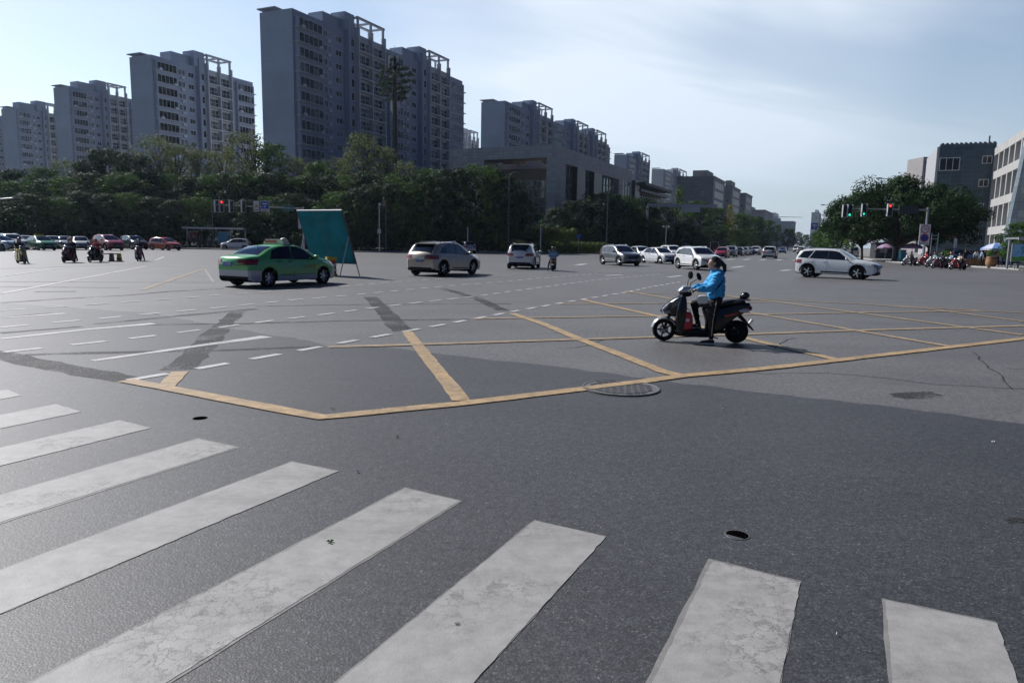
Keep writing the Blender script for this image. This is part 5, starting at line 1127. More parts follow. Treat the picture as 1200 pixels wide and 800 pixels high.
def hair_mesh(c, fwd, s=1.0, style='short'):
    c, f = Vector(c), Vector(fwd).normalized(); up = Vector((0, 0, 1)); l = up.cross(f).normalized(); mb = MB(); P = lambda a, b, u: c + f * a * s + l * b * s + up * u * s
    mb.ball(P(-.028, 0, .045), .098 * s, HAIR, 10); mb.ball(P(-.045, 0, .0), .088 * s, HAIR, 10); mb.tube([P(.03, .05, .09), P(.045, 0, .10), P(.03, -.05, .09)], .028 * s, HAIR, 8)
    if style == 'pony': mb.tube([P(-.07, 0, .03), P(-.13, 0, .02), P(-.20, 0, -.05), P(-.215, 0, -.14), P(-.20, 0, -.20)], [.05 * s, .05 * s, .045 * s, .035 * s, .012 * s], HAIR, 8)
    if style == 'long': mb.tube([P(-.05, 0, 0), P(-.085, 0, -.12), P(-.09, 0, -.30)], [.09 * s, .095 * s, .05 * s], HAIR, 8); mb.tube([P(.01, .075, .03), P(.0, .085, -.16)], [.03 * s, .025 * s], HAIR, 8); mb.tube([P(.01, -.075, .03), P(.0, -.085, -.16)], [.03 * s, .025 * s], HAIR, 8)
    return remesh(mb, .012, 2, 'hair')
# ------------------------------------------------------------ scooter
SC_BODY = mat('scooter_paint', (.006, .0065, .008), .22, spec=.5, coat=.15); SC_SILV = mat('scooter_silver', (.45, .46, .48), .25, metal=.6); SC_RIM = mat('scooter_rim', (.06, .06, .065), .4, metal=.5); SC_DK = mat('scooter_plastic', (.008, .008, .009), .65, spec=.2); SEATM = mat('vinyl', (.008, .008, .009), .55, bump=.1, nscale=30); STEEL = mat('steel', (.35, .35, .36), .35, metal=1)
def crv(poly, n=44):
    """closed Catmull-Rom through the points"""
    out = []; m_ = len(poly); k = max(1, n // m_)
    for i in range(m_):
        p0, p1, p2, p3 = [Vector(poly[(i + j) % m_]) for j in (-1, 0, 1, 2)]
        for j in range(k):
            t = j / k; out.append(.5 * ((2 * p1) + (p2 - p0) * t + (2 * p0 - 5 * p1 + 4 * p2 - p3) * t * t + (3 * p1 - p0 - 3 * p2 + p3) * t ** 3))
    return out
def fair(mb, poly, w, mt_, y0=0, inset=.22, wf=None, smooth=True):
    """side profile (x,z) given a rounded body of half width w"""
    pl = crv(poly) if smooth else [Vector(p) for p in poly]; c = sum(pl, Vector((0, 0))) / len(pl); rings = []
    for t in (-1, -.93, -.75, -.45, 0, .45, .75, .93, 1):
        s = 1 - inset * abs(t) ** 3.0 - (.10 if abs(t) == 1 else 0)
        rings.append([Vector((c.x + (p.x - c.x) * s, y0 + t * w * (wf(p.x, p.y) if wf else 1), c.y + (p.y - c.y) * s)) for p in pl])
    mb.loft(rings, mt_)
def scooter_proto():
    root = empty('motor_scooter', (0, 0, 0)); r = .215
    B = lambda mb, n, p=root, a=45: mb.build(n, p, a, fix=True)
    T = Matrix.Rotation(math.pi / 2, 4, 'X')
    for nm, x in (('front_wheel', .66), ('rear_wheel', -.66)):
        mb = MB(); w = .045 if x > 0 else .055; mb.lathe([(r * .66, -w * .8), (r * .86, -w), (r * .97, -w * .6), (r, 0), (r * .97, w * .6), (r * .86, w), (r * .66, w * .8), (r * .64, 0), (r * .66, -w * .8)], RUB, 30, T)
        o = mb.build(nm, root, 40); o.location = (x, 0, r)
        mb = MB()
        if x > 0:
            mb.lathe([(r * .68, -.035), (r * .68, .035), (r * .60, .03), (r * .60, -.03), (r * .68, -.035)], SC_RIM, 28, T); mb.lathe([(.001, -.05), (.035, -.05), (.035, .05), (.001, .05)], STEEL, 14, T)
            for k in range(5):
                a = k * 2 * math.pi / 5; mb.tube([(math.cos(a) * .03, 0, math.sin(a) * .03), (math.cos(a) * r * .62, 0, math.sin(a) * r * .62)], [.022, .016], SC_RIM, 6)
            mb.lathe([(.05, .045), (.085, .045), (.085, .05), (.05, .05)], STEEL, 20, T); mb.build('rim', o, 40)
        else:
            mb.lathe([(.001, -.075), (.10, -.07), (.125, -.05), (r * .66, -.04), (r * .66, .04), (.125, .05), (.10, .07), (.001, .075)], SC_DK, 28, T); mb.build('hub_motor', o, 40)
    mb = MB(); mb.tube([(.66, .075, r), (.60, .07, .42), (.50, .05, .62)], .020, SC_DK, 8); mb.tube([(.66, -.075, r), (.60, -.07, .42), (.50, -.05, .62)], .020, SC_DK, 8); mb.tube([(.52, 0, .55), (.36, 0, .95)], .028, SC_DK, 8); mb.tube([(.575, -.07, .48), (.575, .07, .48)], .025, SC_DK, 8); mb.tube([(.66, -.10, r), (.66, .10, r)], .013, STEEL, 8); B(mb, 'fork')
    mb = MB(); ang = np.linspace(R(12), R(150), 12); n_ = 7; ys = np.linspace(-1, 1, n_); rg = []
    for a in ang: rg.append([Vector((.66 + math.cos(a) * (r + .035 - .03 * abs(y) ** 2), y * .068, r + math.sin(a) * (r + .035 - .03 * abs(y) ** 2))) for y in ys] + [Vector((.66 + math.cos(a) * (r + .02 - .03 * abs(y) ** 2), y * .062, r + math.sin(a) * (r + .02 - .03 * abs(y) ** 2))) for y in ys[::-1]])
    mb.loft(rg, SC_SILV); B(mb, 'front_fender')
    mb = MB(); fair(mb, [(.745, .55), (.70, .64), (.58, .755), (.44, .86), (.34, .90), (.30, .80), (.33, .62), (.40, .50), (.50, .46), (.62, .50)], .16, SC_BODY, wf=lambda x, z: 1.1 - max(0, x - .4) * 1.5, inset=.3); B(mb, 'front_fairing')
    for s in (-1, 1):
        mb = MB(); fair(mb, [(.715, .555), (.66, .585), (.52, .575), (.53, .545), (.66, .52)], .022, HEADL, y0=s * .098, inset=.2); B(mb, 'headlight')
        mb = MB(); mb.ball(Vector((.44, s * .163, .535)), .026, ORL, 8, (1, .5, 1)); B(mb, 'indicator')
        mb = MB(); fair(mb, [(.72, .60), (.60, .72), (.46, .82), (.44, .79), (.58, .68), (.69, .58)], .018, SC_SILV, y0=s * .088, inset=.1); B(mb, 'fairing_highlight')  # silver strip painted as the highlight along the fairing's upper edge
    mb = MB(); fair(mb, [(.40, .88), (.47, .60), (.46, .30), (.42, .14), (.34, .12), (.30, .30), (.27, .62), (.30, .86)], .19, SC_BODY, inset=.12); B(mb, 'leg_shield')
    mb = MB(); fair(mb, [(.42, .20), (.44, .12), (.0, .10), (-.20, .12), (-.24, .24), (-.1, .25), (.2, .24)], .165, SC_DK, inset=.1); mb.tube([(.36, .17, .21), (-.12, .17, .21)], .012, SC_RIM, 6); mb.tube([(.36, -.17, .21), (-.12, -.17, .21)], .012, SC_RIM, 6); B(mb, 'floorboard')
    mb = MB(); fair(mb, [(-.02, .66), (-.08, .40), (-.10, .20), (-.28, .16), (-.45, .28), (-.60, .46), (-.80, .58), (-.88, .68), (-.84, .76), (-.60, .74), (-.30, .68)], .15, SC_BODY, inset=.18, wf=lambda x, z: 1.05 - max(0, -x - .4) * .75); B(mb, 'body_panel')
    mb = MB()
    for s in (-1, 1): fair(mb, [(-.86, .63), (-.78, .66), (-.66, .62), (-.70, .58), (-.82, .585)], .012, SC_SILV, y0=s * .112, inset=.1); fair(mb, [(-.40, .52), (-.60, .575), (-.64, .565), (-.44, .50)], .006, mat('decal_red', (.5, .05, .03), .3), y0=s * .152, inset=.1)
    B(mb, 'side_trim')
    mb = MB(); fair(mb, [(.04, .66), (.02, .72), (-.16, .735), (-.34, .745), (-.42, .785), (-.62, .815), (-.76, .80), (-.76, .755), (-.40, .70), (-.1, .65)], .15, SEATM, inset=.16, wf=lambda x, z: 1 - max(0, x + .1) * 1.6 - max(0, -x - .5) * .9); B(mb, 'seat')
    mb = MB(); mb.ball(Vector((-.775, 0, .885)), .085, SC_BODY, 12, (.95, 1.15, .80)); mb.ball(Vector((-.74, 0, .87)), .07, SEATM, 10, (.9, 1.2, .8)); B(mb, 'backrest')
    mb = MB(); mb.tube([(-.55, .12, .77), (-.72, .11, .82), (-.86, .05, .80), (-.86, -.05, .80), (-.72, -.11, .82), (-.55, -.12, .77)], .013, STEEL, 8); B(mb, 'grab_rail')
    mb = MB(); fair(mb, [(-.85, .70), (-.895, .69), (-.90, .64), (-.86, .61), (-.82, .64)], .08, REDL, inset=.1); B(mb, 'tail_light')
    mb = MB(); fair(mb, [(-.64, .52), (-.72, .53), (-.86, .38), (-.96, .26), (-.94, .25), (-.80, .37), (-.70, .46)], .055, SC_DK, inset=.05); mb.box((-.90, 0, .40), (.015, .17, .11), PLW, rot=Euler((0, R(-38), 0))); B(mb, 'rear_fender')
    for s in (-1, 1):
        mb = MB(); mb.tube([(-.60, s * .10, .28), (-.50, s * .11, .52)], .013, STEEL, 8); mb.tube([(-.585, s * .10, .31), (-.52, s * .108, .47)], .026, SC_DK, 10); B(mb, 'shock_absorber')
    mb = MB(); mb.tube([(-.20, .09, .20), (-.66, .10, r)], .022, SC_DK, 8); mb.tube([(-.20, -.09, .20), (-.66, -.10, r)], .022, SC_DK, 8); mb.tube([(-.66, -.11, r), (-.66, .11, r)], .012, STEEL, 8); B(mb, 'swing_arm')
    mb = MB(); mb.tube([(-.18, .12, .13), (-.30, .20, .10)], .011, STEEL, 6); B(mb, 'side_stand')
    mb = MB(); fair(mb, [(.45, .93), (.42, .98), (.34, 1.04), (.22, 1.03), (.18, .98), (.24, .93), (.36, .90)], .11, SC_SILV, inset=.3); fair(mb, [(.34, .90), (.30, .94), (.20, .93), (.20, .86), (.30, .84)], .09, SC_DK, inset=.1); B(mb, 'handlebar_cowl')
    mb = MB(); mb.tube([(.22, .34, .965), (.24, .18, .97), (.26, 0, .95), (.24, -.18, .97), (.22, -.34, .965)], .012, STEEL, 8); B(mb, 'handlebar')
    for s in (-1, 1):
        mb = MB(); mb.tube([(.205, s * .37, .965), (.228, s * .24, .968)], .018, RUB, 10); mb.tube([(.27, s * .33, .95), (.28, s * .22, .955)], .007, STEEL, 6); B(mb, 'grip')
        mb = MB(); mb.tube([(.25, s * .17, .99), (.24, s * .20, 1.10), (.20 - .06 * (s > 0), s * .28, 1.18)], .007, SC_DK, 6); mb.ball(Vector((.185 - .07 * (s > 0), s * .30, 1.225)), .062, SC_DK, 8, (.35, .95, 1.25), rot=Euler((0, R(25 if s > 0 else 5), R(-50 * s)))); B(mb, 'mirror')
    return root
PSC = scooter_proto()
def scooter(P, head_, label, group=None, paint_=None, first=[True], z=.002):
    if first[0]: root = PSC; first[0] = False
    else: root = copy_tree(PSC)
    if 'group' in root: del root['group']
    tag(root, label, 'scooter', group); root.location = (P.x, P.y, z); root.rotation_euler = (0, 0, math.atan2(head_.y, head_.x))
    if paint_:
        for o in [q for q in bpy.data.objects if q.parent == root]:
            for s_ in o.material_slots:
                if s_.material == SC_BODY: s_.link = 'OBJECT'; s_.material = paint_
    return root
# hero
hf, hr = at(778.5, 399.3), at(861, 402.0); hh = (hf - hr).normalized(); hp = (hf + hr) / 2; hrz = math.atan2(hh.y, hh.x)
PSC.name = 'motor_scooter'
scooter(hp, hh, 'black electric scooter standing on the yellow box with the blue jacketed rider astride')
hero = []
HC_ = (-.175, .03, 1.455)
hero += head(HC_, (1, .08, -.08), .98)
hero += [limb((-.21, .03, 1.40), (-.225, .02, 1.28), .052, .060, 'skin')]
# torso, jacket
hero += [limb((-.25, .16, 1.235), (-.25, -.13, 1.235), .088, .088, 'top'), limb((-.245, .02, 1.17), (-.25, .02, .92), .155, .160, 'top'), limb((-.22, .07, 1.12), (-.20, .07, .93), .115, .115, 'top'), limb((-.22, -.05, 1.12), (-.20, -.05, .93), .115, .11, 'top'), limb((-.20, .08, .885), (-.23, -.06, .885), .115, .118, 'top'),
         limb((-.29, .08, 1.30), (-.30, -.05, 1.30), .062, .062, 'top'), limb((-.32, .02, 1.27), (-.34, .02, 1.20), .066, .045, 'top'), limb((-.24, .02, 1.315), (-.18, .02, 1.30), .07, .06, 'top')]
hw = {1: (.13, .285, .995), -1: (.13, -.245, .995)}
for s in (1, -1):
    sh = (-.24, s * .17 + .015, 1.235); el = (-.11, s * .27, 1.02); w_ = hw[s]
    hero += [limb(sh, el, .088, .078, 'top'), limb(el, (Vector(el).lerp(Vector(w_), .88)), .078, .052, 'top'), limb(Vector(el).lerp(Vector(w_), .8), Vector(el).lerp(Vector(w_), .88), .052, .050, 'top'), limb(Vector(el).lerp(Vector(w_), .85), w_, .026, .024, 'skin')]
    hero += hand(w_, (.90, .06 * s, -.22), (0, -s, .1), s=.95)
# pelvis and legs
hero += [limb((-.24, .08, .80), (-.24, -.05, .80), .118, .118, 'pants'), limb((-.235, .11, .78), (-.175, .235, .45), .098, .066, 'pants'), limb((-.175, .235, .45), (-.165, .265, .13), .064, .046, 'pants'), limb((-.172, .25, .36), (-.176, .255, .28), .060, .056, 'pants'),
         limb((-.23, -.07, .78), (.12, -.10, .70), .098, .070, 'pants'), limb((.12, -.10, .70), (.035, -.10, .36), .066, .046, 'pants'), limb((-.165, .265, .12), (-.165, .268, .07), .036, .034, 'skin'), limb((.03, -.10, .36), (.03, -.10, .32), .038, .036, 'skin')]
for fx_, fy_, fz in ((-.165, .268, .0), (.03, -.10, .252)):
    hero += [limb((fx_ - .02, fy_, fz + .05), (fx_ + .02, fy_, fz + .05), .044, .046, 'shoe'), limb((fx_ + .03, fy_, fz + .045), (fx_ + .15, fy_ + .01, fz + .034), .042, .036, 'shoe'), limb((fx_ + .10, fy_, fz + .034), (fx_ + .175, fy_ + .012, fz + .030), .037, .029, 'shoe')]
hm_ = body_mesh(hero, .0085, dict(top=C_BLUE, pants=C_BLK, shoe=C_SHOE, skin=SKIN), 3)
# fabric folds, only where there is fabric
co = np.empty(len(hm_.vertices) * 3); hm_.vertices.foreach_get('co', co); co = co.reshape(-1, 3); nr = np.empty(len(hm_.vertices) * 3); hm_.vertices.foreach_get('normal', nr); nr = nr.reshape(-1, 3)
f_ = (co[:, 2] < 1.30) & (co[:, 2] > .14) & (co[:, 0] < .07)
amp = .0085 * np.sin(co[:, 2] * 78 + 5 * np.sin(co[:, 1] * 19 + co[:, 0] * 13)) * np.sin(co[:, 0] * 24 + co[:, 1] * 17 + 1.3) + .004 * np.sin(co[:, 2] * 41 + co[:, 0] * 37)
co += nr * (amp * f_)[:, None]; hm_.vertices.foreach_set('co', co.ravel()); hm_.update()
person = empty('person', hp, hrz, 'person in a bright blue hooded jacket and black striped trousers astride the black scooter', 'person')
bo = link('body', hm_, person); link('hair', hair_mesh(HC_, (1, .08, -.08), .98, 'pony'), person).data.materials.append(HAIR)
face_bits(person, HC_, (1, .08, -.08), .98)
mb = MB()
for fx_, fy_, fz in ((-.165, .268, .0), (.03, -.10, .252)): mb.prism([(fx_ - .065, fy_ - .036), (fx_ + .05, fy_ - .044), (fx_ + .16, fy_ - .034), (fx_ + .205, fy_ + .005), (fx_ + .17, fy_ + .044), (fx_ + .05, fy_ + .044), (fx_ - .065, fy_ + .036)], fz + .003, fz + .024, C_SOLE)
mb.build('shoe_soles', person)
mb = MB(); st = [(-.245, .212, .80), (-.215, .275, .62), (-.178, .302, .45), (-.168, .318, .30), (-.166, .312, .15)]; bvh = BVHTree.FromPolygons([v.co.copy() for v in hm_.vertices], [tuple(p.vertices) for p in hm_.polygons])
def cling(pts, d, w, mt_, off_=.004):
    out = MB(); vs = []
    for p in sub([Vector(q) for q in pts], .03):
        h_ = bvh.ray_cast(p + Vector(d) * .6, -Vector(d)); c = h_[0] if h_[0] is not None else p; vs.append(c + Vector(d) * off_)
    out.tube(vs, w, mt_, 6); return out
cling([(-.235, .3, .80), (-.205, .3, .62), (-.175, .3, .45), (-.168, .3, .30), (-.165, .3, .15)], (0, 1, 0), .008, mat('stripe_cream', (.42, .30, .22), .8)).build('trouser_stripe', person, 40)
cling([(-.33, .4, 1.16), (-.30, .4, 1.09), (-.24, .4, 1.02), (-.17, .4, .95), (-.10, .4, .89)], (0, 1, 0), .009, C_BLK).build('bag_strap', person, 40)
bagw = MB(); fair(bagw, [(.09, .74), (.105, .86), (.0, .885), (-.075, .86), (-.085, .75), (.0, .73)], .045, mat('bag_white', (.62, .60, .57), .5), y0=.17, inset=.1)
o = bagw.build('shoulder_bag', None, 45, fix=True); o.location = hp; o.rotation_euler = (0, 0, hrz); tag(o, 'small pale shoulder bag hanging at the lap of the blue jacketed person', 'bag')
bg_ = empty('carrier_bag', hp, hrz, 'red and white carrier bag standing on the footboard of the black scooter', 'bag')
mb = MB(); fair(mb, [(.17, .25), (.34, .25), (.36, .40), (.33, .54), (.24, .57), (.18, .53), (.155, .38)], .075, mat('bag_red', (.45, .02, .03), .45), y0=.11, inset=.15); mb.build('bag_body', bg_, 45, fix=True)
mb = MB(); mb.tube([(.20, .14, .53), (.22, .14, .60), (.27, .13, .63), (.31, .13, .60), (.33, .14, .53)], .011, mat('bag_pink', (.75, .5, .5), .5), 6); mb.box((.26, .192, .42), (.06, .006, .05), C_WHITE); mb.build('bag_handle', bg_)
# ------------------------------------------------------------ generic riders
def rider_mesh(vox=.022, foot_down=1, female=False):
    s = []; hc = (-.12, 0, 1.36); s += head(hc, (1, 0, 0)); s += [limb((-.15, 0, 1.30), (-.17, 0, 1.18), .055, .06, 'skin')]
    s += [limb((-.19, .14, 1.12), (-.19, -.14, 1.12), .08, .08, 'top'), limb((-.19, .03, 1.08), (-.24, .03, .86), .13, .13, 'top'), limb((-.19, -.03, 1.08), (-.24, -.03, .86), .13, .13, 'top'), limb((-.26, .08, .83), (-.26, -.08, .83), .12, .12, 'pants')]
    for q in (1, -1):
        s += [limb((-.18, q * .17, 1.12), (-.04, q * .27, .93), .062, .052, 'top'), limb((-.04, q * .27, .93), (.14, q * .30, .98), .052, .036, 'top'), limb((.14, q * .30, .98), (.16, q * .30, .98), .028, .026, 'skin')] + hand((.15, q * .30, .985), (.9, 0, -.2), (0, -q, 0), s=1.0)
        if q == foot_down: s += [limb((-.24, q * .10, .80), (.02, q * .25, .48), .092, .066, 'pants'), limb((.02, q * .25, .48), (-.02, q * .33, .12), .062, .046, 'pants'), limb((-.02, q * .33, .06), (.14, q * .34, .045), .045, .038, 'shoe')]
        else: s += [limb((-.24, q * .10, .80), (.14, q * .14, .72), .092, .068, 'pants'), limb((.14, q * .14, .72), (.10, q * .13, .36), .062, .046, 'pants'), limb((.08, q * .13, .31), (.24, q * .13, .29), .045, .038, 'shoe')]
    return s, hc
RS, RHC = rider_mesh(); RIDER = body_mesh(RS, .02, dict(top=C_BLK, pants=C_DENIM, shoe=C_SHOE, skin=SKIN), 2)
HSHORT = hair_mesh(RHC, (1, 0, 0), 1, 'short'); HLONG = hair_mesh(RHC, (1, 0, 0), 1, 'long')
def rider(P, head_, label, top=None, pants=None, hair='short', z=0, back=0, group=None, hairm=HAIR):
    rz = math.atan2(head_.y, head_.x); q = P - head_.normalized() * back; root = empty('person', (q.x, q.y, z), rz, label, 'person', group)
    o = link('body', RIDER, root)
    for i, v in ((0, top), (1, pants)):
        if v: o.material_slots[i].link = 'OBJECT'; o.material_slots[i].material = v
    if hair in ('short', 'long'): h_ = link('hair', (HSHORT if hair == 'short' else HLONG), root)
    else: mb = MB(); mb.ball(Vector((RHC[0] - .015, 0, RHC[2] + .035)), .125, hair, 10, (1.05, .95, .95)); h_ = mb.build('helmet', root, 50)
    if hair in ('short', 'long'):
        if not len(h_.data.materials): h_.data.materials.append(HAIR)
        if hairm is not HAIR: h_.material_slots[0].link = 'OBJECT'; h_.material_slots[0].material = hairm
    return root
SY = mat('scooter_yellow', (.42, .33, .05), .3, coat=.6); SM = mat('scooter_maroon', (.13, .015, .03), .25, coat=.7); SW = mat('scooter_white', (.38, .38, .39), .3, coat=.4); SRD = mat('scooter_red', (.26, .012, .012), .3, coat=.6); SBR = mat('hair_fair', (.30, .20, .12), .6)
HELM_B = mat('helmet_black', (.01, .01, .012), .15, coat=.8); HELM_R = mat('helmet_red', (.5, .02, .02), .2, coat=.8)
GS = 'scooters waiting with riders on the left'
def pair(px, py, hd, sc_lab, paint_, r_lab, top, pants, hair='short', grp=None, hairm=HAIR):
    P = at(px, py); h = Vector((*hd, 0)).normalized(); scooter(P, h, sc_lab, grp, paint_); rider(P, h, r_lab, top, pants, hair, z=.002, group=None, hairm=hairm); return P, h
pair(25, 308.8, (.75, -.66), 'yellow scooter at the far left, turned towards us', SY, 'person in black with ochre leg cover on the yellow scooter', C_BLK, C_YEL, 'long', GS)
P, h = pair(81, 307.6, (.16, -.99), 'maroon scooter carrying two people at left', SM, 'person with fair hair and dark coat steering the maroon scooter', C_NAVY, C_MAR, 'short', GS, hairm=SBR)
rider(P, h, 'passenger in dark jacket sitting behind on the maroon scooter', C_BLK, C_BLK, 'short', z=.06, back=.34)
pair(112, 307.2, (.05, -1), 'black scooter under the red clad rider', SC_BODY, 'person with red top on the black scooter at left', C_RED, C_BLK, 'short', GS, hairm=SBR)
pair(163, 305.8, (.35, -.93), 'plum coloured scooter right of the low barrier', mat('scooter_plum', (.16, .04, .06), .3, coat=.6), 'person with long black hair and dark clothes on the plum coloured scooter', C_BLK, C_PURP, 'long', GS)
P, h = pair(648, 317.2, (.10, 1), 'delivery scooter with blue box, seen from behind', mat('scooter_brown', (.12, .07, .05), .5), 'person with dark helmet riding the scooter with the blue box', C_GREY, C_BLK, HELM_B)
mb = MB(); mb.box((-.72, 0, 1.05), (.42, .50, .36), mat('box_blue', (.03, .20, .42), .5), top=.94); mb.box((-.72, 0, 1.245), (.44, .50, .04), C_NAVY); mb.box((-.935, 0, 1.05), (.008, .34, .14), mat('box_grey', (.25, .3, .36), .5)); mb.box((-.72, 0, .84), (.34, .3, .06), STEEL)
o = mb.build('delivery_box'); o.location = P; o.rotation_euler = (0, 0, math.atan2(h.y, h.x)); tag(o, 'blue insulated box strapped on the rear of the delivery scooter', 'box')
GR = 'scooters waiting in a bunch on the right'
for i, (px, py, pnt, lab, rl, tp_, pt_, hr_) in enumerate([(1065.5, 311.4, SW, 'white scooter at the left end of the waiting bunch', 'person in black on the leftmost scooter of the bunch', C_BLK, C_BLK, 'short'), (1083, 311.9, SRD, 'red scooter, second in the waiting bunch', 'person in red on the red scooter', C_RED, C_BLK, HELM_R), (1093, 313.4, SW, 'white and grey scooter in the middle of the bunch', 'person in a pale blue jacket on the middle scooter', C_LBLUE, C_DENIM, 'short'), (1101, 314.6, SM, 'maroon scooter just right of the white and grey one', 'person in dark clothes with black hair on the maroon scooter of the bunch', C_NAVY, C_BLK, 'long'), (1112, 314.0, SC_BODY, 'black scooter half hidden behind the rightmost one', 'person with red helmet on the half hidden black scooter', C_LBLUE, C_BLK, HELM_R), (1122, 316.2, SRD, 'red and black scooter at the right end of the bunch, nearest to us', 'person in a beige top on the rightmost scooter', C_BEIGE, C_BLK, HELM_B)]):
    pair(px, py, (-.985, -.12 - .04 * (i % 3)), lab, pnt, rl, tp_, pt_, hr_, GR)
# ------------------------------------------------------------ pedestrians
def ped_segs(step=.16):
    s = []; hc = (0.01, 0, 1.56); s += head(hc, (1, 0, 0)); s += [limb((-.02, 0, 1.48), (-.02, 0, 1.38), .054, .06, 'skin'), limb((-.02, .13, 1.33), (-.02, -.13, 1.33), .075, .075, 'top'), limb((-.01, .04, 1.28), (0, .04, 1.02), .115, .105, 'top'), limb((-.01, -.04, 1.28), (0, -.04, 1.02), .115, .105, 'top'), limb((0, .06, .93), (0, -.06, .93), .11, .11, 'pants')]
    for q in (1, -1):
        d = step * q; s += [limb((-.02, q * .17, 1.33), (-.06 - d * .4, q * .23, 1.07), .056, .045, 'top'), limb((-.06 - d * .4, q * .23, 1.07), (.02 - d * .8, q * .24, .86), .043, .032, 'top')] + hand((.02 - d * .8, q * .24, .85), (0.1, 0, -1), (1, 0, 0), s=1.0, curl=.3)
        s += [limb((0, q * .09, .90), (d * .6 + .03, q * .10, .49), .088, .062, 'pants'), limb((d * .6 + .03, q * .10, .49), (d, q * .10, .10), .058, .042, 'pants'), limb((d - .02, q * .10, .045), (d + .15, q * .11, .035), .043, .034, 'shoe')]
    return s, hc
PS_, PHC = ped_segs(); PED = body_mesh(PS_, .02, dict(top=C_BLK, pants=C_DENIM, shoe=C_SHOE, skin=SKIN), 2); PH = hair_mesh(PHC, (1, 0, 0), 1, 'short'); PH.materials.append(HAIR)
def ped(P, ang, label, top, pants, group, z=.13, s=1.0, hairm=None):
    root = empty('person', (P.x, P.y, z), R(ang), label, 'person', group); root.scale = (s, s, s); o = link('body', PED, root)
    for i, v in ((0, top), (1, pants)): o.material_slots[i].link = 'OBJECT'; o.material_slots[i].material = v
    h_ = link('hair', PH, root)
    if hairm: h_.material_slots[0].link = 'OBJECT'; h_.material_slots[0].material = hairm
GP = 'people standing on the right corner'
for px, D, ang, lab, tp_, pt_ in [(1027, 112, 200, 'person in dark clothes standing under the shade tree', C_BLK, C_NAVY), (1145, 78, 20, 'person in white standing behind the long brown planter', C_WHITE, C_GREY), (1151, 72, 160, 'person in grey blue top left of the barrel planter', C_LBLUE, C_BLK), (1155, 73, 300, 'person in black right beside the barrel planter', C_BLK, C_BLK), (1170, 71, 100, 'person in an orange brown top right of the barrel planter', C_YEL, C_BLK), (1178, 70, 250, 'person in navy clothes between barrel planter and shelter', C_NAVY, C_NAVY), (1187, 68.5, 180, 'person in a rust coloured top at the shelter post', mat('cloth_rust', (.35, .10, .05), .9), C_DENIM), (1132, 74, 90, 'person in a dark coat behind the rightmost scooter', C_BLK, C_NAVY)]:
    ped(pos(px, D), ang, lab, tp_, pt_, GP)
for px, D, ang, lab, tp_, pt_ in [(222, 97, 270, 'person in dark red at the left end of the bus shelter', C_MAR, C_BLK), (227, 96, 300, 'person in black at the bus shelter, second from the left', C_BLK, C_BLK), (234, 97, 240, 'person in navy waiting in the middle of the bus shelter', C_NAVY, C_BLK), (245, 97, 270, 'person in a white top waiting at the bus shelter', C_GREY, C_NAVY), (253, 97, 250, 'person in a pale blue top at the right part of the bus shelter', C_LBLUE, C_BLK), (288, 99, 250, 'person in black standing right of the bus shelter', C_BLK, C_DENIM)]:
    ped(pos(px, D), ang, lab, tp_, pt_, 'people waiting at the left bus shelter')
# ============================================================ STREET FURNITURE
GALV = mat('galvanised', (.33, .35, .37), .45, metal=.7); POLED = mat('pole_dark', (.10, .11, .12), .5); SIGD = mat('signal_black', (.012, .012, .014), .5); SIGG = mat('signal_grey', (.42, .44, .46), .5)
LRED = mat('lamp_red', (.6, .02, .02), .3, emit=(1, .04, .03), estr=1.6); LGRN = mat('lamp_green', (.02, .5, .35), .3, emit=(.05, .95, .62), estr=1.3); LOFF = mat('lamp_off', (.03, .03, .03), .25)
SGRN = mat('sign_green', (.02, .12, .10), .5); SBLU = mat('sign_blue', (.02, .09, .36), .5); SWHT = mat('sign_white', (.62, .62, .63), .5); SRED2 = mat('sign_ring_red', (.5, .02, .02), .5); SDK = mat('sign_back_dark', (.025, .03, .04), .6); SYEL = mat('sign_yellow', (.6, .42, .04), .5); SBK = mat('sign_text_black', (.02, .02, .02), .6)
def signal(P, z, ang, lit, label, group, h=1.35, w=.42, shape=None, parts=3):
    """ang: direction the lamps face"""
    root = empty('traffic_light', (P.x, P.y, z), R(ang), label, 'traffic light', group)
    mb = MB(); mb.box((0, 0, 0), (.22, w, h), SIGD); mb.box((-.10, 0, 0), (.03, w + .14, h + .12), SIGG)
    mb.box((.10, w / 2 + .045, 0), (.26, .03, h), SIGG); mb.box((.10, -w / 2 - .045, 0), (.26, .03, h), SIGG); mb.build('housing', root)
    for k, nm in enumerate(('red', 'amber', 'green')):
        zz = h / 2 - h / 6 - k * h / 3; mb = MB(); T = Matrix.Translation((.112, 0, zz)) @ Matrix.Rotation(math.pi / 2, 4, 'Y'); on = (lit == nm)
        if on and shape:
            mb.lathe([(.001, 0), (w * .40, 0), (w * .42, -.01)], LOFF, 20, T)
            for a, b in shape: mb.tube([(.125, a[0], zz + a[1]), (.125, b[0], zz + b[1])], .030, LGRN, 6)
        else: mb.lathe([(.001, .012), (w * .30, .008), (w * .42, -.006)], (LRED if nm == 'red' else LGRN) if on else LOFF, 20, T)
        o = mb.build('lamp', root); o['label'] = ('lit ' if on else 'unlit ') + nm + ' lamp of the traffic light'
        mb = MB(); mb.lathe([(w * .46, 0), (w * .46, .16)], SIGD, 14, T @ Matrix.Rotation(0, 4, 'Z')); mb.build('visor', o)
    return root
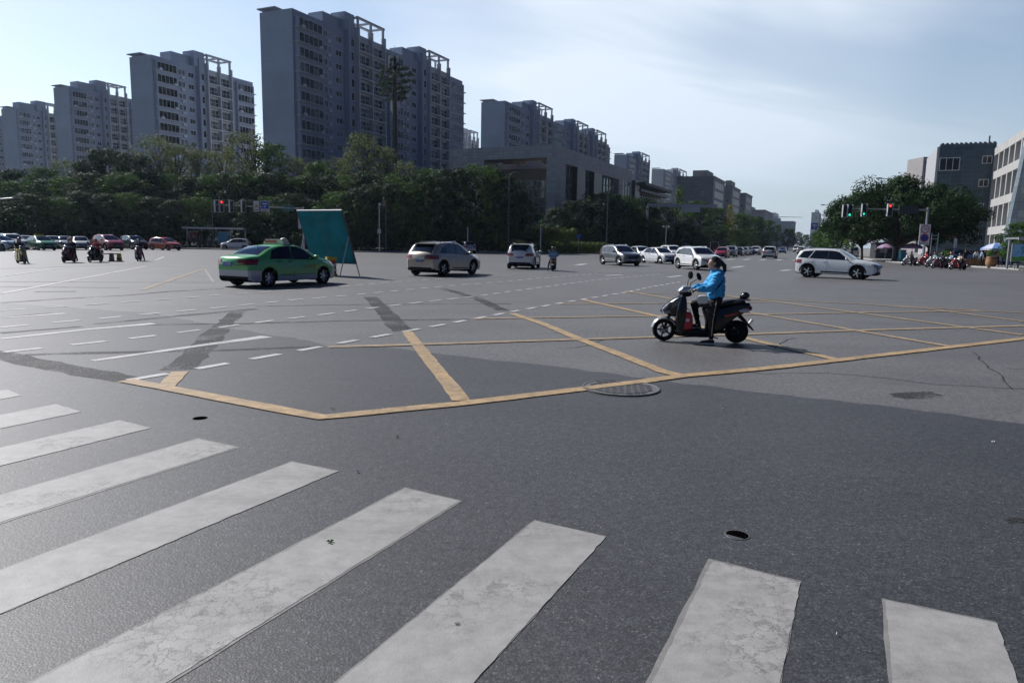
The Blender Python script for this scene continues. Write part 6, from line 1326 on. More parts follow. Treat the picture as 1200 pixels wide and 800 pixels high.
def gantry(P, H_, armto, label, name='signal_mast', r=.15, up=0.25, group=None):
    root = empty(name, P, 0, label, 'pole', group); mb = MB(); mb.tube([(0, 0, 0), (0, 0, H_ + up)], [r, r * .75], GALV, 12); mb.box((0, 0, .06), (.5, .5, .12), GALV); mb.build('pole', root, 40)
    v = armto - P; mb = MB(); mb.tube([(0, 0, H_), (v.x, v.y, H_ + v.z)], [r * .62, r * .35], GALV, 10); mb.build('mast_arm', root, 40); return root
# right signals
DR = 81; PR_ = pos(1084.5, DR, 275); HR_ = hgt(1086, 246, DR); ARM = pos(990, DR, 246); gantry(PR_, HR_, ARM, 'grey mast with a long arm carrying the three right hand traffic lights')
KP = lambda px, D: pos(px, D, 255)
GTL = 'traffic lights on the right mast arm'
sgy = DR - .3; F_ = -95
UT = [((.07, -.12), (.07, .06)), ((.07, .06), (.0, .12)), ((.0, .12), (-.07, .06)), ((-.07, .06), (-.07, -.08)), ((-.07, -.10), (-.13, -.02)), ((-.07, -.10), (-.01, -.02))]; UP_ = [((0, -.12), (0, .12)), ((0, .13), (-.09, .02)), ((0, .13), (.09, .02))]
signal(KP(995, sgy), hgt(994, 247, sgy), F_, 'green', 'leftmost traffic light on the right mast, showing a green turning arrow', GTL, shape=UT)
signal(KP(989.3, DR), hgt(989, 247, sgy), F_, None, 'unlit dark traffic light right beside the one with the green turning arrow', GTL)
signal(KP(1011.5, sgy), hgt(1011, 246.3, sgy), F_, 'green', 'middle traffic light on the right mast, showing a green straight arrow', GTL, shape=UP_)
signal(KP(1041.5, sgy), hgt(1041, 246, sgy), F_, 'red', 'traffic light with its round red lamp lit on the right mast', GTL)
P = KP(1064, DR - .2); root = empty('message_sign', (P.x, P.y, hgt(1064, 246, DR)), 0, 'dark rectangular sign panel on the right mast arm near the pole', 'sign'); mb = MB(); mb.box((0, 0, 0), (2.2, .12, .85), SDK); mb.build('panel', root); mb = MB(); mb.box((0, .1, 0), (2.3, .06, .1), GALV); mb.box((-.8, .14, 0), (.08, .1, .8), GALV); mb.box((.8, .14, 0), (.08, .1, .8), GALV); mb.build('bracket', root)
Ps = KP(1085.5, DR - .35); root = empty('speed_sign', (Ps.x, Ps.y, hgt(1085, 275, DR)), R(-4), 'white plate with round 70 speed limit over a round blue no parking sign', 'sign')
mb = MB(); mb.box((0, 0, 0), (1.15, .05, 2.3), SWHT); mb.build('panel', root)
def disc(mb, c, r_, mt_, d): mb.lathe([(.001, d), (r_, d), (r_, d - .02)], mt_, 28, Matrix.Translation(c) @ Matrix.Rotation(math.pi / 2, 4, 'X'))
mb = MB(); disc(mb, (0, -.03, .60), .46, SRED2, .0); disc(mb, (0, -.03, .60), .36, SWHT, .008); glyphs(mb, '70', .46, .34, text_T(Vector((0, -.045, .60)), (0, -1, 0)), SBK); mb.build('speed_disc', root)
mb = MB(); disc(mb, (0, -.03, -.36), .46, SRED2, .0); disc(mb, (0, -.03, -.36), .38, mat('noparking_blue', (.03, .03, .22), .5), .008); mb.build('no_parking_disc', root)
mb = MB(); mb.box((0, -.03, -1.0), (1.0, .015, .22), mat('sign_grey_plate', (.30, .32, .34), .5)); glyphs(mb, '\u5168\u8def\u6bb5', .7, .16, text_T(Vector((0, -.045, -1.0)), (0, -1, 0)), SWHT); mb.build('caption_plate', root)
P = pos(1098, 84); root = empty('twin_post_rack', P, 0, 'grey double post frame just right of the speed limit sign', 'pole'); mb = MB()
for dx in (0, -.75): mb.tube([(dx, 0, 0), (dx, 0, hgt(1098, 273, 84))], .05, GALV, 8)
mb.box((-.37, 0, hgt(1098, 276, 84)), (.7, .06, .08), GALV); mb.box((-.37, 0, hgt(1098, 280, 84)), (.7, .06, .08), GALV); mb.build('frame', root)
P = pos(1118.5, 86); root = empty('notice_board', P, 0, 'narrow upright white sign standing behind the round bush', 'sign'); mb = MB(); mb.tube([(0, 0, 0), (0, 0, 3.0)], .04, GALV, 8); mb.build('post', root); mb = MB(); mb.box((0, -.06, 2.5), (.36, .05, 1.1), SWHT); mb.build('panel', root)
# left mast
DL_ = 93.5; PL_ = pos(356, DL_); HL_ = hgt(350, 244.5, DL_); A0 = pos(251, DL_ - 1.5); A0.z = hgt(251, 240.5, DL_) - HL_; gantry(PL_, HL_, A0, 'grey mast behind the teal board carrying signals and signs over the left road')
GT2 = 'traffic lights on the left mast arm'; FL = -42
for px, lit, lab in [(255, None, 'leftmost housing on the left mast arm, unlit and dark'), (260.5, 'red', 'traffic light with a dim red lamp at the left end of the left mast'), (272, None, 'second traffic light from the left on the left mast, pale side towards us'), (286, None, 'traffic light next to the warning sign on the left mast')]:
    signal(pos(px, DL_ - 1.2), hgt(px, 241.6, DL_ - 1.2), FL, lit, lab, GT2, h=1.5)
P = pos(301.5, DL_ - .7); root = empty('warning_sign', (P.x, P.y, hgt(301, 242, DL_)), 0, 'white plate with a yellow triangle on the left mast arm', 'sign'); mb = MB(); mb.box((0, 0, 0), (.72, .05, 1.35), SWHT); mb.build('panel', root); mb = MB(); mb.add([(-.3, -.035, -.2), (.3, -.035, -.2), (0, -.035, .38), (-.3, -.03, -.2), (.3, -.03, -.2), (0, -.03, .38)], [(0, 1, 2), (5, 4, 3)], SYEL); mb.box((0, -.04, .02), (.06, .01, .2), SBK); mb.box((0, -.034, -.45), (.5, .01, .1), SBK); mb.build('emblem', root)
P = pos(311.5, DL_ - .7); root = empty('direction_sign', (P.x, P.y, hgt(311, 242, DL_)), 0, 'blue sign with white marks beside the yellow triangle', 'sign'); mb = MB(); mb.box((0, 0, 0), (1.12, .05, 1.35), SWHT); mb.box((0, -.03, .14), (1.04, .01, .95), SBLU); mb.build('panel', root); mb = MB(); mb.box((0, -.04, .3), (.6, .012, .16), SWHT); mb.box((0, -.04, -.05), (.16, .012, .22), SWHT); mb.box((0, -.032, -.52), (.7, .012, .1), SBK); mb.build('emblem', root)
P = pos(338.5, DL_ - .2); root = empty('street_name_sign', (P.x, P.y, hgt(338, 244, DL_)), 0, 'dark green sign panel between blue sign and mast', 'sign'); mb = MB(); mb.box((0, 0, 0), (1.45, .06, .8), SGRN); mb.build('panel', root)
P = pos(354.5, DL_ - 2); root = empty('mast_plate', (P.x, P.y, hgt(354, 259, DL_)), 0, 'pale plate with a round blue disc peeking left of the teal board', 'sign'); mb = MB(); mb.box((0, 0, 0), (1.0, .05, 2.0), SWHT); mb.build('panel', root); mb = MB(); disc(mb, (0.1, -.03, -.25), .4, SRED2, 0); disc(mb, (.1, -.03, -.25), .33, mat('noparking_blue', (0, 0, 0)), .008); mb.build('disc', root)
# lamp posts
def lamp(px, ytop, D, label, arm=None, aheight=0, group='street lamps', r=.09, head='cobra', mt_=POLED, name='street_lamp'):
    P = pos(px, D, ytop); H_ = hgt(px, ytop, D); root = empty(name, P, 0, label, 'street lamp', group); mb = MB(); mb.tube([(0, 0, 0), (0, 0, .9), (0, 0, H_)], [r * 1.3, r, r * .6], mt_, 10); mb.build('pole', root, 40)
    if arm:
        L_ = (kx(arm, ytop) - kx(px, ytop)) * D; mb = MB(); pts = [(0, 0, H_ - .3)] + [(L_ * (1 - math.cos(t)) * 1.0, 0, H_ - .3 + aheight * math.sin(t)) for t in np.linspace(.15, math.pi / 2, 8)]; mb.tube(pts, r * .55, mt_, 8); mb.build('arm', root, 40)
        mb = MB(); s = math.copysign(1, L_); z = pts[-1][2]; mb.loft([[Vector((L_ - s * .1 + s * q, w_ * c_, z + h_ * sgn)) for (c_, sgn) in ((-1, 0), (-.6, 1), (.6, 1), (1, 0), (.7, -.6), (-.7, -.6))] for q, w_, h_ in ((0, .06, .05), (.2, .15, .10), (.6, .17, .11), (.85, .08, .05))], POLED); mb.build('lamp_head', root)
    return root
lamp(597, 206, 106, 'tall grey lamp post in front of the granite hall', arm=603, aheight=.8)
lamp(713, 222, 128, 'lamp post with a curved arm right of the granite hall corner', arm=731, aheight=1.0)
lamp(1054, 215, 96, 'lamp post with a curved arm rising over the wide shade tree', arm=1033, aheight=.9, mt_=GALV)
lamp(979, 245, 135, 'lamp post left of the green arrows, nearer of the two', arm=966, aheight=1.0, mt_=GALV)
lamp(983.5, 250, 165, 'more distant lamp post behind the one near the green arrows', arm=971, aheight=1.0, mt_=GALV)
lamp(972, 263, 240, 'grey post low between street and right trees', mt_=GALV)
lamp(900.5, 254, 300, 'thin post of the far overhead sign on the left', mt_=GALV)
lamp(248, 234, 97, 'dark thin post in front of the left trees', mt_=POLED, r=.07)
lamp(452, 240, 96, 'dark post right of the camera pole', mt_=POLED, r=.07)
lamp(73.5, 214, 100, 'dark thin post among the trees at left', mt_=POLED, r=.07)
P = pos(444.7, 92.5); H_ = hgt(445, 239, 92.5); root = empty('camera_pole', P, 0, 'pale thin pole with a camera on top and a grey cabinet half way', 'pole'); mb = MB(); mb.tube([(0, 0, 0), (0, 0, H_)], .075, GALV, 8); mb.build('pole', root, 40); mb = MB(); mb.box((0, -.15, hgt(445, 271, 92.5)), (.42, .3, .55), SIGG); mb.build('cabinet', root); mb = MB(); mb.tube([(0, 0, H_ - .2), (.55, 0, H_ - .1)], .04, GALV, 6); mb.box((.1, -.2, H_), (.2, .5, .2), SWHT); mb.build('camera', root)
for px, D, lab in [(548, 101, 'thin pedestrian signal post behind the champagne SUV'), (633.5, 104, 'thin pedestrian signal post between white SUV and the helmeted rider')]:
    P = pos(px, D); H_ = hgt(px, 266, D); root = empty('pedestrian_signal', P, 0, lab, 'traffic light', 'pedestrian signal posts'); mb = MB(); mb.tube([(0, 0, 0), (0, 0, H_)], .085, SIGG, 8); mb.build('pole', root, 40); mb = MB(); mb.box((.28, 0, H_ - .6), (.30, .22, 1.1), SIGD); mb.build('signal_head', root)
P = pos(678, 114); root = empty('round_sign', P, 0, 'small round blue sign on a post in front of the hedge', 'sign'); mb = MB(); mb.tube([(0, 0, 0), (0, 0, 3.0)], .05, GALV, 8); mb.build('post', root); mb = MB(); disc(mb, (0, -.07, 2.7), .38, SBLU, 0); mb.build('panel', root)
P = pos(780, 135); root = empty('camera_post', P, 0, 'slim post with a small cross arm in front of the dark trees', 'pole'); H_ = hgt(780, 264, 135); mb = MB(); mb.tube([(0, 0, 0), (0, 0, H_)], .09, GALV, 8); mb.build('pole', root); mb = MB(); mb.box((0, 0, H_ - .4), (1.3, .1, .1), GALV); mb.box((-.5, 0, H_ - .2), (.25, .4, .25), SIGG); mb.box((.5, 0, H_ - .2), (.25, .4, .25), SIGG); mb.build('cross_arm', root)
# overhead direction sign across the left lanes
DG = 150; P = pos(757, DG); Hg_ = hgt(800, 240, DG); P2 = pos(838, DG); P2.z = 0; rt = gantry(P, Hg_ - .4, P2, 'overhead gantry over the street with a grey sign back below its beam', name='sign_gantry', r=.3, up=0)
mb = MB(); v = P2 - P; mb.box((v.x * .5, v.y * .5 - .1, Hg_ - .1), (v.length, .3, .5), GALV); mb.build('beam', rt)
P = pos(807, DG - .5); root = empty('direction_sign', (P.x, P.y, hgt(807, 245, DG)), 0, 'pale grey back of the direction sign on the gantry', 'sign'); mb = MB(); mb.box((0, 0, 0), (4.0, .1, 1.25), mat('sign_back', (.33, .38, .42), .5)); mb.build('panel', root); mb = MB(); mb.box((0, -.09, .25), (4, .06, .08), GALV); mb.box((0, -.09, -.25), (4, .06, .08), GALV); mb.build('rail', root)
DG = 300; P = pos(901, DG); P2 = pos(938, DG); gantry(P, hgt(905, 254, DG), P2, 'distant thin overhead arm across the street', name='sign_gantry', r=.2, up=.3)
P = pos(955, 330); root = empty('blue_road_sign', (P.x, P.y, hgt(952.5, 265, 330)), 0, 'blue direction sign hanging in front of the distant high rise', 'sign'); mb = MB(); mb.box((-1, 0, 0), (3.2, .1, 3.0), SBLU); mb.build('panel', root); mb = MB(); mb.box((-1, -.07, .5), (1.8, .04, .35), SWHT); mb.box((-1, -.07, -.1), (.3, .04, .9), SWHT); mb.build('emblem', root)
P3 = pos(966, 330.3); gantry(P3, hgt(966, 262, 330), pos(948, 330.3), 'thin distant mast holding the blue direction sign', name='sign_mast', r=.16)
P = pos(-6, 70); rt = lamp(-6, 233, 70, 'lamp post outside the left edge whose arm reaches into the picture', arm=16, aheight=.4, mt_=GALV)
# disguised mast
DM = 140; P = pos(462.5, DM, 100); HM = hgt(462, 72, DM); root = empty('disguised_mast', P, 0, 'tall telecom mast disguised as a conifer in front of the tallest block', 'mast'); mb = MB(); mb.tube([(0, 0, 0), (0, 0, HM * .6), (0, 0, HM)], [.62, .48, .36], mat('mast_bark', (.05, .04, .035), .9, noise=.3), 14); mb.build('trunk', root, 40)
mb = MB(); mb.tube([(0, 0, HM), (0, 0, hgt(462, 54, DM))], .04, GALV, 6)
mb.build('lightning_rod', root)
rd = random.Random(12)
z0, z1 = hgt(462, 116, DM), hgt(462, 70, DM); cl = []; br = MB()
for i in range(46):
    f = i / 45; z = z0 + (z1 - z0) * f; a = i * 2.4; rr = (3.4 * math.sin(math.pi * min(1, (f * .85 + .12))) ** .7 + .4) * rd.uniform(.75, 1.05) * (1 if f < .8 else .45)
    e = Vector((math.cos(a) * rr, math.sin(a) * rr, z + rd.uniform(-.2, .5))); br.tube([(0, 0, z - .5), e], [.07, .03], BARK, 5)
    for q in (.5, .8, 1.0): cl.append((Vector((0, 0, z - .3)).lerp(e, q), (.42 + .2 * q, .42 + .2 * q, .3)))
br.build('branches', root)['kind'] = 'stuff'
link('crown', leaves(cl, 130, .36, L_DARK, 5), root)
for k in range(6):
    a = k * 1.05 + .3; mb = MB(); zz = z0 + (z1 - z0) * (.1 if k < 3 else .92); mb.box((math.cos(a) * .9, math.sin(a) * .9, zz - (1.8 if k < 3 else 0)), (.3, .3, 2.2), SIGG, rz=a); mb.tube([(0, 0, zz - (1.8 if k < 3 else 0)), (math.cos(a) * .8, math.sin(a) * .8, zz - (1.8 if k < 3 else 0))], .04, GALV, 5); mb.build('antenna', root)
# teal board
TEAL = mat('teal_sheet', (.012, .17, .21), .85, noise=.3, nscale=1.6, spec=.08, bump=.4); FRM = mat('frame_dark', (.05, .05, .05), .5)
Bf = at(421.5, 323.5); th = R(30); wv = Vector((math.cos(th), -math.sin(th), 0)) * 2.9; nv = Vector((-math.sin(th), -math.cos(th), 0))
root = empty('notice_stand', (Bf.x, Bf.y, 0), 0, 'large leaning teal panel board on thin metal legs beside the taxi', 'board')
zt = 3.07; zb = .60; lean = .57 / math.sin(th); up = lambda s, f: (-wv * (1 - s)) + nv * (lean * f) + Vector((0, 0, zt * f))
f0 = zb / zt; nb = nv.cross(wv).normalized(); off_ = (Vector((0, 0, 1)) * 0 + (up(1, 1) - up(1, 0)).normalized().cross(wv.normalized())).normalized() * .03
for s0, s1 in ((.012, .47), (.48, .985)):
    q = [up(s0, f0), up(s1, f0), up(s1, .985), up(s0, .985)]; mb = MB(); mb.add([p + off_ for p in q] + [p - off_ for p in q], [(0, 1, 2, 3), (7, 6, 5, 4), (0, 4, 5, 1), (1, 5, 6, 2), (2, 6, 7, 3), (3, 7, 4, 0)], TEAL); mb.build('panel', root, fix=True)
mb = MB()
for a, b in ((up(0, f0), up(0, 1)), (up(1, f0), up(1, 1)), (up(.475, f0), up(.475, 1)), (up(0, f0), up(1, f0))): mb.tube([a, b], .035, FRM, 6)
mb.tube([up(0, 1), up(1, 1)], .045, GALV, 6); mb.build('frame', root)
for s_ in (0, 1):
    mb = MB(); mb.tube([up(s_, 0), up(s_, f0)], .028, GALV, 6); mb.build('leg', root)
    mb = MB(); a = up(s_, .62); g_ = up(s_, 0) + nv * 1.35; mb.tube([a, Vector((g_.x, g_.y, 0))], .025, GALV, 6); mb.build('brace', root)
# crash barrels and barriers
YB_ = mat('barrier_yellow', (.55, .38, .03), .5); RB_ = mat('barrier_red', (.5, .03, .03), .5)
P = at(388.5, 323.8); root = empty('barrier_block', (P.x, P.y, 0), R(25), 'red, white and yellow plastic barrier block at the foot of the teal board', 'barrier'); mb = MB(); mb.box((0, 0, .41), (.42, .36, .74), RB_, top=.86); mb.box((0, 0, .06), (.5, .42, .12), YB_); mb.build('block', root); mb = MB(); mb.box((0, 0, .84), (.46, .4, .14), YB_); mb.build('cap', root); mb = MB()
for z in (.3, .55): mb.box((0, 0, z), (.42, .362, .1), SWHT)
mb.build('stripe', root)
P = at(140, 306.6); root = empty('low_barrier', (P.x, P.y, 0), 0, 'low rail barrier with a black and yellow post between the left scooters', 'barrier')
for dx, c_ in ((0, YB_), (-.5, FRM)):
    mb = MB(); mb.box((dx, 0, .30), (.24, .24, .5), c_, top=.75); mb.box((dx, 0, .03), (.34, .34, .06), FRM)
    if c_ is YB_: mb.box((dx, 0, .2), (.235, .235, .08), FRM)
    mb.build('post', root)
mb = MB(); mb.box((-.95, 0, .50), (1.9, .06, .07), GALV); mb.build('rail', root)
P = at(1.5, 294.6); root = empty('low_barrier', (P.x, P.y, 0), 0, 'short dark barrier post cut by the left edge', 'barrier'); mb = MB(); mb.box((0, 0, .30), (.3, .3, .56), FRM, top=.7); mb.box((0, 0, .03), (.6, .4, .06), FRM); mb.build('post', root)
P = at(836.5, 299.6); root = empty('board_frame', (P.x, P.y, 0), R(8), 'upright black board in a thin frame beside the dark red car', 'board'); mb = MB(); mb.box((0, 0, 1.25), (1.35, .05, 1.9), SBK); mb.build('panel', root); mb = MB()
for dx in (-.72, .72): mb.tube([(dx, 0, 0), (dx, 0, 2.3)], .035, GALV, 6)
mb.tube([(-.72, 0, 2.28), (.72, 0, 2.28)], .035, GALV, 6); mb.build('frame', root)
# bus shelters
def shelter(P, ang, L_, label, panels, H_=2.7, dp=1.6, post=GALV):
    root = empty('bus_shelter', P, R(ang), label, 'bus shelter'); mb = MB(); mb.box((0, 0, H_), (L_, dp, .16), GALV); mb.box((0, -dp / 2, H_ - .02), (L_ + .04, .06, .24), SIGG); mb.build('roof', root)
    n_ = len(panels) + 1
    for i in range(n_): mb = MB(); mb.box((-L_ / 2 + .15 + (L_ - .3) * i / (n_ - 1), dp * .3, H_ / 2 - .04), (.14, .14, H_ - .08), post); mb.build('post', root)
    for i, c_ in enumerate(panels):
        if c_ is None: continue
        w = (L_ - .3) / (n_ - 1); mb = MB(); xx = -L_ / 2 + .15 + w * (i + .5); mb.box((xx, dp * .3, 1.45), (w * .82, .12, 1.6), GALV); mb.box((xx, dp * .3 - .065, 1.45), (w * .76, .02, 1.45), c_); mb.build('panel', root)
    mb = MB(); mb.box((0, 0, .45), (L_ * .7, .35, .05), GALV)
    for dx in (-.3, 0, .3): mb.box((L_ * dx, 0, .22), (.06, .3, .42), GALV)
    mb.build('bench', root); return root
Psh = pos(252, 98.5); Psh.z = .13; shelter(Psh, 3, 8.2, 'long bus shelter with red and blue posters under the left trees', [mat('poster_red', (.28, .04, .05), .5), None, mat('poster_blue', (.08, .28, .42), .5), None])
ADV = None
M_, t, p = newmat('poster_field'); oc = nd(t, 'ShaderNodeTexCoord').outputs['Object']; sp = nd(t, 'ShaderNodeSeparateXYZ', {0: oc}); n_ = nd(t, 'ShaderNodeTexNoise', {'Vector': oc, 'Scale': 2.2, 'Detail': 4.0})
hgt_s = mth(t, 'ADD', sp.outputs[2], mth(t, 'MULTIPLY', n_.outputs[0], -.5)); t.links.new(mix(t, mth(t, 'LESS_THAN', hgt_s, .85), mix(t, rng(t, n_.outputs[0], .5, .6), (.25, .55, .8), (.1, .3, .5)), (.12, .38, .05)), p.inputs['Base Color']); ADV = M_
Ps2 = pos(1205, 63.5); Ps2.z = .13; shelter(Ps2, 0, 3.1, 'bus shelter with a bright landscape poster at the right edge', [ADV])
# stalls, planters, umbrellas
def umbrella(P, r_, H_, c1, c2, label, z=.13):
    root = empty('umbrella', (P.x, P.y, z), 0, label, 'umbrella', 'large umbrellas on the right corner'); n_ = 8; mb = MB()
    for k in range(n_):
        a0, a1 = 2 * math.pi * k / n_, 2 * math.pi * (k + 1) / n_; t_ = Vector((0, 0, H_)); p0 = Vector((math.cos(a0) * r_, math.sin(a0) * r_, H_ - .55)); p1 = Vector((math.cos(a1) * r_, math.sin(a1) * r_, H_ - .55)); m0, m1 = t_.lerp(p0, .55) + Vector((0, 0, .1)), t_.lerp(p1, .55) + Vector((0, 0, .1)); dz = Vector((0, 0, -.18))
        mb.add([t_, m0, m1, p0, p1, p0 + dz, p1 + dz], [(0, 1, 2), (1, 3, 4, 2), (3, 5, 6, 4)], c1 if k % 2 else c2)
    mb.build('canopy', root); mb = MB(); mb.tube([(0, 0, 0), (0, 0, H_ + .05)], .025, GALV, 6); mb.build('pole', root)
C_PINK = mat('umb_pink', (.42, .24, .36), .7); C_PL = mat('umb_violet', (.28, .22, .36), .7); C_UB = mat('umb_blue', (.12, .24, .55), .7); C_UW = mat('umb_pale', (.5, .52, .62), .7)
umbrella(pos(1069, 92), 1.5, 2.35, C_PINK, C_PL, 'large pinkish umbrella above the leftmost waiting scooters'); umbrella(pos(1038, 108), 1.2, 2.3, C_PINK, C_PL, 'smaller pink umbrella in the shade left of the tree trunks'); umbrella(pos(1166, 71), 1.25, 2.35, C_UB, C_UW, 'blue and white umbrella beside the barrel planter')
def ballbush(P, r_, z, label, cat, name, seed=3):
    rdd = random.Random(seed); cl = []
    for _ in range(16):
        d = Vector((rdd.gauss(0, 1), rdd.gauss(0, 1), rdd.gauss(0, .8))).normalized() * r_ * .5; cl.append((d + Vector((0, 0, z)), (r_ * .5,) * 3))
    return leaves(cl, 420, .12, L_LITE, seed, name=name)
P = pos(1108, 76); root = empty('round_bush', (P.x, P.y, .13), 0, 'rounded bright green bush in a pot behind the scooter riders', 'plant'); link('foliage', ballbush(P, .85, 1.35, '', '', 'foliage'), root).scale = (1, 1, .75); mb = MB(); mb.lathe([(.001, 0), (.35, 0), (.5, .6), (.44, .6), (.4, .5), (.001, .5)], mat('pot_brown', (.20, .10, .06), .7), 20); mb.build('pot', root, 40)
P = pos(1163, 70); root = empty('barrel_planter', (P.x, P.y, .13), 0, 'big wooden barrel planter with a green bush near the right shelter', 'planter'); mb = MB(); WOOD = mat('barrel_wood', (.30, .15, .06), .7, noise=.3, nscale=5)
mb.lathe([(.001, 0), (.38, 0), (.47, .3), (.48, .55), (.40, 1.0), (.36, 1.0), (.36, .9), (.001, .9)], WOOD, 20); mb.build('barrel', root, 40); mb = MB()
for z, r_ in ((.2, .452), (.85, .442)): mb.lathe([(r_, z - .03), (r_ + .01, z), (r_, z + .03)], FRM, 20)
mb.build('hoop', root); link('foliage', ballbush(P, .5, 1.35, '', '', 'foliage', 5), root)
P = pos(1140, 74); root = empty('long_planter', (P.x, P.y, .13), R(-6), 'long brown wooden planter box behind the rightmost scooter', 'planter'); mb = MB()
for i in range(9): mb.box((-1.6 + i * .4, 0, .35), (.38, .7, .7), WOOD)
mb.box((0, 0, .68), (3.6, .6, .06), SOIL); mb.build('box', root); mb = MB(); mb.box((0, -.36, .66), (3.65, .05, .08), WOOD); mb.build('rim', root)
P = pos(1053.5, 97); root = empty('blue_post', (P.x, P.y, .13), 0, 'blue advertising column beside the shade tree trunk', 'sign'); mb = MB(); mb.box((0, 0, 1.9), (.38, .2, 3.8), mat('post_blue', (.03, .09, .25), .5)); mb.build('column', root); mb = MB(); mb.box((0, 0, .06), (.6, .5, .12), GALV); mb.build('base', root)
P = pos(1058, 95); root = empty('ice_chest', (P.x, P.y, .13), 0, 'pale blue vending chest at the foot of the blue column', 'stall'); mb = MB(); mb.box((0, 0, .7), (.7, .6, 1.4), mat('chest_blue', (.15, .45, .55), .4)); mb.build('chest', root); mb = MB(); mb.box((0, 0, 1.43), (.74, .64, .06), SWHT); mb.build('lid', root)
P = pos(1036, 113); root = empty('kiosk', (P.x, P.y, .13), 0, 'dark low kiosk with violet awning in the shade of the right trees', 'kiosk'); mb = MB(); mb.box((0, 0, 1.2), (3.4, 1.8, 2.4), SDK); mb.build('wall', root); mb = MB(); mb.box((0, -.15, 2.46), (3.8, 2.3, .12), C_PL); mb.build('awning', root); mb = MB(); mb.box((0, -.93, 1.35), (2.2, .05, .9), GLASSD); mb.build('window', root)
# shop front low in the tiled block
root = empty('shop_sign', PR + Vector((math.cos(A), -math.sin(A), 0)) * rw * .35 - D1 * .4, LOCAL_RZ, 'pale shop board with red marks low on the dark tiled block', 'sign'); mb = MB(); mb.box((0, 0, 4.3), (.25, 4.2, 1.0), mat('shop_board', (.30, .26, .28), .6)); mb.build('board', root); mb = MB()
for k in range(6): mb.box((-.14, -1.6 + k * .62, 4.3), (.04, .4, .5), mat('shop_red', (.42, .12, .14), .6))
mb.build('lettering', root)
# ------------------------------------------------------------ small things on the road
IRON = mat('cast_iron', (.07, .07, .072), .55, metal=.6, noise=.3, nscale=20, bump=.6)
Pm = at(727.5, 455.3); root = empty('manhole_cover', (Pm.x, Pm.y, .0), R(20), 'round cast iron manhole cover crossed by the yellow line', 'manhole cover'); mr = .46
mr = (at(772, 455.5) - at(683, 455)).length / 2
mb = MB(); mb.lathe([(mr, .009), (mr, .022), (mr * .95, .022), (mr * .94, .017)], mat('manhole_rim', (.10, .10, .10), .7, noise=.2, nscale=20), 48); mb.build('rim', root)
mb = MB(); mb.lathe([(mr * .94, .016), (.001, .016)], mat('manhole_infill', (.11, .11, .115), .75, noise=.3, nscale=15), 48)
for i in range(-4, 5):
    for j in range(-4, 5):
        x, y = (i + (j % 2) * .5) * mr * .2, j * mr * .2
        if x * x + y * y < (mr * .86) ** 2: mb.box((x, y, .0175), (mr * .15, mr * .12, .003), IRON)
mb.lathe([(mr * .78, .0165), (mr * .78, .021), (mr * .74, .021), (mr * .74, .0165)], IRON, 40); mb.build('cover', root)
o = ribbon('yellow_line', [(687, 456.3), (722, 452.2), (752, 448.4)], .17, .0225, P_YEL, 'worn piece of yellow line painted over the manhole cover', jitter=.01, seed=77)
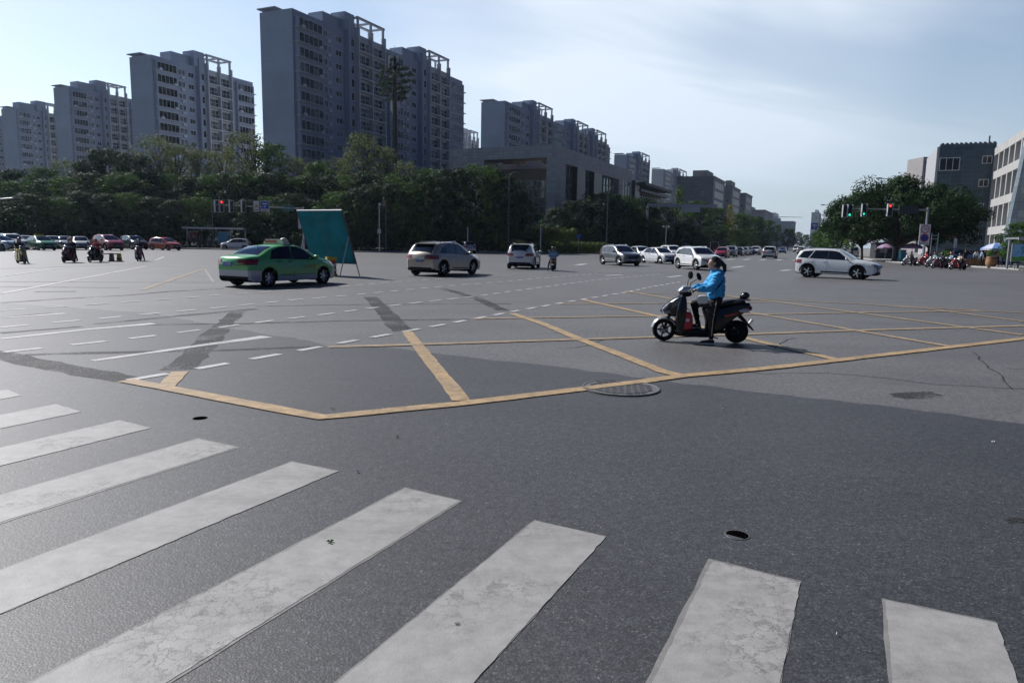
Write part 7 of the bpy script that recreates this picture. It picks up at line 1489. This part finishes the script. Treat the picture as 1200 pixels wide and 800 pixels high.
for px, py, r_, lab in [(234.5, 490.3, 0, 'small dark drain hole beyond the zebra stripes at left'), (864, 627.5, 1, 'small round open pit in the asphalt before the zebra stripes')]:
    P = at(px, py); root = empty('drain_hole', (P.x, P.y, 0), 0, lab, 'drain hole'); rr = (at(px + (13 if r_ else 8.5), py) - P).length; DK = mat('hole_shade', (.002, .002, .002), 1.0, spec=0)
    mb = MB(); mb.lathe([(rr, .0062), (rr * .5, .0062), (.001, .0062)], DK, 28); mb.build('pit', root)  # flat disc on the road; the shade inside the hole is its black
    if r_: mb = MB(); mb.lathe([(rr * .98, .0075), (rr * 1.06, .0085), (rr * 1.10, .0065)], mat('hole_rim', (.09, .09, .1), .5), 28); mb.build('rim', root); mb = MB(); mb.add([(math.cos(a) * rr * .93, math.sin(a) * rr * .93, .0072) for a in np.linspace(R(172), R(368), 16)], [tuple(range(10))], mat('hole_floor', (.06, .06, .066), .6)); mb.build('lid', root)  # crescent is the hole's floor, painted paler over the dark disc, no cover
LF = mat('leaf_litter', (.10, .22, .05), .6); LP = mat('litter_white', (.6, .6, .6), .7); LB = mat('litter_brown', (.20, .13, .09), .8)
def scrap(px, py, s, mt_, lab, name, cat, seed=1, k=2):
    r2 = random.Random(seed); P = at(px, py); mb = MB()
    for q in range(k):
        a = r2.uniform(0, 6); c = Vector((r2.uniform(-1, 1) * s, r2.uniform(-1, 1) * s, .014)); d = Vector((math.cos(a), math.sin(a), .25)) * s; e = Vector((-d.y, d.x, 0)) * .45; mb.add([c - d * .9, c - d * .2 + e, c + d, c - d * .2 - e, c + Vector((0, 0, .010 + s * .2))], [(0, 3, 4), (3, 2, 4), (2, 1, 4), (1, 0, 4), (0, 1, 2, 3)], mt_)
    o = mb.build(name, fix=True); o.location = (P.x, P.y, 0); tag(o, lab, cat)
scrap(386, 637, .016, LF, 'small green leaf lying on a zebra stripe', 'fallen_leaf', 'leaf', 2, 3)
scrap(419, 554, .014, LP, 'tiny white scrap on the asphalt beyond the stripes', 'paper_scrap', 'litter', 3)
scrap(982, 745, .008, LP, 'tiny pale scrap between the two rightmost stripes', 'paper_scrap', 'litter', 4)
scrap(847, 480, .012, LP, 'tiny white scrap far out beyond the manhole cover', 'paper_scrap', 'litter', 5)
scrap(1164, 519, .010, LP, 'tiny white scrap at the far right of the new asphalt', 'paper_scrap', 'litter', 6)
scrap(466, 513.5, .016, LB, 'tiny brown leaf on the asphalt below the yellow line', 'fallen_leaf', 'leaf', 7)
scrap(390, 480, .016, LB, 'tiny brown crumb inside the yellow box', 'fallen_leaf', 'leaf', 8)
P = at(536, 733); o = MB().lathe([(.014, .0125), (.010, .0140), (.001, .0145)], P_BLACK, 10).build('gum_spot', None, 40); o.location = (P.x, P.y, -.0); tag(o, 'flat dark chewing gum spot on the wide zebra stripe', 'gum')
